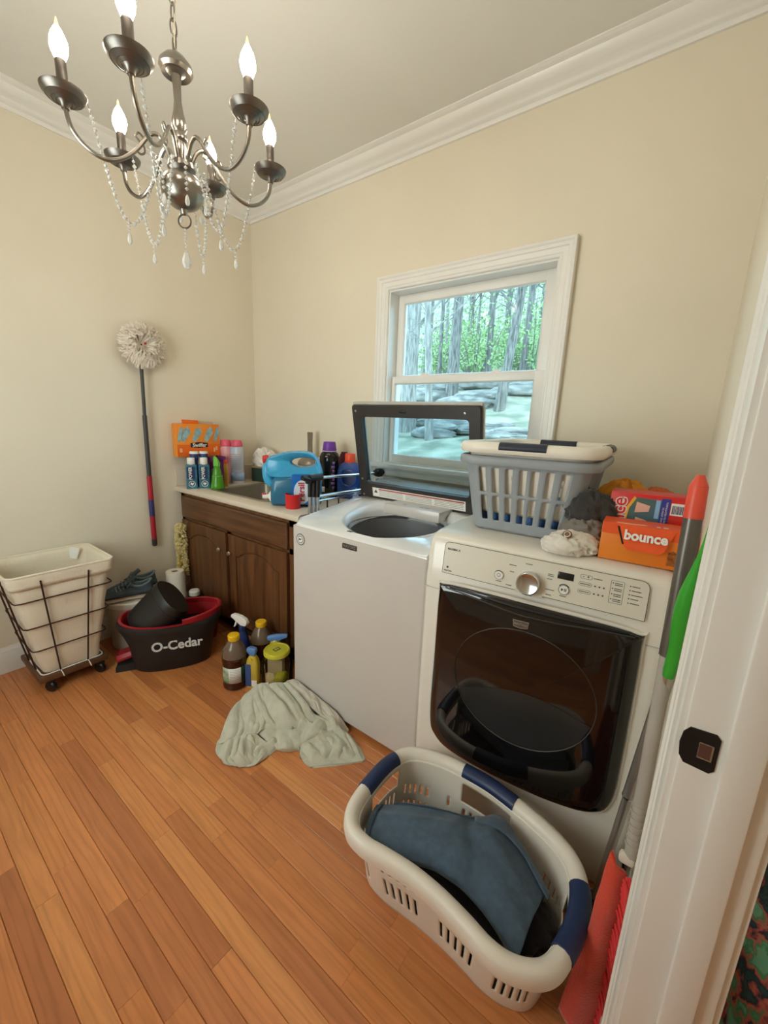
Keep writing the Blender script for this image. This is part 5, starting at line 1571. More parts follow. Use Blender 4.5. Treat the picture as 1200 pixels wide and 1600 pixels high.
# folded edges: polyline, raised side (+1 left of travel), height, reach
STEPS = [([(1.19, -0.886), (1.26, -0.897), (1.33, -0.892), (1.46, -0.890)], 1, .022, .060), ([(1.345, -0.972), (1.415, -0.914), (1.473, -0.852), (1.545, -0.800)], -1, .018, .055),
         ([(1.24, -0.775), (1.327, -0.786), (1.408, -0.792), (1.49, -0.792), (1.557, -0.794), (1.62, -0.806)], 1, .020, .040), ([(1.548, -0.955), (1.552, -0.884), (1.556, -0.815), (1.594, -0.790)], -1, .016, .055),
         ([(1.305, -1.150), (1.314, -1.098), (1.320, -1.050), (1.360, -1.048), (1.398, -1.056), (1.435, -1.042)], -1, .018, .045), ([(1.275, -0.925), (1.318, -0.981), (1.335, -1.080)], 1, .016, .045),
         ([(1.21, -0.902), (1.318, -0.932), (1.384, -0.955)], 1, .012, .030), ([(1.59, -0.850), (1.65, -0.872), (1.70, -0.835)], 1, .010, .030), ([(1.44, -0.815), (1.476, -0.846), (1.462, -0.884)], 1, .016, .030)]
def towel_h(x, y):
    s = 0.0
    for (x0, y0, x1, y1, h0, h1, w) in RG:
        dx, dy = x1 - x0, y1 - y0
        t_ = max(0.0, min(1.0, ((x - x0) * dx + (y - y0) * dy) / (dx * dx + dy * dy)))
        d = math.hypot(x - x0 - t_ * dx, y - y0 - t_ * dy)
        h = (h0 + (h1 - h0) * t_) * math.exp(-(d / w) ** 2)
        s += h ** 4
    hmax = s ** 0.25
    for pl, sg, hh_, reach in STEPS:
        best, bd, bt = None, 1e9, 0
        for k in range(len(pl) - 1):
            (x0, y0), (x1, y1) = pl[k], pl[k + 1]
            dx, dy = x1 - x0, y1 - y0
            t_ = max(0.0, min(1.0, ((x - x0) * dx + (y - y0) * dy) / (dx * dx + dy * dy)))
            d = math.hypot(x - x0 - t_ * dx, y - y0 - t_ * dy)
            if d < bd:
                bd, bt = d, (k + t_) / (len(pl) - 1)
                best = (dx * (y - y0) - dy * (x - x0)) * sg
        ends = sstep(0.0, 0.12, bt) * (1 - sstep(0.88, 1.0, bt))
        sd = bd if best > 0 else -bd
        hmax += hh_ * ends * sstep(-0.005, 0.004, sd) * math.exp(-max(0, sd) / reach)
    n = noise.noise(Vector((x * 14, y * 14, 3)))
    n2 = noise.noise(Vector((x * 30 + n * 2, y * 26, 7)))
    return hmax + 0.010 * (1 - 2.4 * abs(n)) + 0.005 * (1 - 2.4 * abs(n2))
NR_ = 70
vs, fs = [], []
for j in range(NR_ + 1):
    f = j / NR_
    for p in ol:
        q = Vector((p.x * f, p.y * f, 0))
        wx, wy = q.x + tw0.x, q.y + tw0.y
        edge = 1 - sstep(0.80, 1.0, f)
        wob = 1 + 0.03 * noise.noise(Vector((wx * 20, wy * 20, 1)))
        h = max(0.010, towel_h(wx, wy) * 0.80) * (0.16 + 0.84 * edge) + (0.006 * abs(noise.noise(Vector((wx * 30, wy * 30, 5)))) if f > .9 else 0)
        if wy > -0.80:
            h += 0.0
        vs.append(Vector((q.x * wob, min(q.y * wob, 0.155), h)))
n_o = len(ol)
for j in range(NR_):
    for i in range(n_o):
        a, b2 = j * n_o + i, j * n_o + (i + 1) % n_o
        fs.append((a, b2, b2 + n_o, a + n_o))
MB().add(vs, fs).build('terry_cloth', SAGE, tw, smooth=75, solid=0.008, off=-1)
FOLDS = {
    'flap': [
        [(1.165, -0.887, 0.085), (1.211, -0.832, 0.100), (1.266, -0.782, 0.105)],
        [(1.251, -0.936, 0.088), (1.341, -0.881, 0.110), (1.424, -0.815, 0.092)],
        [(1.316, -0.961, 0.072), (1.415, -0.908, 0.090), (1.484, -0.818, 0.070)],
        [(1.355, -0.972, 0.052), (1.456, -0.909, 0.062), (1.543, -0.787, 0.046)],
        [(1.358, -0.968, 0.032), (1.458, -0.904, 0.038), (1.544, -0.780, 0.026)],
    ],
    'front': [
        [(1.322, -0.970, 0.046), (1.420, -0.895, 0.050), (1.501, -0.785, 0.042), (1.557, -0.767, 0.034)],
        [(1.358, -1.016, 0.036), (1.470, -0.955, 0.048), (1.539, -0.878, 0.043), (1.592, -0.791, 0.030)],
        [(1.420, -1.013, 0.022), (1.501, -0.988, 0.030), (1.529, -0.939, 0.024), (1.590, -0.828, 0.022)],
        [(1.435, -1.009, 0.004), (1.494, -0.985, 0.006), (1.527, -0.944, 0.005), (1.579, -0.836, 0.006)],
    ],
    'corner': [
        [(1.534, -0.943, 0.030), (1.567, -0.868, 0.046), (1.598, -0.786, 0.036), (1.648, -0.777, 0.020)],
        [(1.554, -0.968, 0.014), (1.609, -0.909, 0.034), (1.646, -0.838, 0.030), (1.709, -0.801, 0.016)],
        [(1.591, -0.975, 0.006), (1.637, -0.919, 0.016), (1.689, -0.860, 0.016), (1.740, -0.814, 0.007)],
        [(1.625, -0.979, 0.003), (1.670, -0.928, 0.004), (1.724, -0.876, 0.004), (1.768, -0.827, 0.003)],
    ],
    'lobe': [
        [(1.295, -1.135, 0.030), (1.331, -1.085, 0.052), (1.356, -1.042, 0.046), (1.414, -1.020, 0.030)],
        [(1.320, -1.170, 0.022), (1.374, -1.128, 0.044), (1.422, -1.090, 0.036), (1.440, -1.038, 0.018)],
        [(1.344, -1.177, 0.012), (1.401, -1.142, 0.026), (1.443, -1.100, 0.020), (1.448, -1.041, 0.010)],
        [(1.368, -1.173, 0.003), (1.419, -1.144, 0.004), (1.457, -1.105, 0.003), (1.458, -1.040, 0.003)],
    ],
    'shoulder': [
        [(1.175, -1.027, 0.050), (1.156, -0.935, 0.078), (1.157, -0.881, 0.092), (1.192, -0.835, 0.100)],
        [(1.222, -1.082, 0.046), (1.250, -1.023, 0.073), (1.268, -0.962, 0.083), (1.283, -0.916, 0.086)],
        [(1.251, -1.118, 0.036), (1.297, -1.068, 0.058), (1.327, -1.012, 0.063), (1.336, -0.967, 0.064)],
        [(1.257, -1.138, 0.010), (1.320, -1.093, 0.036), (1.359, -1.035, 0.040), (1.361, -0.987, 0.046)],
    ],
    'back': [
        [(1.255, -0.781, 0.106), (1.279, -0.715, 0.106), (1.341, -0.690, 0.096), (1.472, -0.715, 0.080), (1.551, -0.712, 0.055), (1.616, -0.737, 0.014)],
        [(1.296, -0.807, 0.102), (1.356, -0.765, 0.100), (1.431, -0.752, 0.088), (1.509, -0.761, 0.073), (1.563, -0.752, 0.047), (1.616, -0.752, 0.008)],
        [(1.339, -0.815, 0.090), (1.431, -0.814, 0.082), (1.503, -0.806, 0.072), (1.551, -0.796, 0.056), (1.586, -0.781, 0.036), (1.603, -0.762, 0.004)],
    ],
}
SAGE2 = mat('pale_terry_back', (214, 206, 194), 0.95, var=0.06, vscale=30, bump=0.7, bscale=420, sheen=0.35)
for k, (nm, rws) in enumerate(FOLDS.items()):
    rel(patch([[(x, min(y, -0.745), z) for x, y, z in r] for r in rws], 24, 16, 0.003, 22, 11 + k, 0.016, 4.2), tw0).build('fold', SAGE2 if nm == 'back' else SAGE, tw, smooth=75, solid=0.007, off=0)
MB().box(-0.018, -0.010, 0, 0.018, 0.010, 0.002, M=Matrix.Translation((-0.115, 0.118, 0.098)) @ Matrix.Rotation(0.6, 4, 'Z') @ Matrix.Rotation(0.7, 4, 'X')).build('care_label', mat('pale_blue_label', (150, 170, 186), 0.7), tw, smooth=0)
# ================================================================ cleaning bottles on the floor beside the washer
AMBER = mat('dark_amber_liquid', (66, 26, 16), 0.12, var=0.2, trans=0.15, coat=0.3)
CLEARP = mat('smoky_clear_plastic', (150, 128, 108), 0.15, trans=0.45, var=0.08)
YCAP = mat('yellow_cap', (238, 190, 32), 0.35)
def cleaner(loc, lb, label_on):
    t = thing('floor_cleaner', lb, 'bottle', loc, 0.0, 'amber cleaner bottles by the washer')
    MB().lathe([(0, 0), (0.044, 0), (0.049, 0.005), (0.050, 0.012), (0.048, 0.03), (0.048, 0.12), (0.050, 0.128), (0.050, 0.150), (0.049, 0.158)], 30).build('liquid', AMBER, t)
    MB().lathe([(0.0492, 0.158), (0.047, 0.178), (0.036, 0.205), (0.023, 0.228), (0.020, 0.238), (0.0, 0.239)], 30, cap=False).build('bottle_body', CLEARP, t)
    MB().lathe([(0.0225, 0.234), (0.0235, 0.237), (0.0235, 0.256), (0.021, 0.259), (0.0, 0.259)], 24).build('cap', YCAP, t)
    if label_on:
        a = -0.35
        band(t, 0.0492, 0.040, 0.116, a - 1.45, a - 0.35, mat('pine_picture_label', (196, 200, 176), 0.5, rgb2=(110, 128, 92), vscale=28), 'label')
        band(t, 0.0493, 0.040, 0.116, a - 0.75, a + 0.25, PAPER, 'label')
        band(t, 0.0492, 0.040, 0.116, a + 0.25, a + 1.1, mat('dark_green_label', (30, 70, 48), 0.5), 'label')
        band(t, 0.0496, 0.042, 0.062, a - 1.4, a - 0.75, mat('sage_label_band', (120, 150, 118), 0.5), 'label')
        for q in range(8):
            band(t, 0.0497, 0.050 + q * 0.008, 0.052 + q * 0.008, a - 0.65, a + 0.10 + 0.05 * (q % 3), GREYINK, 'print_line')
    t.scale = (1.20, 1.20, 1.06)
    return t
cleaner((0.962, -0.862, 0), 'brown cleaner bottle with yellow cap and printed label, nearest the bucket', True)
cleaner((0.948, -0.692, 0), 'brown cleaner bottle with yellow cap, farther back against the cabinet door', False)
# blue bottle with white trigger
t = thing('trigger_sprayer', 'dark blue spray bottle with white trigger head by the cabinet', 'bottle', (0.846, -0.736, 0), math.radians(190))
MB().lathe([(0, 0), (0.036, 0), (0.040, 0.006), (0.040, 0.14), (0.032, 0.175), (0.017, 0.20), (0.016, 0.215), (0, 0.216)], 24, sy=0.72).build('bottle_body', mat('navy_blue_bottle', (32, 50, 104), 0.25), t)
MB().lathe([(0.019, 0.208), (0.019, 0.232), (0.016, 0.236), (0, 0.236)], 20).build('collar', mat('navy_collar', (28, 42, 92), 0.4), t)
MB().loft([[(x, y_, zq) for y_, zq in ((-.011, zb), (.011, zb), (.013, (zb + zt2) / 2), (.008, zt2), (-.008, zt2), (-.013, (zb + zt2) / 2))] for x, zb, zt2 in ((-0.040, 0.250, 0.262), (-0.030, 0.238, 0.276), (0.0, 0.234, 0.286), (0.035, 0.250, 0.288), (0.058, 0.262, 0.286), (0.068, 0.266, 0.280))]).build('spray_head', WHITE, t, smooth=50)
MB().loft([[(x, y_, zq) for x, y_ in ((xa, -.007), (xa + w_, -.007), (xa + w_, .007), (xa, .007))] for xa, w_, zq in ((0.030, 0.010, 0.256), (0.036, 0.009, 0.236), (0.046, 0.008, 0.216), (0.052, 0.006, 0.212))]).build('trigger', WHITE, t, smooth=40)
# blue and yellow sprayer in front, bottle behind the jar
YB_ = mat('yellow_label_plastic', (214, 184, 62), 0.4, rgb2=(190, 168, 70), vscale=20)
BLB = mat('periwinkle_plastic', (92, 134, 192), 0.4)
t = thing('polish_bottle', 'slim yellow spray bottle with light blue trigger and blue label', 'bottle', (1.040, -0.812, 0), math.radians(30))
MB().loft([[(p[0], p[1], zq) for p in rrect(a_, b_, 0.012)] for a_, b_, zq in ((0.029, 0.020, 0), (0.031, 0.022, 0.005), (0.031, 0.022, 0.125), (0.026, 0.020, 0.150), (0.014, 0.014, 0.172))]).build('bottle_body', YB_, t)
MB().box(-0.0315, -0.0226, 0.010, -0.002, -0.020, 0.130).build('label', mat('slate_blue_label', (60, 82, 138), 0.45), t, smooth=0)
MB().box(0.000, -0.0226, 0.012, 0.026, -0.020, 0.045).build('label_panel', PAPER, t, smooth=0)
MB().loft([[(p[0] + dx, p[1], zq) for p in rrect(a_, b_, 0.008)] for a_, b_, dx, zq in ((0.014, 0.013, 0, 0.170), (0.018, 0.014, 0, 0.182), (0.026, 0.014, -.004, 0.192), (0.024, 0.013, -.004, 0.206), (0.014, 0.010, -.004, 0.212))]).build('spray_head', BLB, t)
MB().lathe([(0, 0), (0.006, 0), (0.005, 0.005), (0, 0.006)], 14, M=Matrix.Translation((0.0, -0.020, 0.158)) @ Matrix.Rotation(PI / 2, 4, 'X')).build('drop_emblem', mat('bright_yellow', (246, 196, 30), 0.4), t)
t = thing('wipe_sprayer', 'yellow spray bottle with long light blue head behind the glass jar', 'bottle', (1.032, -0.668, 0), math.radians(40))
MB().lathe([(0, 0), (0.032, 0), (0.034, 0.006), (0.034, 0.15), (0.024, 0.18), (0.015, 0.19), (0, 0.191)], 20, sy=0.75).build('bottle_body', YB_, t)
MB().loft([[(x, y_, zq) for y_, zq in ((-.011, zb), (.011, zb), (.012, zt2 - .006), (.006, zt2), (-.006, zt2), (-.012, zt2 - .006))] for x, zb, zt2 in ((-0.040, 0.192, 0.208), (-0.02, 0.184, 0.214), (0.015, 0.186, 0.220), (0.045, 0.200, 0.222), (0.062, 0.206, 0.220))]).build('spray_head', BLB, t, smooth=50)
# glass jar with yellow lid and packets inside
JARG = glass_mat('jar_plastic', (250, 250, 244), 0.16, 0.10)
jx, jy = 1.128, -0.735
t = thing('storage_jar', 'clear jar with yellow screw lid and packets inside, beside the washer', 'jar', (jx, jy, 0))
t.scale = (1.20, 1.20, 1.02)
MB().lathe([(0, 0.001), (0.056, 0.001), (0.062, 0.008), (0.063, 0.03), (0.063, 0.125), (0.058, 0.155), (0.049, 0.172), (0.048, 0.182)], 32, cap=False).build('jar_wall', JARG, t, solid=0.002)
LIDY = mat('lime_yellow_lid', (206, 200, 62), 0.35)
MB().lathe([(0.051, 0.176), (0.053, 0.178), (0.053, 0.194), (0.051, 0.198), (0.046, 0.199), (0.044, 0.1965), (0, 0.1965)], 36).build('lid', LIDY, t)
MB().box(-0.010, -0.014, 0.1966, 0.010, 0.014, 0.1978).build('lid_stamp', INK, t, smooth=0)
MB().box(-0.006, -0.010, 0.1977, 0.006, -0.001, 0.1982).box(-0.006, 0.002, 0.1977, 0.006, 0.010, 0.1982).build('lid_stamp_face', LIDY, t, smooth=0)
pk = lump('packet', mat('crumpled_foil_packet', (222, 218, 200), 0.5, var=0.2, vscale=30), t, (-0.022, -0.010, 0.030), (0.030, 0.034, 0.034), 51, 0.3, (4, 4, 4), 24, 14)
lump('packet', mat('olive_packet', (186, 192, 70), 0.5, var=0.25, vscale=30), t, (0.026, 0.002, 0.040), (0.026, 0.030, 0.044), 53, 0.25, (4, 4, 4), 24, 14)
MB().box(-0.040, -0.010, 0.066, 0.030, 0.012, 0.150, 0.003, M=Matrix.Rotation(0.35, 4, 'Z')).build('inner_carton', mat('grey_carton', (196, 194, 184), 0.6), t)

# ================================================================ mop bucket
BK = mat('black_bucket_plastic', (34, 34, 36), 0.5, var=0.12, vscale=14, bump=0.2, bscale=300)
REDB = mat('dark_red_plastic', (158, 30, 40), 0.4, var=0.05)
BA = math.radians(60)
bk = thing('mop_bucket', 'black oval mop bucket with red rim, red pedal and white lettering', 'bucket', (0.515, -0.945, 0), BA)
# local x along length, -y towards the viewer
def oval(hx_, hy_, e=0.75, n=56, cx_=0.0):
    out = []
    for i in range(n):
        a = 2 * PI * i / n
        c_, s_ = math.cos(a), math.sin(a)
        out.append((cx_ + hx_ * math.copysign(abs(c_) ** e, c_), hy_ * math.copysign(abs(s_) ** e, s_)))
    return out
def ring(hx_, hy_, zq, dip=0.0, cx_=0.0):
    return [(p[0], p[1], zq + dip * (p[0] / hx_) ** 2) for p in oval(hx_, hy_, cx_=cx_)]
MB().loft([ring(0.180, 0.105, 0.0), ring(0.186, 0.110, 0.006), ring(0.205, 0.125, 0.14), ring(0.228, 0.136, 0.205), ring(0.246, 0.142, 0.222, 0.02), ring(0.250, 0.145, 0.238, 0.02), ring(0.246, 0.142, 0.254, 0.02), ring(0.238, 0.136, 0.256, 0.02),
           ring(0.226, 0.128, 0.245, 0.02), ring(0.195, 0.115, 0.12), ring(0.175, 0.10, 0.012)], True, True).build('bucket_wall', BK, bk, smooth=50)
MB().loft([ring(0.238, 0.137, 0.252, 0.02), ring(0.240, 0.139, 0.262, 0.02), ring(0.228, 0.128, 0.262, 0.02), ring(0.222, 0.123, 0.246, 0.02), ring(0.214, 0.118, 0.20)], False, False).build('red_liner', REDB, bk, smooth=50)
hp = [(0.243 * math.cos(a), 0.141 * math.sin(a) - 0.004, 0.272 + 0.020 * math.cos(a)) for a in [-PI * 0.42 + PI * 0.84 * i / 30 for i in range(31)]]
rings = []
for i, p in enumerate(hp):
    p = Vector(p)
    tdir = (Vector(hp[min(i + 1, 30)]) - Vector(hp[max(i - 1, 0)])).normalized()
    nx = Vector((tdir.y, -tdir.x, 0)).normalized()
    rings.append([p + nx * 0.008 + Vector((0, 0, -0.013)), p + nx * 0.010 + Vector((0, 0, 0.011)), p + nx * 0.002 + Vector((0, 0, 0.015)), p - nx * 0.006 + Vector((0, 0, 0.011)), p - nx * 0.004 + Vector((0, 0, -0.013))])
MB().loft(rings).build('handle', REDB, bk, smooth=50)
text('O-Cedar', 0.066, mat('white_bucket_print', (206, 206, 204), 0.5), bk, (0.030, -0.1335, 0.152), (math.radians(83), 0, 0), bold=0.0018, sx=0.98)
# red foot pedal and its black base at the left end
MB().loft([[(x, y_, zq) for y_, zq in ((-.035, z0), (.035, z0), (.040, z0 + .015), (.030, z0 + .034), (-.030, z0 + .034), (-.040, z0 + .015))] for x, z0 in ((-0.262, 0.058), (-0.255, 0.052), (-0.215, 0.062), (-0.185, 0.070))]).build('pedal', REDB, bk, smooth=40)
MB().loft([[(x, y_, zq) for y_, zq in ((-.045, 0), (.045, 0), (.042, h_), (-.042, h_))] for x, h_ in ((-0.268, 0.022), (-0.262, 0.032), (-0.20, 0.040), (-0.165, 0.045))]).build('pedal_base', BK, bk, smooth=30)
# black waste bin tipped into the bucket
wbM = Matrix.Translation((0.505, -1.010, 0.300)) @ Matrix.Rotation(math.radians(20), 4, 'Z') @ Matrix.Rotation(math.radians(-28), 4, 'X') @ Matrix.Rotation(math.radians(38), 4, 'Y')
bn = thing('waste_bin', 'small black plastic bin lying tipped inside the mop bucket', 'bin', (0.47, -1.00, 0.12))
bn.matrix_world = wbM
BKS = mat('black_satin_plastic', (38, 36, 35), 0.45, var=0.08)
MB().loft([[(p[0], p[1], zq) for p in oval(a_, b_, 0.8, 48)] for a_, b_, zq in ((0.108, 0.085, 0.115), (0.110, 0.087, 0.108), (0.108, 0.085, 0.070), (0.100, 0.078, -0.06), (0.096, 0.074, -0.11), (0.090, 0.070, -0.115), (0.092, 0.072, -0.10), (0.100, 0.079, 0.10))], True, True).build('bin_wall', BKS, bn, smooth=45)
MB().tube([(p[0], p[1], 0.070) for p in oval(0.1086, 0.0856, 0.8, 48)], 0.0012, 5, closed=True).build('bin_ridge', BLACK, bn)

# red second bucket behind, small bottles, paper towel, duster
t = thing('red_tub', 'dark red plastic tub standing between bucket and cabinet', 'tub', (0.385, -0.722, 0), math.radians(8))
MB().loft([[(p[0], p[1], zq) for p in rrect(a_, b_, 0.03)] for a_, b_, zq in ((0.09, 0.060, 0), (0.105, 0.072, 0.16), (0.112, 0.078, 0.168), (0.105, 0.071, 0.170), (0.088, 0.058, 0.01))], True, True).build('tub_wall', mat('maroon_plastic', (126, 22, 38), 0.4), t)
MB().tube([(p[0], p[1], 0.166) for p in rrect(0.110, 0.076, 0.03)], 0.004, 6, closed=True).build('rim', mat('maroon_rim', (140, 30, 46), 0.4), t)
t = thing('paper_towel_roll', 'white paper towel roll standing on a holder by the left wall', 'paper towel', (0.165, -0.745, 0))
PT = mat('paper_towel_white', (232, 224, 212), 0.9, var=0.03, bump=0.3, bscale=120)
MB().lathe([(0.06, 0.0), (0.06, 0.012), (0.012, 0.014), (0.010, 0.09), (0.0, 0.09)], 24).build('holder', mat('grey_holder', (120, 116, 110), 0.5), t)
MB().lathe([(0.018, 0.088), (0.050, 0.088), (0.052, 0.094), (0.052, 0.360), (0.050, 0.365), (0.020, 0.365), (0.018, 0.362), (0.018, 0.088)], 36, cap=False).build('paper', PT, t)
MB().lathe([(0.0175, 0.362), (0.0175, 0.10)], 20, cap=False).build('core', mat('card_core', (120, 98, 74), 0.8), t)
MB().lathe([(0.012, 0.05), (0.012, 0.330), (0, 0.332)], 12).build('inner_post', MATS['grey_holder'], t)
t = thing('feather_duster', 'fluffy pale yellow duster standing against the side of the cabinet', 'duster', (0.080, -0.650, 0))
FLUF = mat('pale_yellow_fluff', (222, 206, 150), 0.95, var=0.12, rgb2=(196, 176, 110), vscale=50, sheen=0.4)
MB().tube([(0, 0, 0.0), (0, 0, 0.34)], 0.006, 8).build('handle', WHITE, t)
MB().tube([(0.022, -0.030, 0.34), (0.022, -0.030, 0.44)], 0.004, 8).build('handle_clip', mat('amber_clip', (206, 164, 60), 0.4), t)
fm = MB()
rf = random.Random(5)
for q in range(420):
    a = rf.uniform(0, 2 * PI)
    zq = rf.uniform(0.30, 0.63)
    rr = 0.030 + 0.010 * math.sin(zq * 40) * 0.3
    c0 = Vector((0.008 * math.cos(a), 0.010 * math.sin(a), zq))
    c1 = Vector((min(rr, 0.050) * math.cos(a) * 1.1, rr * math.sin(a) * 1.25, zq + rf.uniform(-0.02, 0.016)))
    r_ = rf.uniform(0.007, 0.012)
    fm.tube([c0, c0.lerp(c1, 0.6) + Vector((0, 0, 0.004)), c1], [r_ * 0.5, r_, r_ * 0.35], 5)
fo = fm.build('fluff', FLUF, t, smooth=60)
fo['kind'] = 'stuff'
t = thing('cleaner_bottle', 'dark bottle with a white cap between the paper towel and cabinet', 'bottle', (0.225, -0.660, 0))
MB().lathe([(0, 0), (0.036, 0), (0.038, 0.006), (0.038, 0.17), (0.030, 0.20), (0, 0.201)], 22).build('bottle_body', mat('plum_bottle', (46, 24, 36), 0.35), t)
MB().lathe([(0.031, 0.198), (0.032, 0.222), (0.026, 0.230), (0, 0.231)], 22).build('cap', WHITE, t)
t = thing('scrub_sprayer', 'yellow and orange spray nozzle poking out behind the bucket', 'bottle', (0.245, -0.815, 0), 0.7)
MB().lathe([(0, 0), (0.034, 0), (0.036, 0.005), (0.034, 0.16), (0.018, 0.19), (0, 0.191)], 20).build('bottle_body', mat('white_clear_bottle', (214, 210, 200), 0.35), t)
MB().lathe([(0.020, 0.185), (0.024, 0.20), (0.024, 0.228), (0.016, 0.238), (0, 0.239)], 8).build('cap', YCAP, t)
MB().box(-0.075, -0.012, 0.205, -0.015, 0.012, 0.232, 0.005).build('nozzle', mat('orange_nozzle', (232, 96, 40), 0.4), t)

# ================================================================ white bin with a pair of sneakers
t = thing('lidded_pail', 'round white plastic pail with lid under the sneakers', 'pail', (0.160, -1.003, 0))
PAIL = mat('pail_white', (206, 200, 190), 0.45, var=0.03)
MB().lathe([(0, 0), (0.104, 0), (0.107, 0.005), (0.118, 0.26), (0, 0.26)], 40).build('pail_wall', PAIL, t)
MB().lathe([(0.122, 0.252), (0.124, 0.256), (0.124, 0.280), (0.120, 0.285), (0, 0.287)], 40).build('lid', mat('pail_lid', (226, 222, 212), 0.4), t)
SUE = mat('teal_grey_suede', (72, 84, 94), 0.85, var=0.12, vscale=30, bump=0.3, bscale=300)
SUE2 = mat('pale_teal_trim', (120, 138, 146), 0.8, var=0.08)
SOLE = mat('gum_sole', (196, 176, 158), 0.6, var=0.08)
def sneaker(loc, rz, lb):
    t = thing('sneaker', lb, 'shoe', loc, rz, 'pair of sneakers on the pail')
    # length along +x (toe at +x), 0.27 long
    st = [(-0.130, 0.026, 0.055), (-0.120, 0.036, 0.072), (-0.09, 0.040, 0.078), (-0.05, 0.039, 0.074), (-0.01, 0.040, 0.078), (0.03, 0.045, 0.072), (0.07, 0.048, 0.056), (0.10, 0.044, 0.046), (0.122, 0.032, 0.038), (0.134, 0.016, 0.030)]
    def foot(x, w, z0, z1, top):
        out = []
        for i in range(18):
            a = 2 * PI * i / 18
            c_, s_ = math.cos(a), math.sin(a)
            yy_ = w * math.copysign(abs(c_) ** 0.8, c_) * (1.0 if s_ < 0 else top + (1 - top) * (1 - s_))
            out.append((x, yy_, (z0 + z1) / 2 + (z1 - z0) / 2 * s_))
        return out
    MB().loft([foot(x, w + 0.004, 0.0, 0.024 if i < 8 else 0.026, 1.0) for i, (x, w, h) in enumerate(st)]).build('sole', SOLE, t, smooth=50)
    for i in range(9):
        x = -0.11 + i * 0.027
        MB().box(x, -0.053, 0.004, x + 0.012, -0.0455, 0.013, 0.002).build('sole_notch', mat('dark_notch', (66, 50, 46), 0.7), t)
    MB().loft([foot(x, w, 0.020, h, 0.72) for x, w, h in st]).build('upper', SUE, t, smooth=60)
    # collar: rises at the heel, open inside
    cl = []
    for i in range(28):
        a = 2 * PI * i / 28
        cx_, cy_ = -0.072 + 0.052 * math.cos(a), 0.030 * math.sin(a)
        cl.append((cx_, cy_, 0.092 - 0.014 * math.sin(a) ** 2 + 0.010 * (-math.cos(a)) + 0.006 * max(0, math.cos(a))))
    lowc = [(-0.072 + 0.058 * math.cos(2 * PI * i / 28), 0.037 * math.sin(2 * PI * i / 28), 0.060) for i in range(28)]
    inn = [(-0.072 + 0.042 * math.cos(2 * PI * i / 28), 0.022 * math.sin(2 * PI * i / 28), 0.076) for i in range(28)]
    MB().loft([lowc, cl, inn], False, True).build('collar', SUE, t, smooth=60)
    MB().tube(cl, 0.0055, 8, closed=True).build('collar_trim', SUE2, t)
    MB().loft([[(x, y_ * w, zq + (0.002 if abs(y_) < .5 else 0)) for y_ in (-1, -.5, 0, .5, 1)] for x, w, zq in ((-0.045, 0.026, 0.128), (-0.02, 0.026, 0.112), (0.0, 0.024, 0.092), (0.03, 0.020, 0.078))], False, False, closed=False).build('tongue', SUE, t, solid=0.006)
    for i in range(5):
        x = -0.018 + i * 0.017
        zq = 0.094 - i * 0.006
        MB().tube([(x - .006, -0.030, zq - 0.012), (x, -0.012, zq + 0.003), (x + .003, 0.0, zq + .005), (x, 0.012, zq + 0.003), (x - .006, 0.030, zq - 0.012)], 0.0028, 6).build('lace', SUE2, t)
    MB().tube(catmull([(-0.022, -0.004, 0.104), (-0.012, -0.030, 0.108), (-0.004, -0.044, 0.090), (0.004, -0.030, 0.086), (-0.018, 0.0, 0.104), (-0.024, 0.026, 0.104), (-0.01, 0.040, 0.088)], 5), 0.0028, 6).build('lace', SUE2, t)
    MB().box(0.045, -0.046, 0.036, 0.075, -0.0405, 0.041, 0.001).box(0.052, -0.0465, 0.044, 0.07, -0.0405, 0.048, 0.001).build('side_mark', SUE2, t)
    return t
sneaker((0.200, -1.033, 0.287), math.radians(-112), 'teal grey sneaker on the pail, the front one with toe to the left')
sneaker((0.115, -0.973, 0.287), math.radians(-100), 'teal grey sneaker on the pail, the rear one nearer the wall')

# ================================================================ laundry cart
CAN = mat('natural_canvas', (226, 214, 192), 0.92, var=0.03, vscale=10, bump=0.45, bscale=90, sheen=0.2)
WIRE = mat('brown_wire', (66, 40, 34), 0.5, metal=0.4)
ct0 = Vector((0.205, -1.350, 0))
lc = thing('laundry_cart', 'canvas laundry hamper in a brown wire frame on casters', 'laundry hamper', ct0)
X0, X1, Y0, Y1 = -0.170, 0.190, -0.200, 0.205        # top rim
x0, x1, y0, y1 = -0.125, 0.150, -0.120, 0.122        # bottom
ZT, ZB = 0.602, 0.100
def crect(t_, o_=0.0, r=0.03, n=5):
    a0, a1 = x0 + (X0 - x0) * t_ - o_, x1 + (X1 - x1) * t_ + o_
    b0, b1 = y0 + (Y0 - y0) * t_ - o_, y1 + (Y1 - y1) * t_ + o_
    return [Vector((p[0], p[1], ZB + (ZT - ZB) * t_)) for p in rrect((a1 - a0) / 2, (b1 - b0) / 2, r, n, (a0 + a1) / 2, (b0 + b1) / 2)]
def soften(loop, amp, seed):
    out = []
    for p in loop:
        n = noise.noise(Vector((p.x * 9, p.y * 9, p.z * 14 + seed)))
        out.append(Vector((p.x * (1 + amp * n), p.y * (1 + amp * n), p.z)))
    return out
bagr = [soften([q for q in resample(crect(t_, -0.008), 96)], 0.05, 2) for t_ in [i / 24 for i in range(24)]]
bagr.append(resample(crect(1.0, -0.002), 96))
MB().loft(bagr, True, False).build('canvas_bag', CAN, lc, smooth=60, solid=0.003)
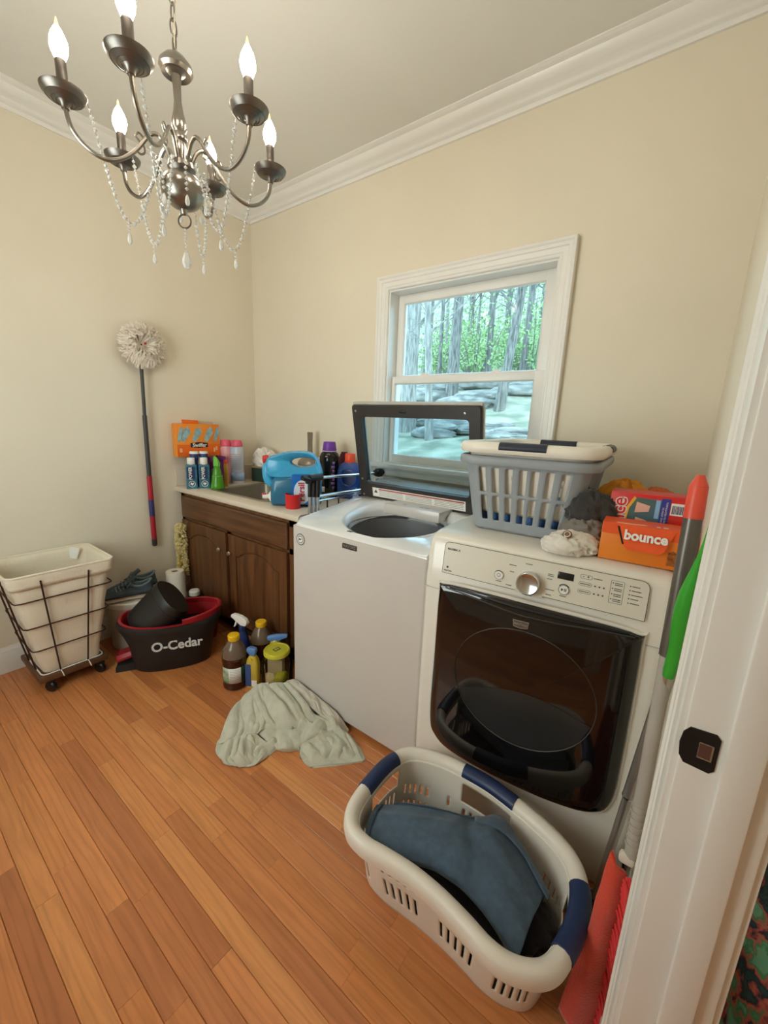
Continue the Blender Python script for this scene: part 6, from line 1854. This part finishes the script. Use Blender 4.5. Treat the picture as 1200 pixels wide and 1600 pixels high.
# turned-over cuff
MB().loft([resample(crect(1.0, -0.001), 96), [p + Vector((0, 0, 0.003)) for p in resample(crect(1.0, 0.002), 96)], resample(crect(0.995, 0.005), 96), soften(resample(crect(0.95, 0.004), 96), 0.010, 4), soften(resample(crect(0.91, 0.006), 96), 0.014, 5), soften(resample(crect(0.875, 0.004), 96), 0.02, 6)], False, False).build('cuff', CAN, lc, smooth=60, solid=0.002)
MB().tube(resample(crect(1.0, 0.002), 96), 0.0055, 8, closed=True).build('rim_piping', CAN, lc)
MB().box(-0.022, -0.001, -0.030, 0.022, 0.001, 0.030, M=Matrix.Translation((X0 + 0.020, 0.135, 0.568)) @ Matrix.Rotation(1.1, 4, 'Z') @ Matrix.Rotation(0.3, 4, 'Y')).build('tag', PAPER, lc, smooth=0)
for t_ in (0.76, 0.50, 0.26):
    MB().tube(resample(crect(t_, 0.006, 0.02), 64), 0.0032, 6, closed=True).build('wire_hoop', WIRE, lc)
for (u, s) in ((0.27, 'f'), (0.73, 'f'), (0.27, 'b'), (0.73, 'b'), (0.3, 'l'), (0.72, 'l'), (0.3, 'r'), (0.72, 'r')):
    pts = []
    for t_ in (0.0, 0.5, 0.94):
        a0, a1 = x0 + (X0 - x0) * t_, x1 + (X1 - x1) * t_
        b0, b1 = y0 + (Y0 - y0) * t_, y1 + (Y1 - y1) * t_
        zz = ZB + (ZT - ZB) * t_
        if s == 'f':
            pts.append((a1 + 0.008, b0 + (b1 - b0) * u, zz))
        elif s == 'b':
            pts.append((a0 - 0.008, b0 + (b1 - b0) * u, zz))
        elif s == 'l':
            pts.append((a0 + (a1 - a0) * u, b0 - 0.008, zz))
        else:
            pts.append((a0 + (a1 - a0) * u, b1 + 0.008, zz))
    wo = MB().tube(pts, 0.0036, 6).build('upright_wire', WIRE, lc)
MB().box(x0 - 0.020, y0 - 0.020, 0.066, x1 + 0.020, y1 + 0.020, 0.094, 0.006).build('wooden_base', mat('walnut_base', (92, 62, 42), 0.5, var=0.2, vscale=6), lc)
MB().tube([p + Vector((0, 0, -0.002)) for p in resample(crect(0.0, 0.004, 0.02), 64)], 0.003, 6, closed=True).build('piping', WHITE, lc)
for b in (y0 + 0.27 * (y1 - y0), y0 + 0.73 * (y1 - y0)):
    MB().tube([(x1 + 0.010, b, 0.100), (x1 + 0.024, b + 0.004, 0.082), (x1 + 0.026, b + 0.006, 0.070)], 0.0024, 6).build('cable_tie', WHITE, lc)
for (a, b) in ((x0 + .02, y0 + .02), (x1 - .005, y0 + .025), (x0 + .02, y1 - .02), (x1 - .005, y1 - .015)):
    w_ = MB().lathe([(0.0, -0.012), (0.022, -0.012), (0.027, -0.007), (0.027, 0.007), (0.022, 0.012), (0, 0.012)], 20, M=Matrix.Translation((a, b, 0.0275)) @ Matrix.Rotation(0.5, 4, 'Z') @ Matrix.Rotation(PI / 2, 4, 'X'))
    cs = w_.build('caster', BLACK, lc)
    MB().box(a - 0.018, b - 0.018, 0.050, a + 0.018, b + 0.018, 0.067, 0.004).build('caster_fork', BLACK, cs)

# ================================================================ dust mop hanging on the left wall
mp_ = thing('dust_mop', 'dust mop with round string head and red gripped pole on the left wall', 'mop', (0.0, -0.790, 0.50))
def ml(x, y, z_):
    return (x, y + 0.790, z_ - 0.50)
GREYP = mat('dark_grey_pole', (64, 62, 60), 0.4, var=0.1)
REDP = mat('red_grip', (168, 34, 50), 0.45)
MB().tube([ml(0.045, -0.787, 1.62), ml(0.034, -0.788, 1.28)], 0.0095, 12).build('pole', GREYP, mp_)
MB().tube([ml(0.034, -0.788, 1.30), ml(0.030, -0.789, 0.94)], 0.0125, 12).build('pole', GREYP, mp_)
MB().tube([ml(0.030, -0.789, 0.945), ml(0.029, -0.790, 0.55)], 0.0145, 14).build('grip', REDP, mp_)
MB().tube([ml(0.0296, -0.790, 0.80), ml(0.0293, -0.790, 0.70)], 0.0150, 14).build('grip_label', mat('blue_grip_label', (52, 56, 110), 0.45), mp_)
MB().tube([ml(0.029, -0.790, 0.555), ml(0.028, -0.7905, 0.515), ml(0.028, -0.791, 0.508)], [0.0150, 0.0145, 0.010], 14).build('end_cap', GREYP, mp_)
hc_ = Vector(ml(0.048, -0.780, 1.686))
MB().lathe([(0.0, -0.018), (0.016, -0.018), (0.016, -0.006), (0.010, 0.0), (0, 0.001)], 20, M=Matrix.Translation(hc_) @ Matrix.Rotation(PI / 2, 4, 'Y')).build('head_hub', REDP, mp_)
rs = random.Random(9)
STR = mat('cotton_strings', (236, 226, 212), 0.95, var=0.08, sheen=0.2, rgb2=(216, 202, 188), vscale=60)
sm = MB()
for q in range(460):
    a = rs.uniform(0, 2 * PI)
    lay = rs.random()
    r0_ = 0.006 + 0.05 * rs.random()
    r1_ = 0.070 + 0.058 * rs.random() ** 0.7
    out_ = 0.010 + 0.036 * (1 - (r1_ - .07) / .06) + 0.012 * lay
    base = hc_ + Vector((0.0, math.cos(a) * r0_, math.sin(a) * r0_))
    mid = hc_ + Vector((out_ + 0.014, math.cos(a) * (r0_ + r1_) * .55, math.sin(a) * (r0_ + r1_) * .55))
    a2 = a + rs.uniform(-.18, .18)
    end = hc_ + Vector((out_ - 0.016 * rs.random(), math.cos(a2) * r1_, math.sin(a2) * r1_ - 0.006))
    sm.tube([base, mid, end], [0.0044, 0.0056, 0.0050], 5)
so = sm.build('strings', STR, mp_, smooth=60)
so['kind'] = 'stuff'
MB().lathe([(0.0, 0), (0.007, 0), (0.006, 0.006), (0, 0.008)], 14, M=Matrix.Translation(hc_ + Vector((0.040, 0.004, 0.004))) @ Matrix.Rotation(PI / 2, 4, 'Y')).build('centre_button', REDP, mp_)
MB().lathe([(0.0, 0.0), (0.016, 0.0), (0.016, 0.003), (0.004, 0.004), (0.004, 0.03), (0.008, 0.032), (0, 0.033)], 12, M=Matrix.Translation(ml(0.0, -0.787, 1.60)) @ Matrix.Rotation(PI / 2, 4, 'Y')).build('wall_hook', SILVER, mp_)

# ================================================================ mops leaning beside the dryer
ma = thing('flat_mop', 'flat mop with orange-tipped grey pole and coral red microfiber head', 'mop', (2.622, -1.060, 0))
def mm(x, y, z_):
    return (x - 2.622, y + 1.060, z_)
CORAL = mat('coral_red_plastic', (226, 84, 62), 0.38)
GP = mat('pewter_pole', (110, 104, 98), 0.3, metal=0.5, var=0.06)
LG = mat('light_grey_grip', (176, 168, 160), 0.5, var=0.05)
pA, pB = Vector((2.6275, -1.000, 1.225)), Vector((2.6400, -1.045, 0.470))
MB().tube([mm(*pA), mm(*pA.lerp(pB, 0.42))], 0.0145, 14).build('pole', GP, ma)
MB().tube([mm(*pA.lerp(pB, 0.40)), mm(*pB)], 0.0125, 14).build('pole', LG, ma)
MB().tube([mm(*(pA + Vector((0, 0, 0.020)))), mm(*pA), mm(*pA.lerp(pB, 0.075))], [0.006, 0.0145, 0.0155], 14).build('grip_tip', CORAL, ma)
for q in range(7):
    MB().tube([mm(*pA.lerp(pB, 0.84 + q * 0.02)), mm(*pA.lerp(pB, 0.846 + q * 0.02))], 0.0145, 12).build('grip_ridge', LG, ma)
MICR = mat('coral_microfibre', (214, 72, 52), 0.95, var=0.08, bump=0.5, bscale=200, sheen=0.4)
rowsm = [[(2.606, -1.060, 0.470), (2.622, -1.070, 0.455), (2.640, -1.060, 0.440)],
         [(2.598, -1.080, 0.40), (2.618, -1.090, 0.39), (2.640, -1.074, 0.38)],
         [(2.592, -1.090, 0.27), (2.614, -1.102, 0.26), (2.640, -1.078, 0.25)],
         [(2.580, -1.092, 0.16), (2.606, -1.104, 0.15), (2.640, -1.078, 0.14)],
         [(2.566, -1.098, 0.03), (2.600, -1.110, 0.02), (2.640, -1.076, 0.012)]]
pm_ = patch(rowsm, 6, 8, 0.002, 20, 3)
rel(pm_, (2.622, -1.060, 0)).build('mop_pad', MICR, ma, smooth=70, solid=0.012)
MB().box(*mm(2.620, -1.058, 0.452), *mm(2.648, -1.042, 0.476), 0.006).build('joint', mat('ivory_joint', (226, 216, 204), 0.45), ma)
fm = MB()
for q in range(260):
    zq = rf.uniform(0.0, 0.43)
    xx = 2.640 + rf.uniform(-.006, .004)
    yy_ = -1.078 + rf.uniform(-.006, .010)
    fm.tube([mm(xx, yy_, zq + 0.012), mm(min(xx + 0.006, 2.652), yy_ - 0.010, zq + 0.006), mm(min(xx + 0.010, 2.654), yy_ - 0.014, max(0.002, zq - 0.010))], [0.003, 0.0034, 0.002], 5)
fo = fm.build('fringe', mat('scarlet_fringe', (224, 54, 56), 0.95, sheen=0.4), ma, smooth=60)
fo['kind'] = 'stuff'
gm = thing('green_broom', 'broom with green ergonomic handle and silver pole leaning by the door frame', 'broom', (2.590, -0.850, 0))
def gg(x, y, z_):
    return (x - 2.590, y + 0.850, z_)
GRN = mat('bright_green_grip', (58, 166, 48), 0.42, var=0.04)
SILP = mat('silver_pole', (186, 180, 174), 0.28, metal=0.8, var=0.05)
g0, g1 = Vector((2.590, -0.850, 0.09)), Vector((2.640, -1.028, 0.885))
MB().tube([gg(*g0), gg(*g0.lerp(g1, .55))], 0.0095, 12).build('pole', SILP, gm)
MB().tube([gg(*g0.lerp(g1, .54)), gg(*g1)], 0.0118, 12).build('pole', SILP, gm)
MB().tube([gg(*g0.lerp(g1, .538)), gg(*g0.lerp(g1, .545))], 0.0125, 12).build('collar', CHROME, gm)
gp = catmull([Vector(gg(2.6395, -1.026, 0.875)), Vector(gg(2.6425, -1.040, 0.930)), Vector(gg(2.641, -1.056, 0.985)), Vector(gg(2.640, -1.070, 1.040)), Vector(gg(2.644, -1.082, 1.095)), Vector(gg(2.648, -1.092, 1.145)), Vector(gg(2.6495, -1.098, 1.185))], 5)
gr_ = [0.0135, 0.0138, 0.0140, 0.0145, 0.015, 0.0155, 0.0160, 0.0165, 0.017, 0.0175, 0.018, 0.018, 0.018, 0.0175, 0.017, 0.016, 0.015, 0.0135, 0.012, 0.0105, 0.009, 0.0078, 0.0066, 0.0056, 0.0048, 0.0042, 0.0038, 0.0034, 0.003, 0.0026, 0.002]
MB().tube(gp, gr_[:len(gp)], 14, flat=0.8).build('handle', GRN, gm)
MB().box(*gg(2.520, -0.872, 0.055), *gg(2.640, -0.832, 0.092), 0.008).build('broom_block', BLACK, gm)
fm = MB()
for q in range(200):
    xx = 2.522 + rf.random() * 0.116
    yy_ = -0.868 + rf.random() * 0.032
    fm.tube([gg(xx, yy_, 0.060), gg(xx + rf.uniform(-.006, .006), yy_ + rf.uniform(-.006, .006), 0.0)], 0.0012, 4)
fo = fm.build('bristles', mat('pale_green_bristles', (150, 170, 140), 0.8), gm)
fo['kind'] = 'stuff'

# floral fabric in the hall, seen past the door frame
fx = thing('floral_bedding', 'heap of teal and pink floral fabric beyond the door frame', 'bedding', (3.03, -0.960, 0))
m_fl = mat('floral_print', (110, 186, 168), 0.9, vscale=20, rgb2=(46, 56, 84), bump=0.3)
_ntf = m_fl.node_tree
_rampf = [n for n in _ntf.nodes if n.type == 'VALTORGB'][0].color_ramp
for p_, c_ in ((0.42, (52, 96, 104)), (0.47, (40, 60, 84)), (0.52, (206, 112, 110)), (0.56, (70, 150, 120)), (0.60, (120, 186, 160))):
    e_ = _rampf.elements.new(p_)
    e_.color = lin(c_)
lump('cloth', m_fl, fx, (0, 0, 0.20), (0.22, 0.30, 0.36), 61, 0.16, (4, 4, 4), 72, 40)
lump('cloth', m_fl, fx, (0.12, 0.22, 0.16), (0.22, 0.22, 0.26), 63, 0.2, (4, 4, 4), 48, 28)
# unseen hall lamp, put in to light the hall and its fabric
hl2 = thing('unseen_hall_lamp', 'unseen round flush lamp put in to light the hall', 'lamp', (3.45, -1.20, ZC - 0.09))
MB().lathe([(0.17, 0.09), (0.17, 0.06), (0.165, 0.055), (0.0, 0.055)], 32).build('lamp_base', SILVER, hl2)
MB().lathe([(0.16, 0.058), (0.155, 0.03), (0.12, 0.010), (0.06, 0.001), (0.0, 0.0)], 32).build('lamp_shade', mat('lit_lamp_glass', (255, 236, 208), 0.4, emit=HALL_STRENGTH, var=0.01), hl2)
# ================================================================ woods outside the window
GROUND = mat('leaf_litter_slope', (176, 174, 152), 0.95, vscale=2.6, rgb2=(122, 124, 104), bump=0.8, bscale=9)
def gz(x, y):
    h = 0.08 + 0.275 * min(y, 8.0) + 0.17 * min(max(0, y - 8), 6) + 0.62 * max(0, y - 14)
    h += 0.16 * noise.noise(Vector((x * 0.5, y * 0.5, 2))) + 0.05 * noise.noise(Vector((x * 1.8, y * 1.8, 4)))
    return h
NX, NY = 70, 80
vs, fs = [], []
for j in range(NY + 1):
    y = 0.16 + 26 * (j / NY) ** 1.4
    for i in range(NX + 1):
        x = -18 + 26 * i / NX
        vs.append((x, y, gz(x, y)))
for j in range(NY):
    for i in range(NX):
        a = j * (NX + 1) + i
        fs.append((a, a + 1, a + NX + 2, a + NX + 1))
g_o = MB().add(vs, fs).build('ground', GROUND, smooth=80)
tag(g_o, 'leaf covered woodland slope rising behind the window', 'ground', kind='structure')
BARK = mat('grey_bark', (148, 142, 134), 0.95, vscale=5, stretch=(6, 6, 1.0), rgb2=(92, 88, 84), bump=1.0, bscale=14)
BARKL = mat('pale_bark', (170, 164, 156), 0.95, vscale=5, stretch=(6, 6, 1.0), rgb2=(120, 114, 108), bump=0.8, bscale=14)
LEAF = mat('spring_leaves', (164, 188, 128), 0.7, vscale=8, rgb2=(132, 162, 104))
rt = random.Random(21)
def tree(x, y, r, h, lean, lb, group=None, m=BARK, fork=False, nbr=7):
    z0 = gz(x, y) - 0.1
    t = thing('tree', lb, 'tree', (x, y, z0), 0, group)
    n = 9
    path = []
    for i in range(n):
        f = i / (n - 1)
        path.append(Vector((lean * f * h + 0.05 * h * 0.1 * math.sin(f * 5 + x), 0.03 * math.sin(f * 4 + y) * h * .1, f * h)))
    MB().tube(path, [r * (1.25 if i == 0 else 1.0) * (1 - 0.6 * i / (n - 1)) for i in range(n)], 10).build('trunk', m, t, smooth=70)
    bm_ = MB()
    for k in range(nbr):
        f = rt.uniform(0.22, 0.95)
        k0 = int(f * (n - 1))
        p = path[k0].lerp(path[min(n - 1, k0 + 1)], f * (n - 1) - k0)
        a = rt.uniform(0, 2 * PI)
        L = h * rt.uniform(0.10, 0.26)
        d = Vector((math.cos(a), math.sin(a) * .6, rt.uniform(0.2, 1.0))).normalized()
        side = Vector((rt.uniform(-.3, .3), 0, rt.uniform(-.2, .3)))
        q1, q2 = p + d * L * .5 + side * L * .2, p + d * L + side * L * .5
        bm_.tube([p, q1, q2], [r * .26, r * .16, r * .05], 5)
        for s_ in range(6):
            b0 = p.lerp(q2, rt.uniform(.3, .9))
            b1 = b0 + Vector((rt.uniform(-1, 1), rt.uniform(-.5, .5), rt.uniform(-.2, .9))).normalized() * L * .45
            bm_.tube([b0, b1], [r * .09, r * .03], 4)
    if fork:
        p = path[2]
        bm_.tube([p, p + Vector((0.10 * h * .6, 0, h * .15)), p + Vector((0.11 * h, 0, h * .35)), p + Vector((0.15 * h, 0, h * .7))], [r * .7, r * .65, r * .55, r * .3], 8)
    bm_.build('branches', m, t, smooth=70)
    return t

TG = 'far trees in the woods outside the window'
tree(-1.44, 4.2, 0.15, 7.0, 0.006, 'thick shaggy tree trunk at the left edge of the window view', None, BARKL, nbr=16)
tree(-0.62, 3.6, 0.062, 5.0, -0.10, 'thin leaning trunk just right of the thick left tree', None, BARKL, nbr=8)
tree(-1.82, 6.5, 0.125, 9.0, -0.004, 'straight thick trunk in the middle of the upper window pane', None, BARK, nbr=18)
tree(-1.46, 7.5, 0.075, 8.0, -0.02, 'slim forked tree right of the middle trunk', None, BARK, True, 18)
tree(-0.36, 5.6, 0.088, 8.0, 0.075, 'tree leaning to the right with its base on open ground', None, BARK, nbr=16)
tree(-0.84, 8.0, 0.075, 8.0, 0.01, 'slender upright tree at the right of the window view', None, BARK, nbr=16)
for (x, y, r) in ((-3.37, 8.5, 0.08), (-3.96, 10, 0.085), (-1.31, 9.4, 0.066), (-2.71, 9.5, 0.05), (-4.5, 9.0, 0.085), (-5.28, 11, 0.085), (-2.3, 11.5, 0.08), (-3.2, 13, 0.10), (-1.6, 12.5, 0.08), (-4.9, 13.5, 0.11), (-6.4, 12.5, 0.11),
                  (-5.8, 15, 0.12), (-4.0, 15.5, 0.10), (-2.6, 15, 0.11), (-7.4, 15.5, 0.12), (-0.2, 10.5, 0.08), (0.6, 8.6, 0.09), (-6.9, 9.5, 0.1), (1.4, 6.5, 0.1), (-3.6, 17.5, 0.12), (-6.2, 18, 0.13), (-1.9, 17.0, 0.1), (-5.0, 17, .11), (-8.0, 18, .13)):
    tree(x, y, r * 0.72, rt.uniform(7.5, 10), rt.uniform(-0.03, 0.03), 'bare slender tree among many in the woods outside the window', TG, BARK if rt.random() < .6 else BARKL, nbr=14)
# rock ledges on the slope
ROCK = mat('pale_ledge_rock', (168, 164, 156), 0.9, vscale=4, rgb2=(110, 108, 102), bump=0.9, bscale=7, stretch=(1, 1, 3))
RK = [(-0.95, 4.7, 0.55, 0.30, 0.14), (-1.85, 5.2, 0.60, 0.30, 0.16), (-0.15, 4.3, 0.50, 0.28, 0.10), (-1.2, 5.9, 0.70, 0.32, 0.16), (0.35, 4.0, 0.45, 0.25, 0.09), (-2.6, 6.4, 0.7, 0.35, 0.20), (-0.5, 6.9, 0.6, 0.3, 0.14),
      (-1.6, 7.6, 0.9, 0.35, 0.20), (-0.1, 7.8, 0.8, 0.3, 0.18), (-3.0, 8.2, 0.9, 0.4, 0.22), (-0.75, 3.9, 0.35, 0.22, 0.12), (-2.4, 7.5, 0.5, 0.3, 0.16)]
for k, (x, y, a, b, h) in enumerate(RK):
    t = thing('rock_slab', 'flat pale rock slab on the slope outside the window', 'rock', (x, y, gz(x, y) - 0.04), rt.uniform(-.2, .2), 'rock ledges on the woodland slope')
    lump('slab', ROCK, t, (0, 0, h * .5), (a, b, h), 70 + k, 0.16, (4, 4, 3), 40, 20)
    lump('slab', ROCK, t, (a * .3, b * .25, h * 1.45), (a * .7, b * .7, h * .7), 170 + k, 0.18, (4, 4, 3), 34, 16)
# green undergrowth
SH = [(-1.9, 7.6, 1.2), (-0.7, 8.2, 1.3), (-3.0, 10.2, 1.6), (-1.7, 10.2, 1.6), (-4.0, 11.2, 1.7), (-0.9, 11.0, 1.7), (-2.9, 12.6, 1.9), (-2.4, 8.6, 0.9), (-3.6, 9.6, 1.0), (-1.2, 9.0, 0.9), (-4.6, 10.4, 1.1), (-2.2, 11.0, 1.1), (-3.4, 12.0, 1.2), (-0.6, 9.8, 1.0), (-1.3, 11.6, 1.1), (-5.3, 12.2, 1.2), (-0.2, 8.9, 0.8), (-4.2, 14.0, 1.4), (-2.6, 13.6, 1.3), (-6.3, 14.0, 1.4)]
for k, (x, y, s_) in enumerate(SH):
    t = thing('shrub', 'light green leafy shrub growing between the trees outside the window', 'shrub', (x, y, gz(x, y) - .05), 0, 'undergrowth between the trees')
    stm, lf = MB(), MB()
    for q in range(9):
        a = rt.uniform(0, 2 * PI)
        e = Vector((math.cos(a) * s_ * .6, math.sin(a) * s_ * .5, s_ * rt.uniform(.7, 1.5)))
        stm.tube([(0, 0, 0), tuple(e * .5 + Vector((0, 0, .1))), tuple(e)], [0.014, 0.010, 0.004], 4)
        for w_ in range(60):
            c_ = e * rt.uniform(.35, 1.05) + Vector((rt.gauss(0, .16), rt.gauss(0, .16), rt.gauss(0, .16))) * s_
            d1 = Vector((rt.gauss(0, 1), rt.gauss(0, 1), rt.gauss(0, 1))).normalized() * 0.042
            d2 = d1.orthogonal().normalized() * 0.026
            lf.add([c_ - d1, c_ + d2, c_ + d1, c_ - d2], [(0, 1, 2, 3)])
    stm.build('stems', BARK, t)
    lo_ = lf.build('leaves', LEAF, t, smooth=0)
    lo_['kind'] = 'stuff'
